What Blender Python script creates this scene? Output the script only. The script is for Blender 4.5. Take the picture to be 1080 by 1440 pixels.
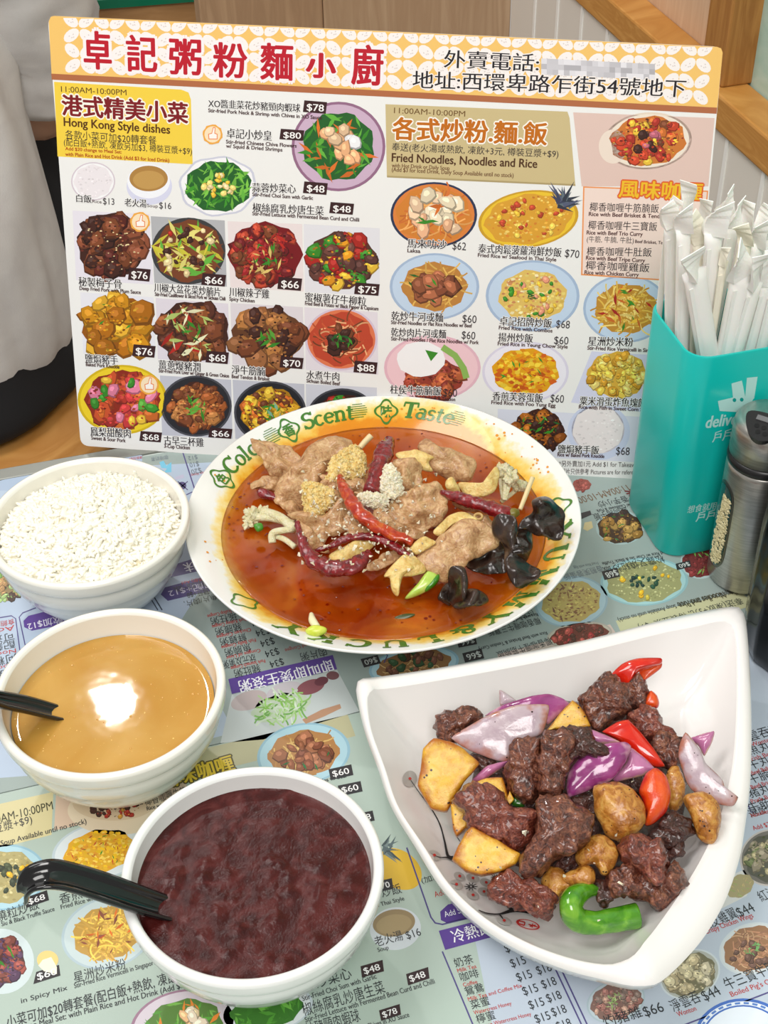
import bpy, bmesh, math, random
import numpy as np
from mathutils import Vector, Matrix, noise as mnoise
from mathutils.bvhtree import BVHTree
for o in list(bpy.data.objects): bpy.data.objects.remove(o)
scn = bpy.context.scene
COL = scn.collection
TZ = 0.75                      # height of the table top above the floor

# ------------------------------------------------------------------ camera
FPX = 1978.2; PITCH = math.radians(40.18); ROLL = math.radians(-1.25)
_c, _s = math.cos(ROLL), math.sin(ROLL)
_up0 = Vector((0, math.sin(PITCH), math.cos(PITCH))); _rt0 = Vector((1, 0, 0))
FW = Vector((0, math.cos(PITCH), -math.sin(PITCH)))
RT = _c*_rt0 + _s*_up0; UP = -_s*_rt0 + _c*_up0
CAM = Vector((0, 0, TZ + 0.575))
cd = bpy.data.cameras.new('camera'); cam = bpy.data.objects.new('camera', cd); COL.objects.link(cam)
m = Matrix.Identity(4)
for i in range(3):
    m[i][0] = RT[i]; m[i][1] = UP[i]; m[i][2] = -FW[i]; m[i][3] = CAM[i]
cam.matrix_world = m
cd.sensor_fit = 'VERTICAL'; cd.sensor_height = 24; cd.lens = FPX/1440*24; cd.clip_start = 0.02; cd.clip_end = 50
scn.camera = cam

# ------------------------------------------------------------------ light
scn.view_settings.view_transform = 'Standard'; scn.view_settings.look = 'None'
scn.view_settings.exposure = -0.08; scn.view_settings.gamma = 1.0
scn.view_settings.use_curve_mapping = False
w = bpy.data.worlds.new('room_light'); scn.world = w; w.use_nodes = True
bg = w.node_tree.nodes['Background']; bg.inputs[0].default_value = (1.0, 0.97, 0.93, 1); bg.inputs[1].default_value = 0.42

def area(name, loc, target, sx, sy, power, color=(1, 1, 1)):
    ld = bpy.data.lights.new(name, 'AREA'); ld.shape = 'RECTANGLE'; ld.size = sx; ld.size_y = sy
    ld.energy = power; ld.color = color
    o = bpy.data.objects.new(name, ld); COL.objects.link(o); o.location = loc
    o.rotation_euler = (Vector(target)-Vector(loc)).to_track_quat('-Z', 'Y').to_euler()
    return o
area('ceiling_lamp', (-0.62, 2.15, 2.62), (-0.1, 0.6, 0.75), 0.062, 0.055, 8, (1.0, 0.97, 0.93))
area('ceiling_and_fill_panel', (-0.9, 0.55, 2.65), (0.0, 0.6, 0.75), 0.9, 0.9, 22, (1.0, 0.98, 0.95))
area('ceiling_and_fill_panel', (0.05, -0.8, 2.5), (0.0, 0.7, 0.85), 0.8, 0.8, 24, (1.0, 0.97, 0.94))  # unseen fill panel behind the camera, added to brighten the board and the person

# ------------------------------------------------------------------ helpers
def lin(c):
    c /= 255.0
    return c/12.92 if c <= 0.04045 else ((c+0.055)/1.055)**2.4
def S(r, g, b): return (lin(r), lin(g), lin(b), 1.0)

def ray(u, v): return (RT*((u-540)/FPX) - UP*((v-720)/FPX) + FW)
def onz(u, v, z=0.0):
    d = ray(u, v); return CAM + d*((TZ+z-CAM.z)/d.z)
def onplane(u, v, P0, n):
    d = ray(u, v); return CAM + d*((P0-CAM).dot(n)/d.dot(n))
def proj(P):
    d = P-CAM; k = d.dot(FW); return 540+FPX*d.dot(RT)/k, 720-FPX*d.dot(UP)/k

MATS = {}; FS = 1.0
def nodes_of(name):
    mt = bpy.data.materials.new(name); mt.use_nodes = True
    return mt, mt.node_tree, mt.node_tree.nodes['Principled BSDF']
def setp(b, **k):
    for n, v in k.items():
        n = {'rough': 'Roughness', 'metal': 'Metallic', 'coat': 'Coat Weight', 'coatr': 'Coat Roughness', 'spec': 'Specular IOR Level',
             'sss': 'Subsurface Weight', 'trans': 'Transmission Weight', 'ior': 'IOR'}[n]
        b.inputs[n].default_value = v
def plain(name, col, rough=.4, bump=None, **k):
    if name in MATS: return MATS[name]
    mt, nt, b = nodes_of(name); b.inputs['Base Color'].default_value = col; setp(b, rough=rough, **k); b.inputs['Subsurface Scale'].default_value = .0015
    if bump:
        tc = nt.nodes.new('ShaderNodeTexCoord'); nz = nt.nodes.new('ShaderNodeTexNoise'); bp = nt.nodes.new('ShaderNodeBump')
        nz.inputs['Scale'].default_value = bump[0]; nz.inputs['Detail'].default_value = 4
        bp.inputs['Strength'].default_value = bump[1]; bp.inputs['Distance'].default_value = bump[2]
        nt.links.new(tc.outputs['Object'], nz.inputs['Vector']); nt.links.new(nz.outputs['Fac'], bp.inputs['Height']); nt.links.new(bp.outputs['Normal'], b.inputs['Normal'])
    MATS[name] = mt; return mt
def food(name, stops, scale=120, rough=.35, bump=(400, .4, .001), specks=None, edge=None, dist=0.6, stretch=None, **k):
    """noise-driven colour ramp, optional dark specks and a browned edge (vertex attribute 'edge')"""
    if name in MATS: return MATS[name]
    mt, nt, b = nodes_of(name); L = nt.links.new; N = nt.nodes.new; setp(b, rough=rough, **k); b.inputs['Subsurface Scale'].default_value = .0015
    tc = N('ShaderNodeTexCoord'); nz = N('ShaderNodeTexNoise'); nz.inputs['Scale'].default_value = scale*FS; nz.inputs['Detail'].default_value = 6
    nz.inputs['Distortion'].default_value = dist
    vec = tc.outputs['Object']
    if stretch:
        mp = N('ShaderNodeMapping'); mp.inputs['Scale'].default_value = stretch; L(vec, mp.inputs['Vector']); vec = mp.outputs['Vector']
    L(vec, nz.inputs['Vector'])
    cr = N('ShaderNodeValToRGB'); e = cr.color_ramp.elements
    e[0].position, e[0].color = stops[0]; e[1].position, e[1].color = stops[-1]
    for p, c in stops[1:-1]:
        x = e.new(p); x.color = c
    L(nz.outputs['Fac'], cr.inputs['Fac']); out = cr.outputs['Color']
    def mix(fac, a, col):
        mx = N('ShaderNodeMix'); mx.data_type = 'RGBA'; L(fac, mx.inputs['Factor']); L(a, mx.inputs[6]); mx.inputs[7].default_value = col
        return mx.outputs[2]
    if edge:
        at = N('ShaderNodeAttribute'); at.attribute_name = 'edge'; n2 = N('ShaderNodeTexNoise'); n2.inputs['Scale'].default_value = 160
        L(tc.outputs['Object'], n2.inputs['Vector'])
        ad = N('ShaderNodeMath'); ad.operation = 'MULTIPLY_ADD'; L(n2.outputs['Fac'], ad.inputs[0]); ad.inputs[1].default_value = .9; L(at.outputs['Fac'], ad.inputs[2])
        mr = N('ShaderNodeMapRange'); mr.inputs[1].default_value = edge[1]; mr.inputs[2].default_value = edge[2]; L(ad.outputs[0], mr.inputs[0])
        out = mix(mr.outputs[0], out, edge[0])
    if specks:
        vz = N('ShaderNodeTexVoronoi'); vz.inputs['Scale'].default_value = specks[1]; L(tc.outputs['Object'], vz.inputs['Vector'])
        n3 = N('ShaderNodeTexNoise'); n3.inputs['Scale'].default_value = specks[1]*.35; L(tc.outputs['Object'], n3.inputs['Vector'])
        mu = N('ShaderNodeMath'); mu.operation = 'MULTIPLY'; L(n3.outputs['Fac'], mu.inputs[0]); mu.inputs[1].default_value = specks[2]*2.4
        lt = N('ShaderNodeMath'); lt.operation = 'LESS_THAN'; L(vz.outputs['Distance'], lt.inputs[0])
        sb = N('ShaderNodeMath'); sb.operation = 'SUBTRACT'; L(mu.outputs[0], sb.inputs[0]); sb.inputs[1].default_value = specks[2]*2.4*.44; L(sb.outputs[0], lt.inputs[1])
        out = mix(lt.outputs[0], out, specks[0])
    L(out, b.inputs['Base Color'])
    if bump:
        n4 = N('ShaderNodeTexNoise'); n4.inputs['Scale'].default_value = bump[0]*FS; n4.inputs['Detail'].default_value = 6
        L(vec if stretch else tc.outputs['Object'], n4.inputs['Vector'])
        bp = N('ShaderNodeBump'); bp.inputs['Strength'].default_value = bump[1]; bp.inputs['Distance'].default_value = bump[2]
        L(n4.outputs['Fac'], bp.inputs['Height']); L(bp.outputs['Normal'], b.inputs['Normal'])
    MATS[name] = mt; return mt
def wood(name, c1, c2, scale=(3, 60, 60), rough=.45):
    return food(name, [(.3, c1), (.5, c2), (.7, c1)], scale=1.0, rough=rough, bump=None, dist=1.2, stretch=scale)

def tag(o, label=None, cat=None, group=None, kind=None):
    if label: o['label'] = label
    if cat: o['category'] = cat
    if group: o['group'] = group
    if kind: o['kind'] = kind
    return o
def empty(name, loc, label, cat, group=None):
    o = bpy.data.objects.new(name, None); COL.objects.link(o); o.location = loc; o.empty_display_size = .02
    return tag(o, label, cat, group)
def mk(name, verts, faces, mat, parent=None, smooth=True, edge=None, col=None, mats=None, fmat=None, base=None):
    """one mesh object from world-space vertices, origin at its base (or its parent's origin)"""
    V = np.array([tuple(v) for v in verts], dtype=np.float64)
    if parent is not None:
        org = np.array(parent['_org'] if '_org' in parent else parent.location)
    elif base is not None: org = np.array(base)
    else: org = np.array([V[:, 0].mean(), V[:, 1].mean(), V[:, 2].min()])
    me = bpy.data.meshes.new(name); me.from_pydata((V-org).tolist(), [], faces)
    if mats:
        for x in mats: me.materials.append(x)
        if fmat is not None: me.polygons.foreach_set('material_index', fmat)
    elif mat: me.materials.append(mat)
    if smooth: me.polygons.foreach_set('use_smooth', [True]*len(me.polygons))
    if edge is not None:
        a = me.attributes.new('edge', 'FLOAT', 'POINT'); a.data.foreach_set('value', list(edge))
    if col is not None:
        a = me.attributes.new('Col', 'FLOAT_COLOR', 'CORNER'); a.data.foreach_set('color', np.array(col, dtype=np.float32).ravel())
    me.update()
    o = bpy.data.objects.new(name, me); COL.objects.link(o)
    if parent is not None:
        o.parent = parent; o['_org'] = list(org)
        o.location = tuple(org - np.array(parent['_org'])) if '_org' in parent else (0, 0, 0)
    else:
        o.location = tuple(org); o['_org'] = list(org)
    return o
def lathe(prof, c, n=96, closed_top=False, rib=None):
    V = []; F = []
    for i, (r, z) in enumerate(prof):
        for k in range(n):
            a = 2*math.pi*k/n; rr = r*(1+(rib(i, a) if rib else 0)); V.append((c[0]+rr*math.cos(a), c[1]+rr*math.sin(a), c[2]+z))
    for i in range(len(prof)-1):
        for k in range(n):
            F.append((i*n+k, i*n+(k+1) % n, (i+1)*n+(k+1) % n, (i+1)*n+k))
    return V, F
def capf(V, F, n, first=True, last=True):
    if first: F.append(tuple(range(n-1, -1, -1)))
    if last: F.append(tuple(range(len(V)-n, len(V))))
    return V, F
def box(o, ax, ay, az, bev=0):
    """corner o, edge vectors"""
    o, ax, ay, az = map(Vector, (o, ax, ay, az))
    V = [o+ax*i+ay*j+az*k for k in (0, 1) for j in (0, 1) for i in (0, 1)]
    F = [(0, 2, 3, 1), (4, 5, 7, 6), (0, 1, 5, 4), (2, 6, 7, 3), (0, 4, 6, 2), (1, 3, 7, 5)]
    return V, F
def bevel(o, wd, seg=2):
    md = o.modifiers.new('bevel', 'BEVEL'); md.width = wd; md.segments = seg; md.limit_method = 'ANGLE'
    return o
def catmull(P, n, closed=True, corner=0.0):
    """resample by arc length; corner=1 keeps straight edges, 0 is a smooth curve"""
    P = [np.array(p, float) for p in P]; m = len(P); out = []
    segs = m if closed else m-1
    for i in range(segs):
        if closed: a, b, c, d = P[i-1], P[i], P[(i+1) % m], P[(i+2) % m]
        else: a, b, c, d = P[max(i-1, 0)], P[i], P[i+1], P[min(i+2, m-1)]
        for k in range(12):
            t = k/12
            cr = .5*((2*b)+(c-a)*t+(2*a-5*b+4*c-d)*t*t+(3*b-a-3*c+d)*t**3)
            out.append(cr*(1-corner)+(b+(c-b)*t)*corner)
    if not closed: out.append(P[-1])
    A = np.array(out); B = np.vstack([A, A[:1]]) if closed else A
    dl = np.r_[0, np.cumsum(np.linalg.norm(np.diff(B, axis=0), axis=1))]
    tt = np.linspace(0, dl[-1], n, endpoint=not closed)
    return np.stack([np.interp(tt, dl, B[:, j]) for j in range(A.shape[1])], 1)
def fract(p, f, seed, oct=3):
    return mnoise.fractal(Vector((p[0]*f+seed*7.13, p[1]*f-seed*3.7, p[2]*f+seed*1.9)), 1.0, 2.0, oct)

def Z1(crop, sc, pts):           # crop coordinates -> photo pixels
    return [(crop[0]+x/sc, crop[1]+y/sc) for x, y in pts]

def blob(name, label, cat, outline, zc, mat, T=None, e=2.3, back=.9, tilt=.25, amp=0.0, freq=120, seed=0, corner=0.0, shell=None,
         fold=0.0, ffreq=60, bend=(0, 0), group=None, N=46, M=9, parent=None, ridged=False):
    """a solid lump whose outline follows the piece as it lies; real depth T, optional thin shell"""
    A = catmull(outline, N, True, corner); c = A.mean(0)
    P0 = onz(c[0], c[1], zc); d = (CAM-P0).normalized(); n = (d*(1-tilt)+Vector((0, 0, 1))*tilt).normalized()
    ex = (RT-n*RT.dot(n)).normalized(); ey = n.cross(ex)
    Q = [onplane(u, v, P0, n)-P0 for u, v in A]; Q = np.array([(q.dot(ex), q.dot(ey)) for q in Q])
    area_ = .5*abs(np.dot(Q[:, 0], np.roll(Q[:, 1], 1))-np.dot(Q[:, 1], np.roll(Q[:, 0], 1)))
    size = math.sqrt(area_/math.pi)
    if T is None: T = size*.75
    V = []; E = []
    def hgt(x, y):
        h = bend[0]*(x*x)/size + bend[1]*(y*y)/size
        if fold:
            q = (x, y, 0)
            h += fold*fract(q, ffreq, seed+5, 2)
        return h
    def put(x, y, h, k, sgn):
        wx, wy, wh = x, y, h
        if amp:
            q = (x, y, h); r = math.hypot(x, y) or 1e-6
            nz = fract(q, freq, seed)
            if ridged: nz = abs(nz)*1.6-.5
            f = amp*nz; kk = min(1, k)
            wx += f*kk*x/r; wy += f*kk*y/r; wh += sgn*f*math.sqrt(max(0, 1-kk*kk))
        V.append(P0+ex*wx+ey*wy+n*wh); E.append(k)
    ks = [math.cos(math.pi/2*i/M) for i in range(M)]
    for i, k in enumerate(ks):
        h = T*(max(0, 1-k**e))**(1/e)
        for x, y in Q: put(x*k, y*k, h+hgt(x*k, y*k), k, 1)
    put(0, 0, T+hgt(0, 0), 0, 1); ctop = len(V)-1
    for i, k in enumerate(ks[1:]):
        if shell: h = T*(max(0, 1-k**e))**(1/e)-shell*min(1, 3*(1-k)+.25)
        else: h = -back*T*(max(0, 1-k**e))**(1/e)
        for x, y in Q: put(x*k, y*k, h+hgt(x*k, y*k), k, -1)
    put(0, 0, (T-shell if shell else -back*T)+hgt(0, 0), 0, -1); cbot = len(V)-1
    F = []
    rid = [[i*N+j for j in range(N)] for i in range(M)]
    rb = [rid[0]]+[[ctop+1+i*N+j for j in range(N)] for i in range(M-1)]
    sgn = 1 if (Q[:, 0]*np.roll(Q[:, 1], -1)-Q[:, 1]*np.roll(Q[:, 0], -1)).sum() > 0 else -1
    def q4(a, b, c_, d_): F.append((a, b, c_, d_) if sgn > 0 else (d_, c_, b, a))
    def q3(a, b, c_): F.append((a, b, c_) if sgn > 0 else (c_, b, a))
    for i in range(M-1):
        for j in range(N):
            k = (j+1) % N
            q4(rid[i][j], rid[i][k], rid[i+1][k], rid[i+1][j]); q4(rb[i][k], rb[i][j], rb[i+1][j], rb[i+1][k])
    for j in range(N):
        k = (j+1) % N
        q3(rid[-1][j], rid[-1][k], ctop); q3(rb[-1][k], rb[-1][j], cbot)
    o = mk(name, V, F, mat, parent, edge=E)
    if label: tag(o, label, cat, group)
    return o
def sweep(path, radii, n=14, flat=1.0, up=(0, 0, 1), amp=0, freq=150, seed=0):
    """tube through world points"""
    R_ = catmull([tuple(p)+(r,) for p, r in zip(path, radii)], max(16, len(path)*8), False)
    V = []; F = []; m = len(R_)
    for i in range(m):
        p = Vector(R_[i][:3]); r = R_[i][3]
        t = (Vector(R_[min(i+1, m-1)][:3])-Vector(R_[max(i-1, 0)][:3])).normalized()
        a = t.cross(Vector(up)); a = a.normalized() if a.length > 1e-6 else Vector((1, 0, 0)); b = a.cross(t)
        for k in range(n):
            an = 2*math.pi*k/n; q = p+a*(r*math.cos(an))+b*(r*flat*math.sin(an))
            if amp:
                q = q+(q-p).normalized()*amp*fract(q, freq, seed)
            V.append(q)
    for i in range(m-1):
        for k in range(n):
            F.append((i*n+k, i*n+(k+1) % n, (i+1)*n+(k+1) % n, (i+1)*n+k))
    return capf(V, F, n)
def merge(parts):
    V = []; F = []
    for v, f in parts:
        b = len(V); V += list(v); F += [tuple(i+b for i in q) for q in f]
    return V, F

# ------------------------------------------------------------------ printing: flat shapes and lettering on a real surface
_tc = bpy.data.curves.new('lettering', 'FONT'); _to = bpy.data.objects.new('lettering', _tc); COL.objects.link(_to)
_tc.fill_mode = 'FRONT'; _tc.resolution_u = 3
_cache = {}
def glyphs(s, off=0.0):
    if (s, off) not in _cache:
        _tc.body = s; _tc.offset = off; bpy.context.view_layer.update()
        ev = _to.evaluated_get(bpy.context.evaluated_depsgraph_get()); me = ev.to_mesh()
        v = np.array([(q.co.x, q.co.y) for q in me.vertices]); f = [tuple(p.vertices) for p in me.polygons]; ev.to_mesh_clear()
        _cache[(s, off)] = (v, f)
    return _cache[(s, off)]
def cjk(s): return any(ord(ch) > 0x2e80 for ch in s)
class Print:
    def __init__(self, pl, to3): self.pl = pl; self.to3 = to3; self.reset()
    def reset(self): self.V = []; self.F = []; self.C = []; self.n = 0
    def add(self, pts2, faces, col, lay):
        b = len(self.V); self.V += [self.to3(x, y, lay) for x, y in pts2]
        for f in faces:
            self.F.append(tuple(i+b for i in f)); self.C += [col]*len(f)
    def poly(self, px, col, lay):
        p = [self.pl(u, v) for u, v in px]
        ar = sum(p[i-1][0]*p[i][1]-p[i][0]*p[i-1][1] for i in range(len(p)))
        if ar < 0: p = p[::-1]
        self.add(p, [tuple(range(len(p)))], col, lay)
    def ell(self, c, rx, ry, col, lay, rot=0, n=40, wob=0, a0=0, seed=0):
        ca, sa = math.cos(rot), math.sin(rot); pts = []
        for k in range(n):
            a = 2*math.pi*k/n; q = 1+wob*math.sin(a*8+seed); x, y = rx*math.cos(a)*q, ry*math.sin(a)*q
            pts.append((c[0]+x*ca-y*sa, c[1]+x*sa+y*ca))
        self.poly(pts, col, lay)
    def strip(self, px, wd, col, lay):
        A = np.array(px, float); t = np.gradient(A, axis=0); t /= np.linalg.norm(t, axis=1)[:, None]+1e-9; nn = np.stack([-t[:, 1], t[:, 0]], 1)
        L, R_ = A+nn*wd/2, A-nn*wd/2
        for i in range(len(A)-1): self.poly([L[i], L[i+1], R_[i+1], R_[i]], col, lay)
    def text(self, s, p0, p1, h, col, lay=3.0, bold=0.0, outline=None, ow=.07, em=None):
        a = Vector(self.pl(*p0)); b = Vector(self.pl(*p1)); mid = ((p0[0]+p1[0])/2, (p0[1]+p1[1])/2)
        hm = (Vector(self.pl(mid[0], mid[1]-h/2))-Vector(self.pl(mid[0], mid[1]+h/2))).length
        em = hm/(.92 if cjk(s) else .70)
        v, f = glyphs(s, 0.0); x0, x1 = v[:, 0].min(), v[:, 0].max(); d = b-a; sx = d.length/(x1-x0); d.normalize(); nrm = Vector((-d.y, d.x))
        yo = .08 if cjk(s) else 0
        def go(dx, dy, c, ly):
            self.add([tuple(a+d*((x-x0)*sx+dx*em)+nrm*((y+yo+dy)*em)) for x, y in v], f, c, ly)
        if outline:
            for k in range(10): go(ow*math.cos(k*.6283), ow*math.sin(k*.6283), outline, lay-.5+k*.02)
        if bold >= .02:
            for k in range(6): go(bold*1.1*math.cos(k*1.0472), bold*.8*math.sin(k*1.0472), col, lay+k*.02)
        elif bold > 0:
            go(bold, 0, col, lay); go(-bold, 0, col, lay+.03)
        else: go(0, 0, col, lay)
    def build(self, name, mat, parent, label=None):
        if not self.V: return None
        o = mk(name, self.V, self.F, mat, parent, smooth=False, col=self.C)
        if label: o['label'] = label
        self.reset(); return o
def jit(c, rng, a=.18):
    f = 1+rng.uniform(-a, a); return tuple(min(1, max(0, x*f)) for x in c[:3])+(1,)
def dish(P, c, rx, ry, plate=None, pal=(), style='chunk', n=60, fr=.74, rim=None, base=None, rot=0, seed=1, wob=0, size=1.0, extra=(), food_c=None, oval=1.0):
    """a printed picture of a dish of food"""
    rng = random.Random(seed); L = 1.0
    if rim: P.ell(c, rx, ry, rim, L, rot, wob=wob)
    if plate: P.ell(c, rx*(.94 if rim else 1), ry*(.94 if rim else 1), plate, L+.1, rot, wob=wob)
    fc = food_c or c; fx, fy = rx*fr, ry*fr*oval
    P.ell(fc, fx, fy, base or pal[0], L+.2, rot, n=28, wob=.05, seed=seed)
    ca, sa = math.cos(rot), math.sin(rot); r0 = min(rx, ry)
    def shards(st, pal_, n_, sz, l0, spread=1.0):
        for i in range(n_):
            a = rng.uniform(0, 6.283); q = math.sqrt(rng.random())*(.74 if st == 'noodle' else .92)*spread
            x, y = fx*q*math.cos(a), fy*q*math.sin(a); x, y = fc[0]+x*ca-y*sa, fc[1]+x*sa+y*ca
            col = jit(rng.choice(pal_), rng); an = rng.uniform(0, 6.283); ly = l0+.9*i/n_
            if st == 'chunk':
                r = sz*r0*rng.uniform(.13, .24); el = rng.uniform(.55, .95); m_ = rng.randint(6, 9); ph = rng.random()
                pts = []
                for k in range(m_):
                    t = 6.283*(k+ph)/m_; rr = r*rng.uniform(.8, 1.15); X, Y = rr*math.cos(t), rr*el*math.sin(t)
                    pts.append((x+X*math.cos(an)-Y*math.sin(an), y+X*math.sin(an)+Y*math.cos(an)))
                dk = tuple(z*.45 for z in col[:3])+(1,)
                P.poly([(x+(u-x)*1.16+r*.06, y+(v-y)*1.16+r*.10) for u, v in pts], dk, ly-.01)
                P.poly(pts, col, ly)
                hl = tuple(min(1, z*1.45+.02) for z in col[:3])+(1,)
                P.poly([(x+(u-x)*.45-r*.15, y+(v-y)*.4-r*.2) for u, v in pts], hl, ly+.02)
            elif st == 'noodle':
                ln = sz*r0*rng.uniform(.3, .6); cv = rng.uniform(-1.6, 1.6); pts = []; px_, py_ = x, y; t = an
                for k in range(6):
                    pts.append((px_, py_)); px_ += ln/5*math.cos(t); py_ += ln/5*math.sin(t)*.8; t += cv/5
                P.strip(pts, r0*.045*sz, col, ly)
            elif st == 'rice':
                r = sz*r0*rng.uniform(.03, .065)
                P.poly([(x+r*math.cos(an+t)*(1.5 if k % 2 else .9), y+r*math.sin(an+t)*.8) for k, t in enumerate((0, 1.2, 2.6, 3.9, 5.1))], col, ly)
            elif st == 'leaf':
                ln = sz*r0*rng.uniform(.22, .5); wd = ln*rng.uniform(.16, .3); X, Y = math.cos(an), math.sin(an)
                P.poly([(x-X*ln/2, y-Y*ln/2), (x-Y*wd/2, y+X*wd/2), (x+X*ln/2, y+Y*ln/2), (x+Y*wd/2, y-X*wd/2)], col, ly)
    if n: shards(style, pal, n, size, 1.4)
    if n and style == 'chunk': shards('rice', [tuple(x*f for x in c_[:3])+(1,) for c_ in pal for f in (.45, .8, 1.35)], 110, .9, 2.32)
    for k, (st, pl_, n_, sz, spread) in enumerate(extra): shards(st, pl_, n_, sz, 2.4+k*.9, spread)
def pm(name, rough, coat, coatr=.05, spec=.4):
    mt, nt, b = nodes_of(name); at = nt.nodes.new('ShaderNodeAttribute'); at.attribute_name = 'Col'
    nt.links.new(at.outputs['Color'], b.inputs['Base Color']); setp(b, rough=rough, coat=coat, coatr=coatr, spec=spec); return mt
PRB = pm('laminated_print', .45, .12, .25, .3)
PRT = pm('print_under_clear_film', .4, .35, .12, .4)
INK = pm('printed_ink', .5, 0, .1, .3)
LAY = 3e-5

WHITE = S(250, 250, 248); BLACK = S(35, 30, 32); GREEN = S(60, 120, 40)
# ================================================================== ROOM
zr = 0.12
Pa = onz(1006, 183, zr); Pb = onz(872, 60, zr)
WD = (Pb-Pa); WD.z = 0; WD.normalize()                    # along the side wall, away from the camera
WN = Vector((-WD.y, WD.x, 0));                            # into the room
if WN.x > 0: WN = -WN
UPZ = Vector((0, 0, 1))
rail_h = min(((Vector(proj(Pa+UPZ*h))-Vector((1009, 134))).length, h) for h in [k*.001 for k in range(10, 70)])[1]
OAK1, OAK2 = S(214, 160, 88), S(190, 132, 62)
oak = wood('oak_rail', OAK1, OAK2, (14, 14, 110), .5)
oakd = wood('oak_post', S(186, 132, 68), S(160, 106, 48), (90, 90, 8), .5)
veneer = wood('wood_veneer', S(190, 156, 122), S(168, 134, 102), (60, 60, 4), .5)
veneerp = wood('pale_veneer', S(226, 196, 166), S(212, 178, 146), (70, 70, 5), .5)
darkwood = wood('brown_wood', S(124, 84, 52), S(98, 64, 40), (50, 50, 4), .5)
applewood = wood('table_wood', S(214, 168, 116), S(196, 150, 98), (6, 60, 60), .45)
stoolwood = wood('stool_wood', S(160, 96, 40), S(130, 72, 28), (8, 8, 60), .35)
floorm = food('floor_tile', [(.3, S(70, 66, 62)), (.7, S(92, 88, 84))], 6, .5, None)
panelw = plain('ribbed_panel_white', S(228, 223, 214), .5, bump=(60, .08, .001))
groove = plain('panel_groove_white', S(248, 248, 244), .4)
marble = food('green_marble', [(.25, S(150, 190, 176)), (.45, S(190, 216, 204)), (.6, S(168, 204, 192)), (.8, S(206, 226, 216))], 9, .25, None, dist=2.5)
steel_trim = plain('steel_edge', S(150, 152, 146), .35, metal=.8)

V, F = box((-1.6, -1.2, -.02), (3.2, 0, 0), (0, 3.8, 0), (0, 0, .02)); o = mk('floor', V, F, floorm, smooth=False); tag(o, 'dark tiled restaurant floor', 'floor', kind='structure')
def wallbox(name, P, L, H0, H1, th, mat, label, off=0.0):
    q = P-WN*off; q = Vector((q.x, q.y, H0))
    V, F = box(q, WD*L, -WN*th, (0, 0, H1-H0)); o = mk(name, V, F, mat, smooth=False); tag(o, label, 'wall', kind='structure'); return o
corner = None
# corner where the side wall meets the back partition
def wallpt(u, v, off=0.0):
    return onplane(u, v, Pa-WN*off, WN)
Kc = wallpt(718, 30, .004); Lc = (Kc-Pa).dot(WD)
W0 = Pa-WD*0.95
wallbox('wall_right', W0, Lc+.95, 0, TZ+zr, .05, panelw, 'grey white ribbed wainscot below the oak rail', .004)
# white grooves of the wainscot: part of the wall
gx = [(wallpt(u, v, .004)-Pa).dot(WD) for u, v in ((753, 30), (785, 30), (820, 30), (857, 40))]
step = abs(gx[0]-gx[-1])/3
gv = []
k = 0
s0 = gx[0]
while s0-k*step > -.9:
    q = Pa-WN*.003+WD*(s0-k*step); q = Vector((q.x, q.y, 0)); gv.append(box(q, WD*.0045, -WN*.004, (0, 0, TZ+zr))); k += 1
V, F = merge(gv); gr = mk('wall_groove', V, F, groove, bpy.data.objects['wall_right'], smooth=False)
# oak rail
V, F = box(Vector((W0.x, W0.y, TZ+zr)), WD*(Lc+.95), -WN*.030, UPZ*rail_h); o = mk('trim_1', V, F, oak, smooth=False); bevel(o, .002); tag(o, 'oak rail running along the side wall', 'rail', kind='structure')
# post on the rail
Pq = onz(1014, 124, zr+rail_h); dep = (Pq-Pa).dot(-WN)
V, F = box(Vector((Pq.x, Pq.y, TZ+zr+rail_h)), WD*.034, -WN*.026, UPZ*.7); o = mk('trim_2', V, F, oakd, smooth=False); bevel(o, .0015); tag(o, 'oak post standing on the rail', 'post', kind='structure')
# wall above the rail: pale veneer beyond the post, green marble on the near side
sp = (Pq-Pa).dot(WD)+.017
q = Pa+WD*sp; wallbox('wall_right_veneer', q, Lc-sp, TZ+zr+.001, TZ+1.5, .04, veneerp, 'pale wood veneer wall above the rail beyond the post', .03)
wallbox('wall_right_marble', W0, sp+.95, TZ+zr+.001, TZ+1.5, .04, marble, 'green marbled wall panel above the rail', .031)
# back partition: wood veneer, three boards
def partition(u0, u1, name, mat, label, push):
    BN = WD; P0 = Kc-BN*0
    a = onplane(u0, 30, Kc+BN*push, BN); b = onplane(u1, 30, Kc+BN*push, BN); a.z = b.z = 0
    V, F = box(a, b-a, BN*.03, UPZ*(TZ+.9)); o = mk(name, V, F, mat, smooth=False); bevel(o, .0015); tag(o, label, 'wall', kind='structure')
partition(456, 718, 'wall_back_board', wood('veneer_light', S(196, 166, 134), S(178, 146, 114), (60, 60, 4), .5), 'light wood partition board next to the ribbed wall', 0)
partition(282, 455, 'wall_back', veneer, 'brown wood partition behind the menu', .002)

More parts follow.
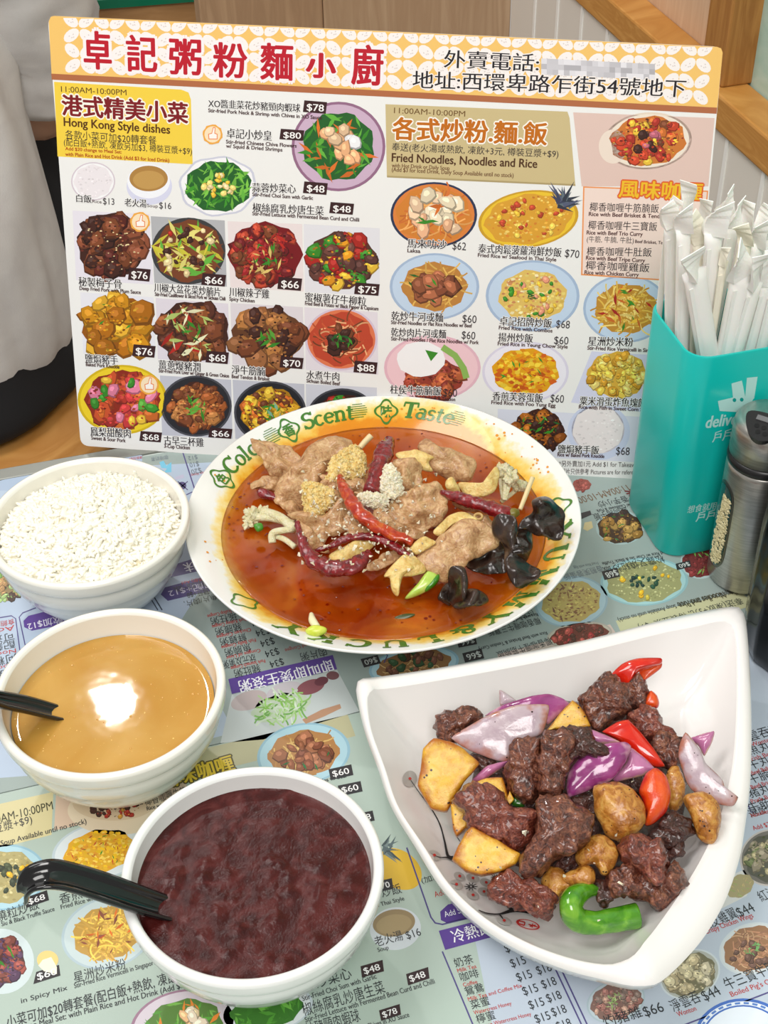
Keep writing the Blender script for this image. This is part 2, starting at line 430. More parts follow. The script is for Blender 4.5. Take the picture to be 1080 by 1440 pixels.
# neighbouring table with glass top, beyond the person
g0 = onz(-160, 24, 0); g1 = onz(276, -10, 0); gd = (g1-g0).normalized(); gd.z = 0; gn = Vector((-gd.y, gd.x, 0))
T2 = empty('neighbouring_table', (g0.x, g0.y, 0), 'wooden table with a green edged glass top in the background', 'table')
L2 = (g1-g0).length+.04
V, F = box(g0+Vector((0, 0, -.010)), gd*L2, gn*.6, UPZ*.010); o = mk('glass_top', V, F, plain('green_glass_edge', S(30, 130, 96), .08, spec=.6), T2, smooth=False); o['label'] = 'green glass top'
V, F = box(g0+gn*.006+Vector((0, 0, -.012-.052)), gd*(L2-.01), gn*.55, UPZ*.052); mk('apron', V, F, applewood, T2, smooth=False)
V, F = box(Vector((g0.x, g0.y, 0))+gn*.42, gd*(L2-.02), gn*.14, UPZ*(TZ-.064)); mk('cabinet_base', V, F, darkwood, T2, smooth=False)

# ================================================================== PERSON on a stool
sc_ = Vector((-.50, 1.275, 0))
st = empty('stool', sc_, 'round brown wooden stool under the seated person', 'stool')
prof = [(.0, .40), (.205, .40), (.222, .406), (.228, .42), (.222, .435), (.20, .45), (0, .452)]
V, F = lathe(prof, sc_, 64); mk('seat', V, F, wood('stool_edge', S(214, 160, 92), S(190, 132, 66), (8, 8, 60), .3), st)
prof = [(.0, .0), (.20, .0), (.215, .02), (.215, .38), (.21, .40), (0, .40)]
V, F = lathe(prof, sc_, 64); mk('drum_base', V, F, stoolwood, st)

skin = plain('skin', S(214, 168, 140), .5, sss=.05)
shirt = food('grey_shirt_cloth', [(.3, S(226, 222, 220)), (.7, S(238, 235, 232))], 30, .8, (500, .15, .001))
trouser = plain('black_trouser_cloth', S(24, 23, 26), .8)
hairm = plain('black_hair', S(26, 22, 20), .5)
def skinned(name, pts, edges, root, mat, parent, sub=2):
    me = bpy.data.meshes.new(name); org = Vector(parent.location)
    me.from_pydata([tuple(Vector(p[:3])-org) for p in pts], edges, []); me.materials.append(mat)
    o = bpy.data.objects.new(name, me); COL.objects.link(o); o.parent = parent
    sk = o.modifiers.new('skin', 'SKIN'); sk.use_smooth_shade = True
    for i, p in enumerate(pts):
        d = me.skin_vertices[0].data[i]; d.radius = (p[3], p[4] if len(p) > 4 else p[3]); d.use_root = (i == root)
    ss = o.modifiers.new('sub', 'SUBSURF'); ss.levels = sub; ss.render_levels = sub
    return o
px_, py_ = -.505, 1.275
per = empty('person', (px_, py_, .452), 'person in a loose grey white shirt and black trousers seated on the stool', 'person')
def XY(x, y, z): return (px_+x, py_+y, z)
# body: pelvis, spine, neck, head, arms resting on the neighbouring table edge, legs bent to the floor
B = [XY(0, 0, .56)+(.13, .10), XY(0, -.01, .72)+(.12, .09), XY(0, 0, .90)+(.14, .09), XY(0, .02, 1.0)+(.09, .07), XY(0, .03, 1.07)+(.052, .052), XY(0, .045, 1.15)+(.068, .08), XY(0, .05, 1.23)+(.07, .085), XY(0, .045, 1.29)+(.045, .055),
     XY(-.17, .02, .96)+(.05,), XY(-.20, .08, .70)+(.04,), XY(-.10, .27, .80)+(.03,), XY(-.07, .33, .805)+(.026, .018),
     XY(.155, .02, .96)+(.05,), XY(.165, .09, .70)+(.04,), XY(.10, .27, .80)+(.03,), XY(.07, .33, .805)+(.026, .018),
     XY(-.09, .06, .54)+(.085,), XY(-.11, .40, .50)+(.06,), XY(-.11, .38, .10)+(.042,), XY(-.11, .48, .04)+(.04, .03),
     XY(.09, .06, .54)+(.085,), XY(.10, .40, .50)+(.06,), XY(.10, .38, .10)+(.042,), XY(.10, .48, .04)+(.04, .03)]
Ed = [(0, 1), (1, 2), (2, 3), (3, 4), (4, 5), (5, 6), (6, 7), (3, 8), (8, 9), (9, 10), (10, 11), (3, 12), (12, 13), (13, 14), (14, 15), (0, 16), (16, 17), (17, 18), (18, 19), (0, 20), (20, 21), (21, 22), (22, 23)]
nB = len(B)
for side, wr in ((-1, 11), (1, 15)):                       # five fingers per hand
    hx, hy, hz = B[wr][:3]
    for k in range(5):
        off = (k-2)*.017
        if k == 4: off = -side*.0
        b0 = len(B)
        if k < 4:
            ln = (.06, .07, .065, .05)[k]; fx = hx+side*(k-1.5)*.016
            B += [(fx, hy+.045, hz+.002, .0085), (fx, hy+.045+ln*.55, hz-.006, .008), (fx, hy+.045+ln, hz-.018, .007)]
            Ed += [(wr, b0), (b0, b0+1), (b0+1, b0+2)]
        else:
            fx = hx-side*.03; B += [(fx, hy+.02, hz, .009), (fx-side*.012, hy+.05, hz-.008, .008)]; Ed += [(wr, b0), (b0, b0+1)]
skinned('body', B, Ed, 0, skin, per)
def loftring(rs, nm, mat, parent, n=64, fold=.010, ff=7, cap=True):
    V = []; F = []
    for i_, (x, y, z, rx, ry) in enumerate(rs):
        for k in range(n):
            a = 2*math.pi*k/n; q = (math.cos(a)*.3, math.sin(a)*.3, z)
            f = 1+fold/max(rx, .05)*fract((q[0], q[1], z*.55+q[0]*.4), ff, 3, 3)
            V.append((px_+x+rx*f*math.cos(a), py_+y+ry*f*math.sin(a), z))
    for i_ in range(len(rs)-1):
        for k in range(n): F.append((i_*n+k, i_*n+(k+1) % n, (i_+1)*n+(k+1) % n, (i_+1)*n+k))
    if cap: capf(V, F, n)
    o = mk(nm, V, F, mat, parent); return o
def up_(rs, m=6):                     # smooth interpolation of the ring list
    A = catmull(rs, len(rs)*m, False); return [tuple(r) for r in A]
so = loftring(up_([(0, .0, .505, .178, .165), (0, .0, .53, .185, .168), (0, -.005, .60, .184, .16), (0, -.01, .70, .178, .145), (0, -.005, .82, .172, .132), (0, .0, .92, .168, .12), (0, .01, .99, .145, .105), (0, .02, 1.03, .085, .08), (0, .025, 1.05, .062, .062)]), 'shirt', shirt, per, cap=False, fold=.018, ff=5, n=128)
for s_, pts in ((-1, ((-.13, .015, .975), (-.19, .025, .93), (-.215, .055, .82), (-.215, .08, .74))), (1, ((.13, .015, .975), (.165, .03, .93), (.178, .06, .83), (.175, .085, .75)))):
    V, F = sweep([XY(*p) for p in pts], [.07, .072, .066, .062], 28, 1, amp=.010, freq=22, seed=4); o = mk('sleeve', V, F, shirt, so)
tro = loftring(up_([(0, -.01, .455, .165, .15), (0, -.01, .47, .182, .165), (0, -.01, .51, .170, .152), (0, -.01, .56, .150, .13), (0, -.005, .62, .12, .10)]), 'trousers', trouser, per, fold=.006)
for s_, lx in ((-1, -.095), (1, .09)):
    V, F = sweep([XY(lx, -.02, .535), XY(lx, .15, .54), XY(lx*1.1, .36, .53), XY(lx*1.12, .425, .48), XY(lx*1.12, .41, .30), XY(lx*1.12, .39, .09)], [.085, .09, .082, .078, .065, .062], 28, .95, amp=.006, freq=18, seed=6); mk('trouser_leg', V, F, trouser, tro)
Hr = [XY(0, .0, 1.12)+(.05, .04), XY(0, .012, 1.20)+(.078, .075), XY(0, .03, 1.27)+(.07, .08), XY(0, .06, 1.31)+(.05, .05)]
skinned('hair', Hr, [(0, 1), (1, 2), (2, 3)], 1, hairm, per)
for nm, pts in (('nose', [XY(0, .135, 1.185)+(.010,), XY(0, .148, 1.165)+(.012,)]), ('mouth', [XY(-.02, .122, 1.13)+(.006,), XY(.02, .122, 1.13)+(.006,)])):
    skinned(nm, pts, [(0, 1)], 0, skin if nm == 'nose' else plain('lip', S(180, 100, 90), .5), per)
for s_ in (-1, 1):
    V, F = lathe([(.0001, -.010), (.007, -.006), (.010, 0), (.007, .006), (.0001, .010)], XY(s_*.03, .118, 1.20), 16); mk('eye', V, F, plain('eye_dark', S(40, 30, 26), .2), per)
    skinned('ear', [XY(s_*.075, .04, 1.20)+(.012, .006), XY(s_*.077, .04, 1.165)+(.012, .006)], [(0, 1)], 0, skin, per)

# ================================================================== TABLE
e0, e1 = onz(0, 660), onz(160, 631.5); TU = (e1-e0).normalized(); TV = Vector((TU.y, -TU.x, 0))
TO = e0-TU*.30
lenU = ((Pa-WN*.004)-TO).dot(-WN)/TU.dot(-WN) - .002
tb = empty('dining_table', (TO+TU*.4+TV*.35)*1, 'dining table covered with printed menus and edged in steel', 'table'); tb.location.z = 0
def slab(o_, lu, lv, z0, z1): return box(o_+Vector((0, 0, z0)), TU*lu, TV*lv, UPZ*(z1-z0))
V, F = slab(TO+TV*.012, lenU, .80, -.03, -.0008); mk('tabletop', V, F, plain('table_laminate', S(206, 214, 210), .4), tb, smooth=False)
V, F = slab(TO, lenU, .012, -.03, .0006); o = mk('edge_trim', V, F, steel_trim, tb, smooth=False); o['label'] = 'grey steel edge strip'; bevel(o, .001)
V, F = lathe([(.03, .03), (.03, .72)], (tb.location.x, tb.location.y, 0), 32); mk('pedestal', V, F, plain('dark_metal', S(50, 50, 52), .4, metal=.8), tb)
V, F = lathe([(0, 0), (.22, 0), (.22, .015), (.06, .03), (0, .03)], (tb.location.x, tb.location.y, 0), 48); mk('foot', V, F, MATS['dark_metal'], tb)

# ================================================================== MENU BOARD
A0 = onz(113.5, 626.5, .0012); B0 = onz(869, 669.5, .0012); bx = (B0-A0); bx.z = 0; bx.normalize()
back = Vector((0, 0, 1)).cross(bx); lean = math.radians(18)
by = UPZ*math.cos(lean)+back*math.sin(lean); bn = bx.cross(by)          # bn faces the camera
if bn.dot(CAM-A0) < 0: bn = -bn
def bpl(u, v):
    q = onplane(u, v, A0, bn)-A0; return (q.dot(bx), q.dot(by))
def b3(x, y, lay): return A0+bx*x+by*y+bn*(lay*LAY)
mb = empty('menu_board', (A0+bx*.2)*1, 'large laminated menu with red title standing upright behind the dishes', 'menu'); mb.location.z = TZ
TL, TR_ = bpl(67, 22), bpl(1017, 66); BRx = TR_[0]-TL[0]; BRy = TR_[1]-TL[1]
quad = [(0, 0), (BRx, BRy), TR_, TL]
def rounded(q, r, n=6):
    out = []
    for i in range(len(q)):
        p, a, b = Vector(q[i]), Vector(q[i-1]), Vector(q[(i+1) % len(q)])
        s, e = p+(a-p).normalized()*r, p+(b-p).normalized()*r
        for k in range(n+1):
            t = k/n; out.append(tuple((1-t)**2*s+2*t*(1-t)*p+t*t*e))
    return out
ro = rounded(quad, .006); n_ = len(ro)
V = [b3(x, y, 0) for x, y in ro]+[b3(x, y, -40) for x, y in ro]
F = [tuple(range(n_)), tuple(range(2*n_-1, n_-1, -1))]+[(i, i+n_, (i+1) % n_+n_, (i+1) % n_) for i in range(n_)]
mk('panel', V, F, plain('menu_card', S(240, 238, 236), .45, coat=.12, coatr=.25), mb, smooth=False)
P = Print(bpl, b3)
Q = lambda crop, sc, *pts: Z1(crop, sc, pts)
# --- header band
P.poly([(68.5, 30), (71.5, 23.5), (76, 22.3), (1008, 65.8), (1014, 68), (1016.3, 74), (1008.5, 152), (72.5, 104)], S(244, 196, 110), 1)
def hd(u, t):                       # point on the header band: u along, t down
    return (70+u*940+(1-u)*t*4-u*t*8, 25+u*43+t*(79+u*5))
rng = random.Random(3)
for r in range(5):
    for c_ in range(44):
        u_ = (c_+.35)/43.2; t_ = (r+.10)/3.72
        if t_ > .97: continue
        cx_, cy_ = hd(u_, t_); rot = (.72 if (r+c_) % 2 else -.72)+.04
        if not (85 < cx_ < 1001): continue
        ry_ = 7.9; 
        pts = [(cx_+12.4*math.cos(a)*math.cos(rot)-ry_*math.sin(a)*math.sin(rot), cy_+12.4*math.cos(a)*math.sin(rot)+ry_*math.sin(a)*math.cos(rot)) for a in [k*.4488 for k in range(14)]]
        top, bot = 23+(cx_-70)*.0463+.8, 103.5+(cx_-70)*.051
        P.poly([(x, min(max(y, top), bot)) for x, y in pts], S(248, 240, 238), 1.4)
        for dx, dy in ((-3, 1), (2.5, -1.5), (.5, 3), (3, 2.5)): P.ell((cx_+dx, min(max(cy_+dy, top+2), bot-2)), 1.3, .9, S(222, 208, 204), 1.6, rot, n=6)
P.poly([(72, 103.5), (1008.5, 151.3), (1007.6, 160), (72.8, 112)], S(178, 106, 68), 2)
P.build('header_band', PRB, mb)
RED = S(190, 22, 42)
for ch, cx_, cy_, wd, h in (('卓', 138, 71, 37, 52), ('記', 200, 76, 41, 50), ('粥', 261, 80, 43, 50), ('粉', 324, 85, 46, 48), ('麵', 389, 87, 44, 50), ('小', 451, 92, 40, 34), ('廚', 516, 92, 42, 54)):
    P.text(ch, (cx_-wd/2, cy_+h/2-1), (cx_+wd/2, cy_+h/2+1), h, RED, 4, bold=(.045 if ch == '小' else .024), outline=S(250, 240, 242), ow=.11)
P.build('title_lettering', PRB, mb, 'red Chinese title lettering')
rgp = random.Random(2)                                       # pale grey blocks put in place of the blurred-out phone number
for i in range(20):
    for j in range(3):
        a = 761+i*8; b = a+8; y = 82+(a-760)*.05+j*7.5; g = rgp.choice((226, 214, 204, 232, 196)) if j != 1 else rgp.choice((190, 206, 180, 214))
        P.poly([(a, y), (b, y+.4), (b, y+7.9), (a, y+7.5)], S(g, g-4, g+2), 3)
K = S(32, 28, 34)
P.text('外賣電話:', (624, 95), (757, 101), 25, K, 4, bold=.012, outline=S(250, 240, 236), ow=.06)
P.text('地址:西環卑路乍街54號地下', (580, 124), (963, 137), 25, K, 4, bold=.012, outline=S(250, 240, 236), ow=.06)
P.build('address_lettering', PRB, mb)
# --- section boxes
P.poly([(76, 115), (255, 126), (265, 130), (268.5, 140), (271, 231), (81, 220)], S(244, 208, 70), 1)
P.build('section_box', PRB, mb)
P.poly([(542, 146.5), (798, 157), (801, 166), (809, 259), (544, 247)], S(206, 186, 138), 1)
P.poly([(544, 247), (809, 259), (809.3, 261.5), (544.3, 249.5)], S(176, 156, 110), 1.2)
P.build('section_box', PRB, mb)
P.poly([(806, 158), (1005, 166), (996, 262), (930, 262), (818, 262)], S(226, 196, 186), 1)
P.ell((862, 206), 20, 24, S(238, 220, 206), 1.2); P.poly([(820, 262), (996, 268), (984, 398), (817, 387)], S(238, 152, 92), 1.1)
P.poly([(822, 264), (994, 270), (982, 396), (819, 385)], S(242, 218, 208), 1.3)
P.build('curry_box', PRB, mb)
# --- lettering
D = S(60, 22, 14); BR = S(92, 62, 28); T_ = S(48, 40, 44); E_ = S(70, 40, 40)
P.text('11:00AM-10:00PM', (86, 129), (178, 134), 8, BR, 3)
P.text('港式精美小菜', (88, 162), (264, 174), 29, S(128, 24, 30), 4, bold=.03, outline=S(252, 244, 232), ow=.09)
P.text('Hong Kong Style dishes', (90, 177), (239, 188), 12, S(86, 48, 14), 3, bold=.02)
P.text('各款小菜可加$20轉套餐', (92, 195), (220, 204), 12.5, T_, 3)
P.text('(配白飯+熱飲, 凍飲另加$3, 樽裝豆漿+$9)', (90, 205), (270, 218), 11, T_, 3)
P.text('Add $20 change to Meal Set:', (92, 211), (171, 216), 4.6, S(176, 60, 20), 3, bold=.02)
P.text('with Plain Rice and Hot Drink (Add $3 for Iced Drink)', (92, 219), (238, 228), 5, S(176, 60, 20), 3, bold=.02)
def item(zh, a, b, h, en=None, c=None, d=None, eh=5.2):
    P.text(zh, a, b, h, T_, 5, bold=.018, outline=S(244, 242, 240), ow=.06)
    if en: P.text(en, c, d, eh, E_, 5, bold=.025)
def price(s, x0, y0, x1, y1, col=S(58, 30, 32)):
    h = (y1-y0); P.poly([(x0+2, y0), (x1, y0+h*.14), (x1-2, y1), (x0, y1-h*.14)], col, 4.4)
    P.text(s, (x0+(x1-x0)*.16, y1-h*.25), (x1-(x1-x0)*.14, y1-h*.16), h*.52, S(250, 246, 244), 5, bold=.015)
item('XO醬韭菜花炒豬頸肉蝦球', (293, 151), (422, 158), 12, 'Stir-fried Pork Neck & Shrimp with Chives in XO Sauce', (293, 157.5), (452.6, 168)); price('$78', 426, 141, 460, 160)
item('卓記小炒皇', (319, 194), (382, 198), 14, 'Stir-fried Chinese Chive Flowers', (318, 201.5), (417, 207.5)); P.text('w/ Squid & Dried Shrimps', (318, 207.5), (397, 213), 5.2, E_, 5, bold=.025); price('$80', 393, 181, 428, 198)
item('白飯', (107.5, 284), (129, 285.5), 11); P.text('Rice', (130, 285), (143, 286), 4.5, E_, 5); P.text('$13', (145, 287), (161, 288), 9, T_, 5)
item('老火湯', (175.5, 290), (206, 292), 11.5); P.text('Soup', (207, 291), (222, 292), 4.5, E_, 5); P.text('$16', (224, 293), (241, 294), 9, T_, 5)
item('蒜蓉炒菜心', (355, 270), (416, 272), 13, 'Stir-Fried Choi Sum with Garlic', (355, 275.5), (440, 281)); price('$48', 426, 255, 461, 274)
item('椒絲腐乳炒唐生菜', (355.5, 298), (455, 303), 13, 'Stir-Fried Lettuce with Fermented Bean Curd and Chilli', (355, 302.5), (505, 311.5)); price('$48', 463, 284, 498, 302)
item('秘製梅子骨', (111, 402), (171, 406), 13, 'Deep Fried Pork with Plum Sauce', (112, 407.5), (198, 413.5))
item('川椒大盆花菜炒腩片', (217, 410), (310, 417), 12.5, 'Stir-Fried Cauliflower & Sliced Pork w/ Sichuan Chili', (218, 416), (317, 422.5))
item('川椒辣子雞', (322.6, 416.5), (378.6, 420), 13, 'Spicy Chicken', (322.6, 422.5), (358, 425.5))
item('蜜椒薯仔牛柳粒', (429, 424), (514.6, 430.5), 13, 'Fried Beef & Potato w/ Black Pepper & Capsicum', (429, 429), (532, 436.5))
item('鹽焗豬手', (120, 510), (166, 513), 12.5, 'Baked Pork Knuckle', (121, 514.5), (168, 518.5))
item('薑蔥爆豬潤', (223.5, 519), (282, 523), 13, 'Stir-Fried Pork Liver w/ Ginger & Green Onion', (223.5, 523.5), (322, 531))
item('淨牛筋腩', (326, 525.5), (372.6, 529), 12.5, 'Beef Tendon & Brisket', (326, 531.5), (379, 535.5))
item('水煮牛肉', (431, 532.5), (477, 535.5), 12, 'Sichuan Boiled Beef', (431, 537.5), (478, 542))
item('鳳梨甜酸肉', (127.7, 613), (184, 616), 13, 'Sweet & Sour Pork', (128.5, 618), (176.7, 622))
item('古早三杯雞', (231, 625), (286.5, 628.5), 12.5, '3-Cup Chicken', (231, 629.5), (267, 632))
P.text('11:00AM-10:00PM', (554, 159), (654, 164), 8, S(110, 76, 34), 3)
P.text('各式炒粉.麵.飯', (552, 196), (768, 204), 31, S(196, 108, 14), 4, bold=.03, outline=S(252, 246, 236), ow=.085)
P.text('奉送(老火湯或熱飲, 凍飲+3元, 樽裝豆漿+$9)', (551, 212), (785, 222), 11.5, T_, 3)
P.text('Fried Noodles, Noodles and Rice', (551, 227), (755, 236), 12, S(80, 48, 24), 3, bold=.02)
P.text('with Hot Drink or Daily Soup', (551, 235), (632, 239), 5.5, S(110, 70, 40), 3, bold=.015)
P.text('(Add $3 for Iced Drink, Daily Soup Available until no stock)', (551, 241), (722, 249.5), 6, S(110, 70, 40), 3, bold=.015)
P.text('風味咖喱', (870, 277), (986, 282), 24, S(240, 190, 40), 5, bold=.02, outline=S(226, 100, 40), ow=.10)
for zh, a, b, en, c, d in (('椰香咖喱牛筋腩飯', (829, 297), (926, 299.5), 'Rice with Beef Brisket & Tendon', (828, 303.5), (936, 307)),
                           ('椰香咖喱牛三寶飯', (827, 322.5), (923.5, 325), 'Rice with Beef Trio Curry', (825, 329.5), (903.5, 332)),
                           ('椰香咖喱牛肚飯', (825, 359.5), (916, 361), 'Rice with Beef Tripe Curry', (824, 365), (906.7, 369)),
                           ('椰香咖喱雞飯', (823.4, 379), (912.7, 383), 'Rice with Chicken Curry', (822, 385.5), (898, 389))):
    P.text(zh, a, b, 12.5, T_, 3, bold=.004); P.text(en, c, d, 5.6, S(80, 40, 40), 3, bold=.025)
P.text('(牛筋, 牛腩, 牛肚)', (825, 340.5), (891, 342.5), 9, T_, 3); P.text('Beef Brisket, Tendon', (893, 341.5), (944, 344), 4.5, E_, 3, bold=.02)
item('馬來叻沙', (572.6, 348.5), (628, 350.5), 13, 'Laksa', (573, 354.5), (591, 355.5)); P.text('$62', (636, 350.5), (655, 352), 11, T_, 5)
item('泰式肉鬆菠蘿海鮮炒飯', (672.6, 355.5), (789, 361.5), 13, 'Fried Rice w/ Seafood in Thai Style', (672, 361), (782, 367.5)); P.text('$70', (794, 361), (814, 363), 11, T_, 5)
item('乾炒牛河或麵', (550.6, 450.5), (623, 453), 13, 'Stir-Fried Noodles or Flat Rice Noodles w/ Beef', (550, 455.5), (663.6, 460.5)); P.text('$60', (650, 453), (669.7, 454.5), 11, T_, 5)
item('乾炒肉片河或麵', (550, 473), (627, 476), 12.5, 'Stir-Fried Noodles / Flat Rice Noodles w/ Pork', (550, 478.5), (673, 484)); P.text('$60', (649, 476), (668, 477.5), 11, T_, 5)
item('卓記招牌炒飯', (702.6, 457.5), (775.5, 461), 13, 'Fried Rice with Combos', (701.5, 463), (776.6, 467.5)); P.text('$68', (781.6, 460.5), (800.8, 462), 11, T_, 5)
item('揚州炒飯', (700.4, 480), (749, 482), 12.5, 'Fried Rice in Yeung Chow Style', (700, 485.5), (798, 490)); P.text('$60', (779, 483.5), (799, 484.5), 11, T_, 5)
item('星洲炒米粉', (827, 486), (890, 487.5), 13, 'Stir-Fried Rice Vermicelli in Singapore Style', (826, 491.5), (946, 496.5))
item('柱侯牛筋腩飯', (548.8, 553.5), (620, 556.5), 12.5, 'Rice with Beef Brisket & Tendon', (560, 560), (640, 564)); P.text('$60', (623, 557), (642.6, 558), 11, T_, 5)
item('香煎芙蓉蛋飯', (692.5, 563), (763, 566), 12.5, 'Fried Rice with Foo Yung Egg', (691, 568), (781, 572.5)); P.text('$60', (773.7, 565), (792.5, 566.5), 11, T_, 5)
item('粟米滑蛋炸魚塊飯', (815, 569.5), (908, 573), 12.5, 'Rice with Fish in Sweet Corn Sauce', (814, 574.5), (916, 579))
item('鹽焗豬手飯', (784.5, 637), (842, 639), 12, 'Rice w/ Baked Pork Knuckle', (784, 641.5), (849.5, 644)); P.text('$68', (866, 639), (885, 640), 11, T_, 5)
P.text('*另外賣加1元 Add $1 for Takeaway', (786, 656), (900, 657.5), 8.5, S(70, 60, 60), 5); P.text('*圖片只供參考 Pictures are for reference', (786, 667), (900, 668), 8.5, S(70, 60, 60), 5)
for s_, q in (('$76', (180, 376, 212, 396)), ('$66', (283, 384, 318, 403)), ('$66', (390, 389, 425, 409)), ('$75', (498, 397, 534, 416)), ('$76', (186, 484, 219, 503)), ('$68', (289, 493, 322, 512)),
              ('$70', (393, 501, 427, 519)), ('$88', (497, 507, 531, 526)), ('$68', (196, 606, 228, 622)), ('$66', (293, 601, 327, 617))): price(s_, *q)
P.build('printed_text', PRB, mb)
# --- dish pictures
G1, G2, G3 = S(60, 140, 40), S(96, 170, 60), S(36, 96, 40); OR = S(214, 110, 40); RD = S(176, 40, 30); YL = S(236, 190, 60); BN = S(120, 64, 36); DB = S(66, 34, 26); CR = S(238, 214, 160); WH = S(246, 244, 246); PK = S(230, 170, 140)
def dp(*a, **k): dish(P, *a, **k); P.build('dish_picture', PRB, mb)
def bgq(q, col): P.poly(q, col, .6)
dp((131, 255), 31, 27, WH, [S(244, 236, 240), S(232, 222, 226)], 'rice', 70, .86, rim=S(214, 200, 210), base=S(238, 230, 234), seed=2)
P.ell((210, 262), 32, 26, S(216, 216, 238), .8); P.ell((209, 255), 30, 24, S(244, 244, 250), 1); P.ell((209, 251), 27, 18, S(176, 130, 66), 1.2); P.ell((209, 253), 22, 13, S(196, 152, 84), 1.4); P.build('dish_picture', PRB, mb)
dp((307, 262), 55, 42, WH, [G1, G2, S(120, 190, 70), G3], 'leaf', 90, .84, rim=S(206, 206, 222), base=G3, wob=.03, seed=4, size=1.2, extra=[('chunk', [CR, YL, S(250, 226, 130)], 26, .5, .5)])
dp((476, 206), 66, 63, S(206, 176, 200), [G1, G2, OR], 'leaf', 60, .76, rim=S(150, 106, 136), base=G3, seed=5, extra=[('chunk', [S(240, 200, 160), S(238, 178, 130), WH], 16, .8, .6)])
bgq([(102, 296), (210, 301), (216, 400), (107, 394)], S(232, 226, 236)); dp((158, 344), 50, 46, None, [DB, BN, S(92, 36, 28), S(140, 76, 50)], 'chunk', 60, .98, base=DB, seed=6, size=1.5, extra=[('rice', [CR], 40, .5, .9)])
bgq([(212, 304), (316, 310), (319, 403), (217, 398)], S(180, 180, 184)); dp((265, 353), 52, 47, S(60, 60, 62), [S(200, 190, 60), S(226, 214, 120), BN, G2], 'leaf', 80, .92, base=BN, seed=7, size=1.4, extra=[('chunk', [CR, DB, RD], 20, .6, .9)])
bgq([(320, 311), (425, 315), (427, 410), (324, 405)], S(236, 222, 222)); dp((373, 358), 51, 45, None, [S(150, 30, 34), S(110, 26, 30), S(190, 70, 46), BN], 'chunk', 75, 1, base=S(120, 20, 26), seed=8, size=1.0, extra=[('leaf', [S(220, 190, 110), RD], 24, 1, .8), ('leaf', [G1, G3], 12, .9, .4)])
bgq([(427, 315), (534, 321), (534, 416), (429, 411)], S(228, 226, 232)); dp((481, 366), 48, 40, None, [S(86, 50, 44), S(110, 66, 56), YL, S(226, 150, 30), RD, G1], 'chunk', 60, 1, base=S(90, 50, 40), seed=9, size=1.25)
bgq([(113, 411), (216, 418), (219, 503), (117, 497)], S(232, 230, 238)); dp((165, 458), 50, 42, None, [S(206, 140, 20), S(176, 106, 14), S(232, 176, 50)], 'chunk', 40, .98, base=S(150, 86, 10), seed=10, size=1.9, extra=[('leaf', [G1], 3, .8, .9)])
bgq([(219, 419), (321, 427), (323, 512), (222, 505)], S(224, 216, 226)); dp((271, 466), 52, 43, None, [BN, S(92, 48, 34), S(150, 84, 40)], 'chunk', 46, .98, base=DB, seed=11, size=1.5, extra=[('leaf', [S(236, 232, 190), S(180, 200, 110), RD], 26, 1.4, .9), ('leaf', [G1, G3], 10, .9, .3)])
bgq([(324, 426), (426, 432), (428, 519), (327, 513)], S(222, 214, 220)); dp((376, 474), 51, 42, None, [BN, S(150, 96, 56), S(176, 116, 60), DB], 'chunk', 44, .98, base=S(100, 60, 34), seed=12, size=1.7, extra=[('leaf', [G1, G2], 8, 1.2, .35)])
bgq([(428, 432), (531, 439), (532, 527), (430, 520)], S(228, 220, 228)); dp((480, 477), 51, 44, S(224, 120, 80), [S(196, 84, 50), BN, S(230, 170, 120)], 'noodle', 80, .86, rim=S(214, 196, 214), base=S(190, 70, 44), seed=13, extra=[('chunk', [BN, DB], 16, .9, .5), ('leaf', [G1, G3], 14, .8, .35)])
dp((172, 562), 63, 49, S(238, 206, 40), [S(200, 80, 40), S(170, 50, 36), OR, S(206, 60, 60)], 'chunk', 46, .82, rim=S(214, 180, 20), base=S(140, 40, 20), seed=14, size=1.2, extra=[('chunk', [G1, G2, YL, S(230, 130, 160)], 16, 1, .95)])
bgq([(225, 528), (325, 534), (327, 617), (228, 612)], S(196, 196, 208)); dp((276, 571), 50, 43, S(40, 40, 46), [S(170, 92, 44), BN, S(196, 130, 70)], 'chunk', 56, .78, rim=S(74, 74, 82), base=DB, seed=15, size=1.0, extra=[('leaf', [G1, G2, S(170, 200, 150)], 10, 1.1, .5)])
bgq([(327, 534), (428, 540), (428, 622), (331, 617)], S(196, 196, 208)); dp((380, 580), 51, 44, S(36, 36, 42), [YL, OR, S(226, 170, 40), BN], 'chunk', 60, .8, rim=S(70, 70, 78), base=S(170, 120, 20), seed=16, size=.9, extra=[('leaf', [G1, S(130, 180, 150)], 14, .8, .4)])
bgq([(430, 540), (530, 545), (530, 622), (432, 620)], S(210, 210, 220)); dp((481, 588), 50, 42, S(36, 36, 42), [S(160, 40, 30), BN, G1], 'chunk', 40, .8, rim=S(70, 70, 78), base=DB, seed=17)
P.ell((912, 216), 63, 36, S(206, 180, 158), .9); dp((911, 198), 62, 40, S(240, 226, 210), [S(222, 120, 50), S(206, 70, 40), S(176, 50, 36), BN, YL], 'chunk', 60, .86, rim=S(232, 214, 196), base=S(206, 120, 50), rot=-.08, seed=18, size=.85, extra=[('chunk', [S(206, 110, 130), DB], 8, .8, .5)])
dp((610, 302), 61, 46, S(222, 130, 60), [S(236, 170, 96), S(206, 110, 50)], 'noodle', 80, .86, rim=S(44, 54, 84), base=S(214, 130, 50), seed=19, extra=[('chunk', [S(244, 206, 170), S(240, 222, 190), S(236, 180, 140)], 18, 1.25, .8), ('leaf', [G1, OR], 5, 1.2, .4)])
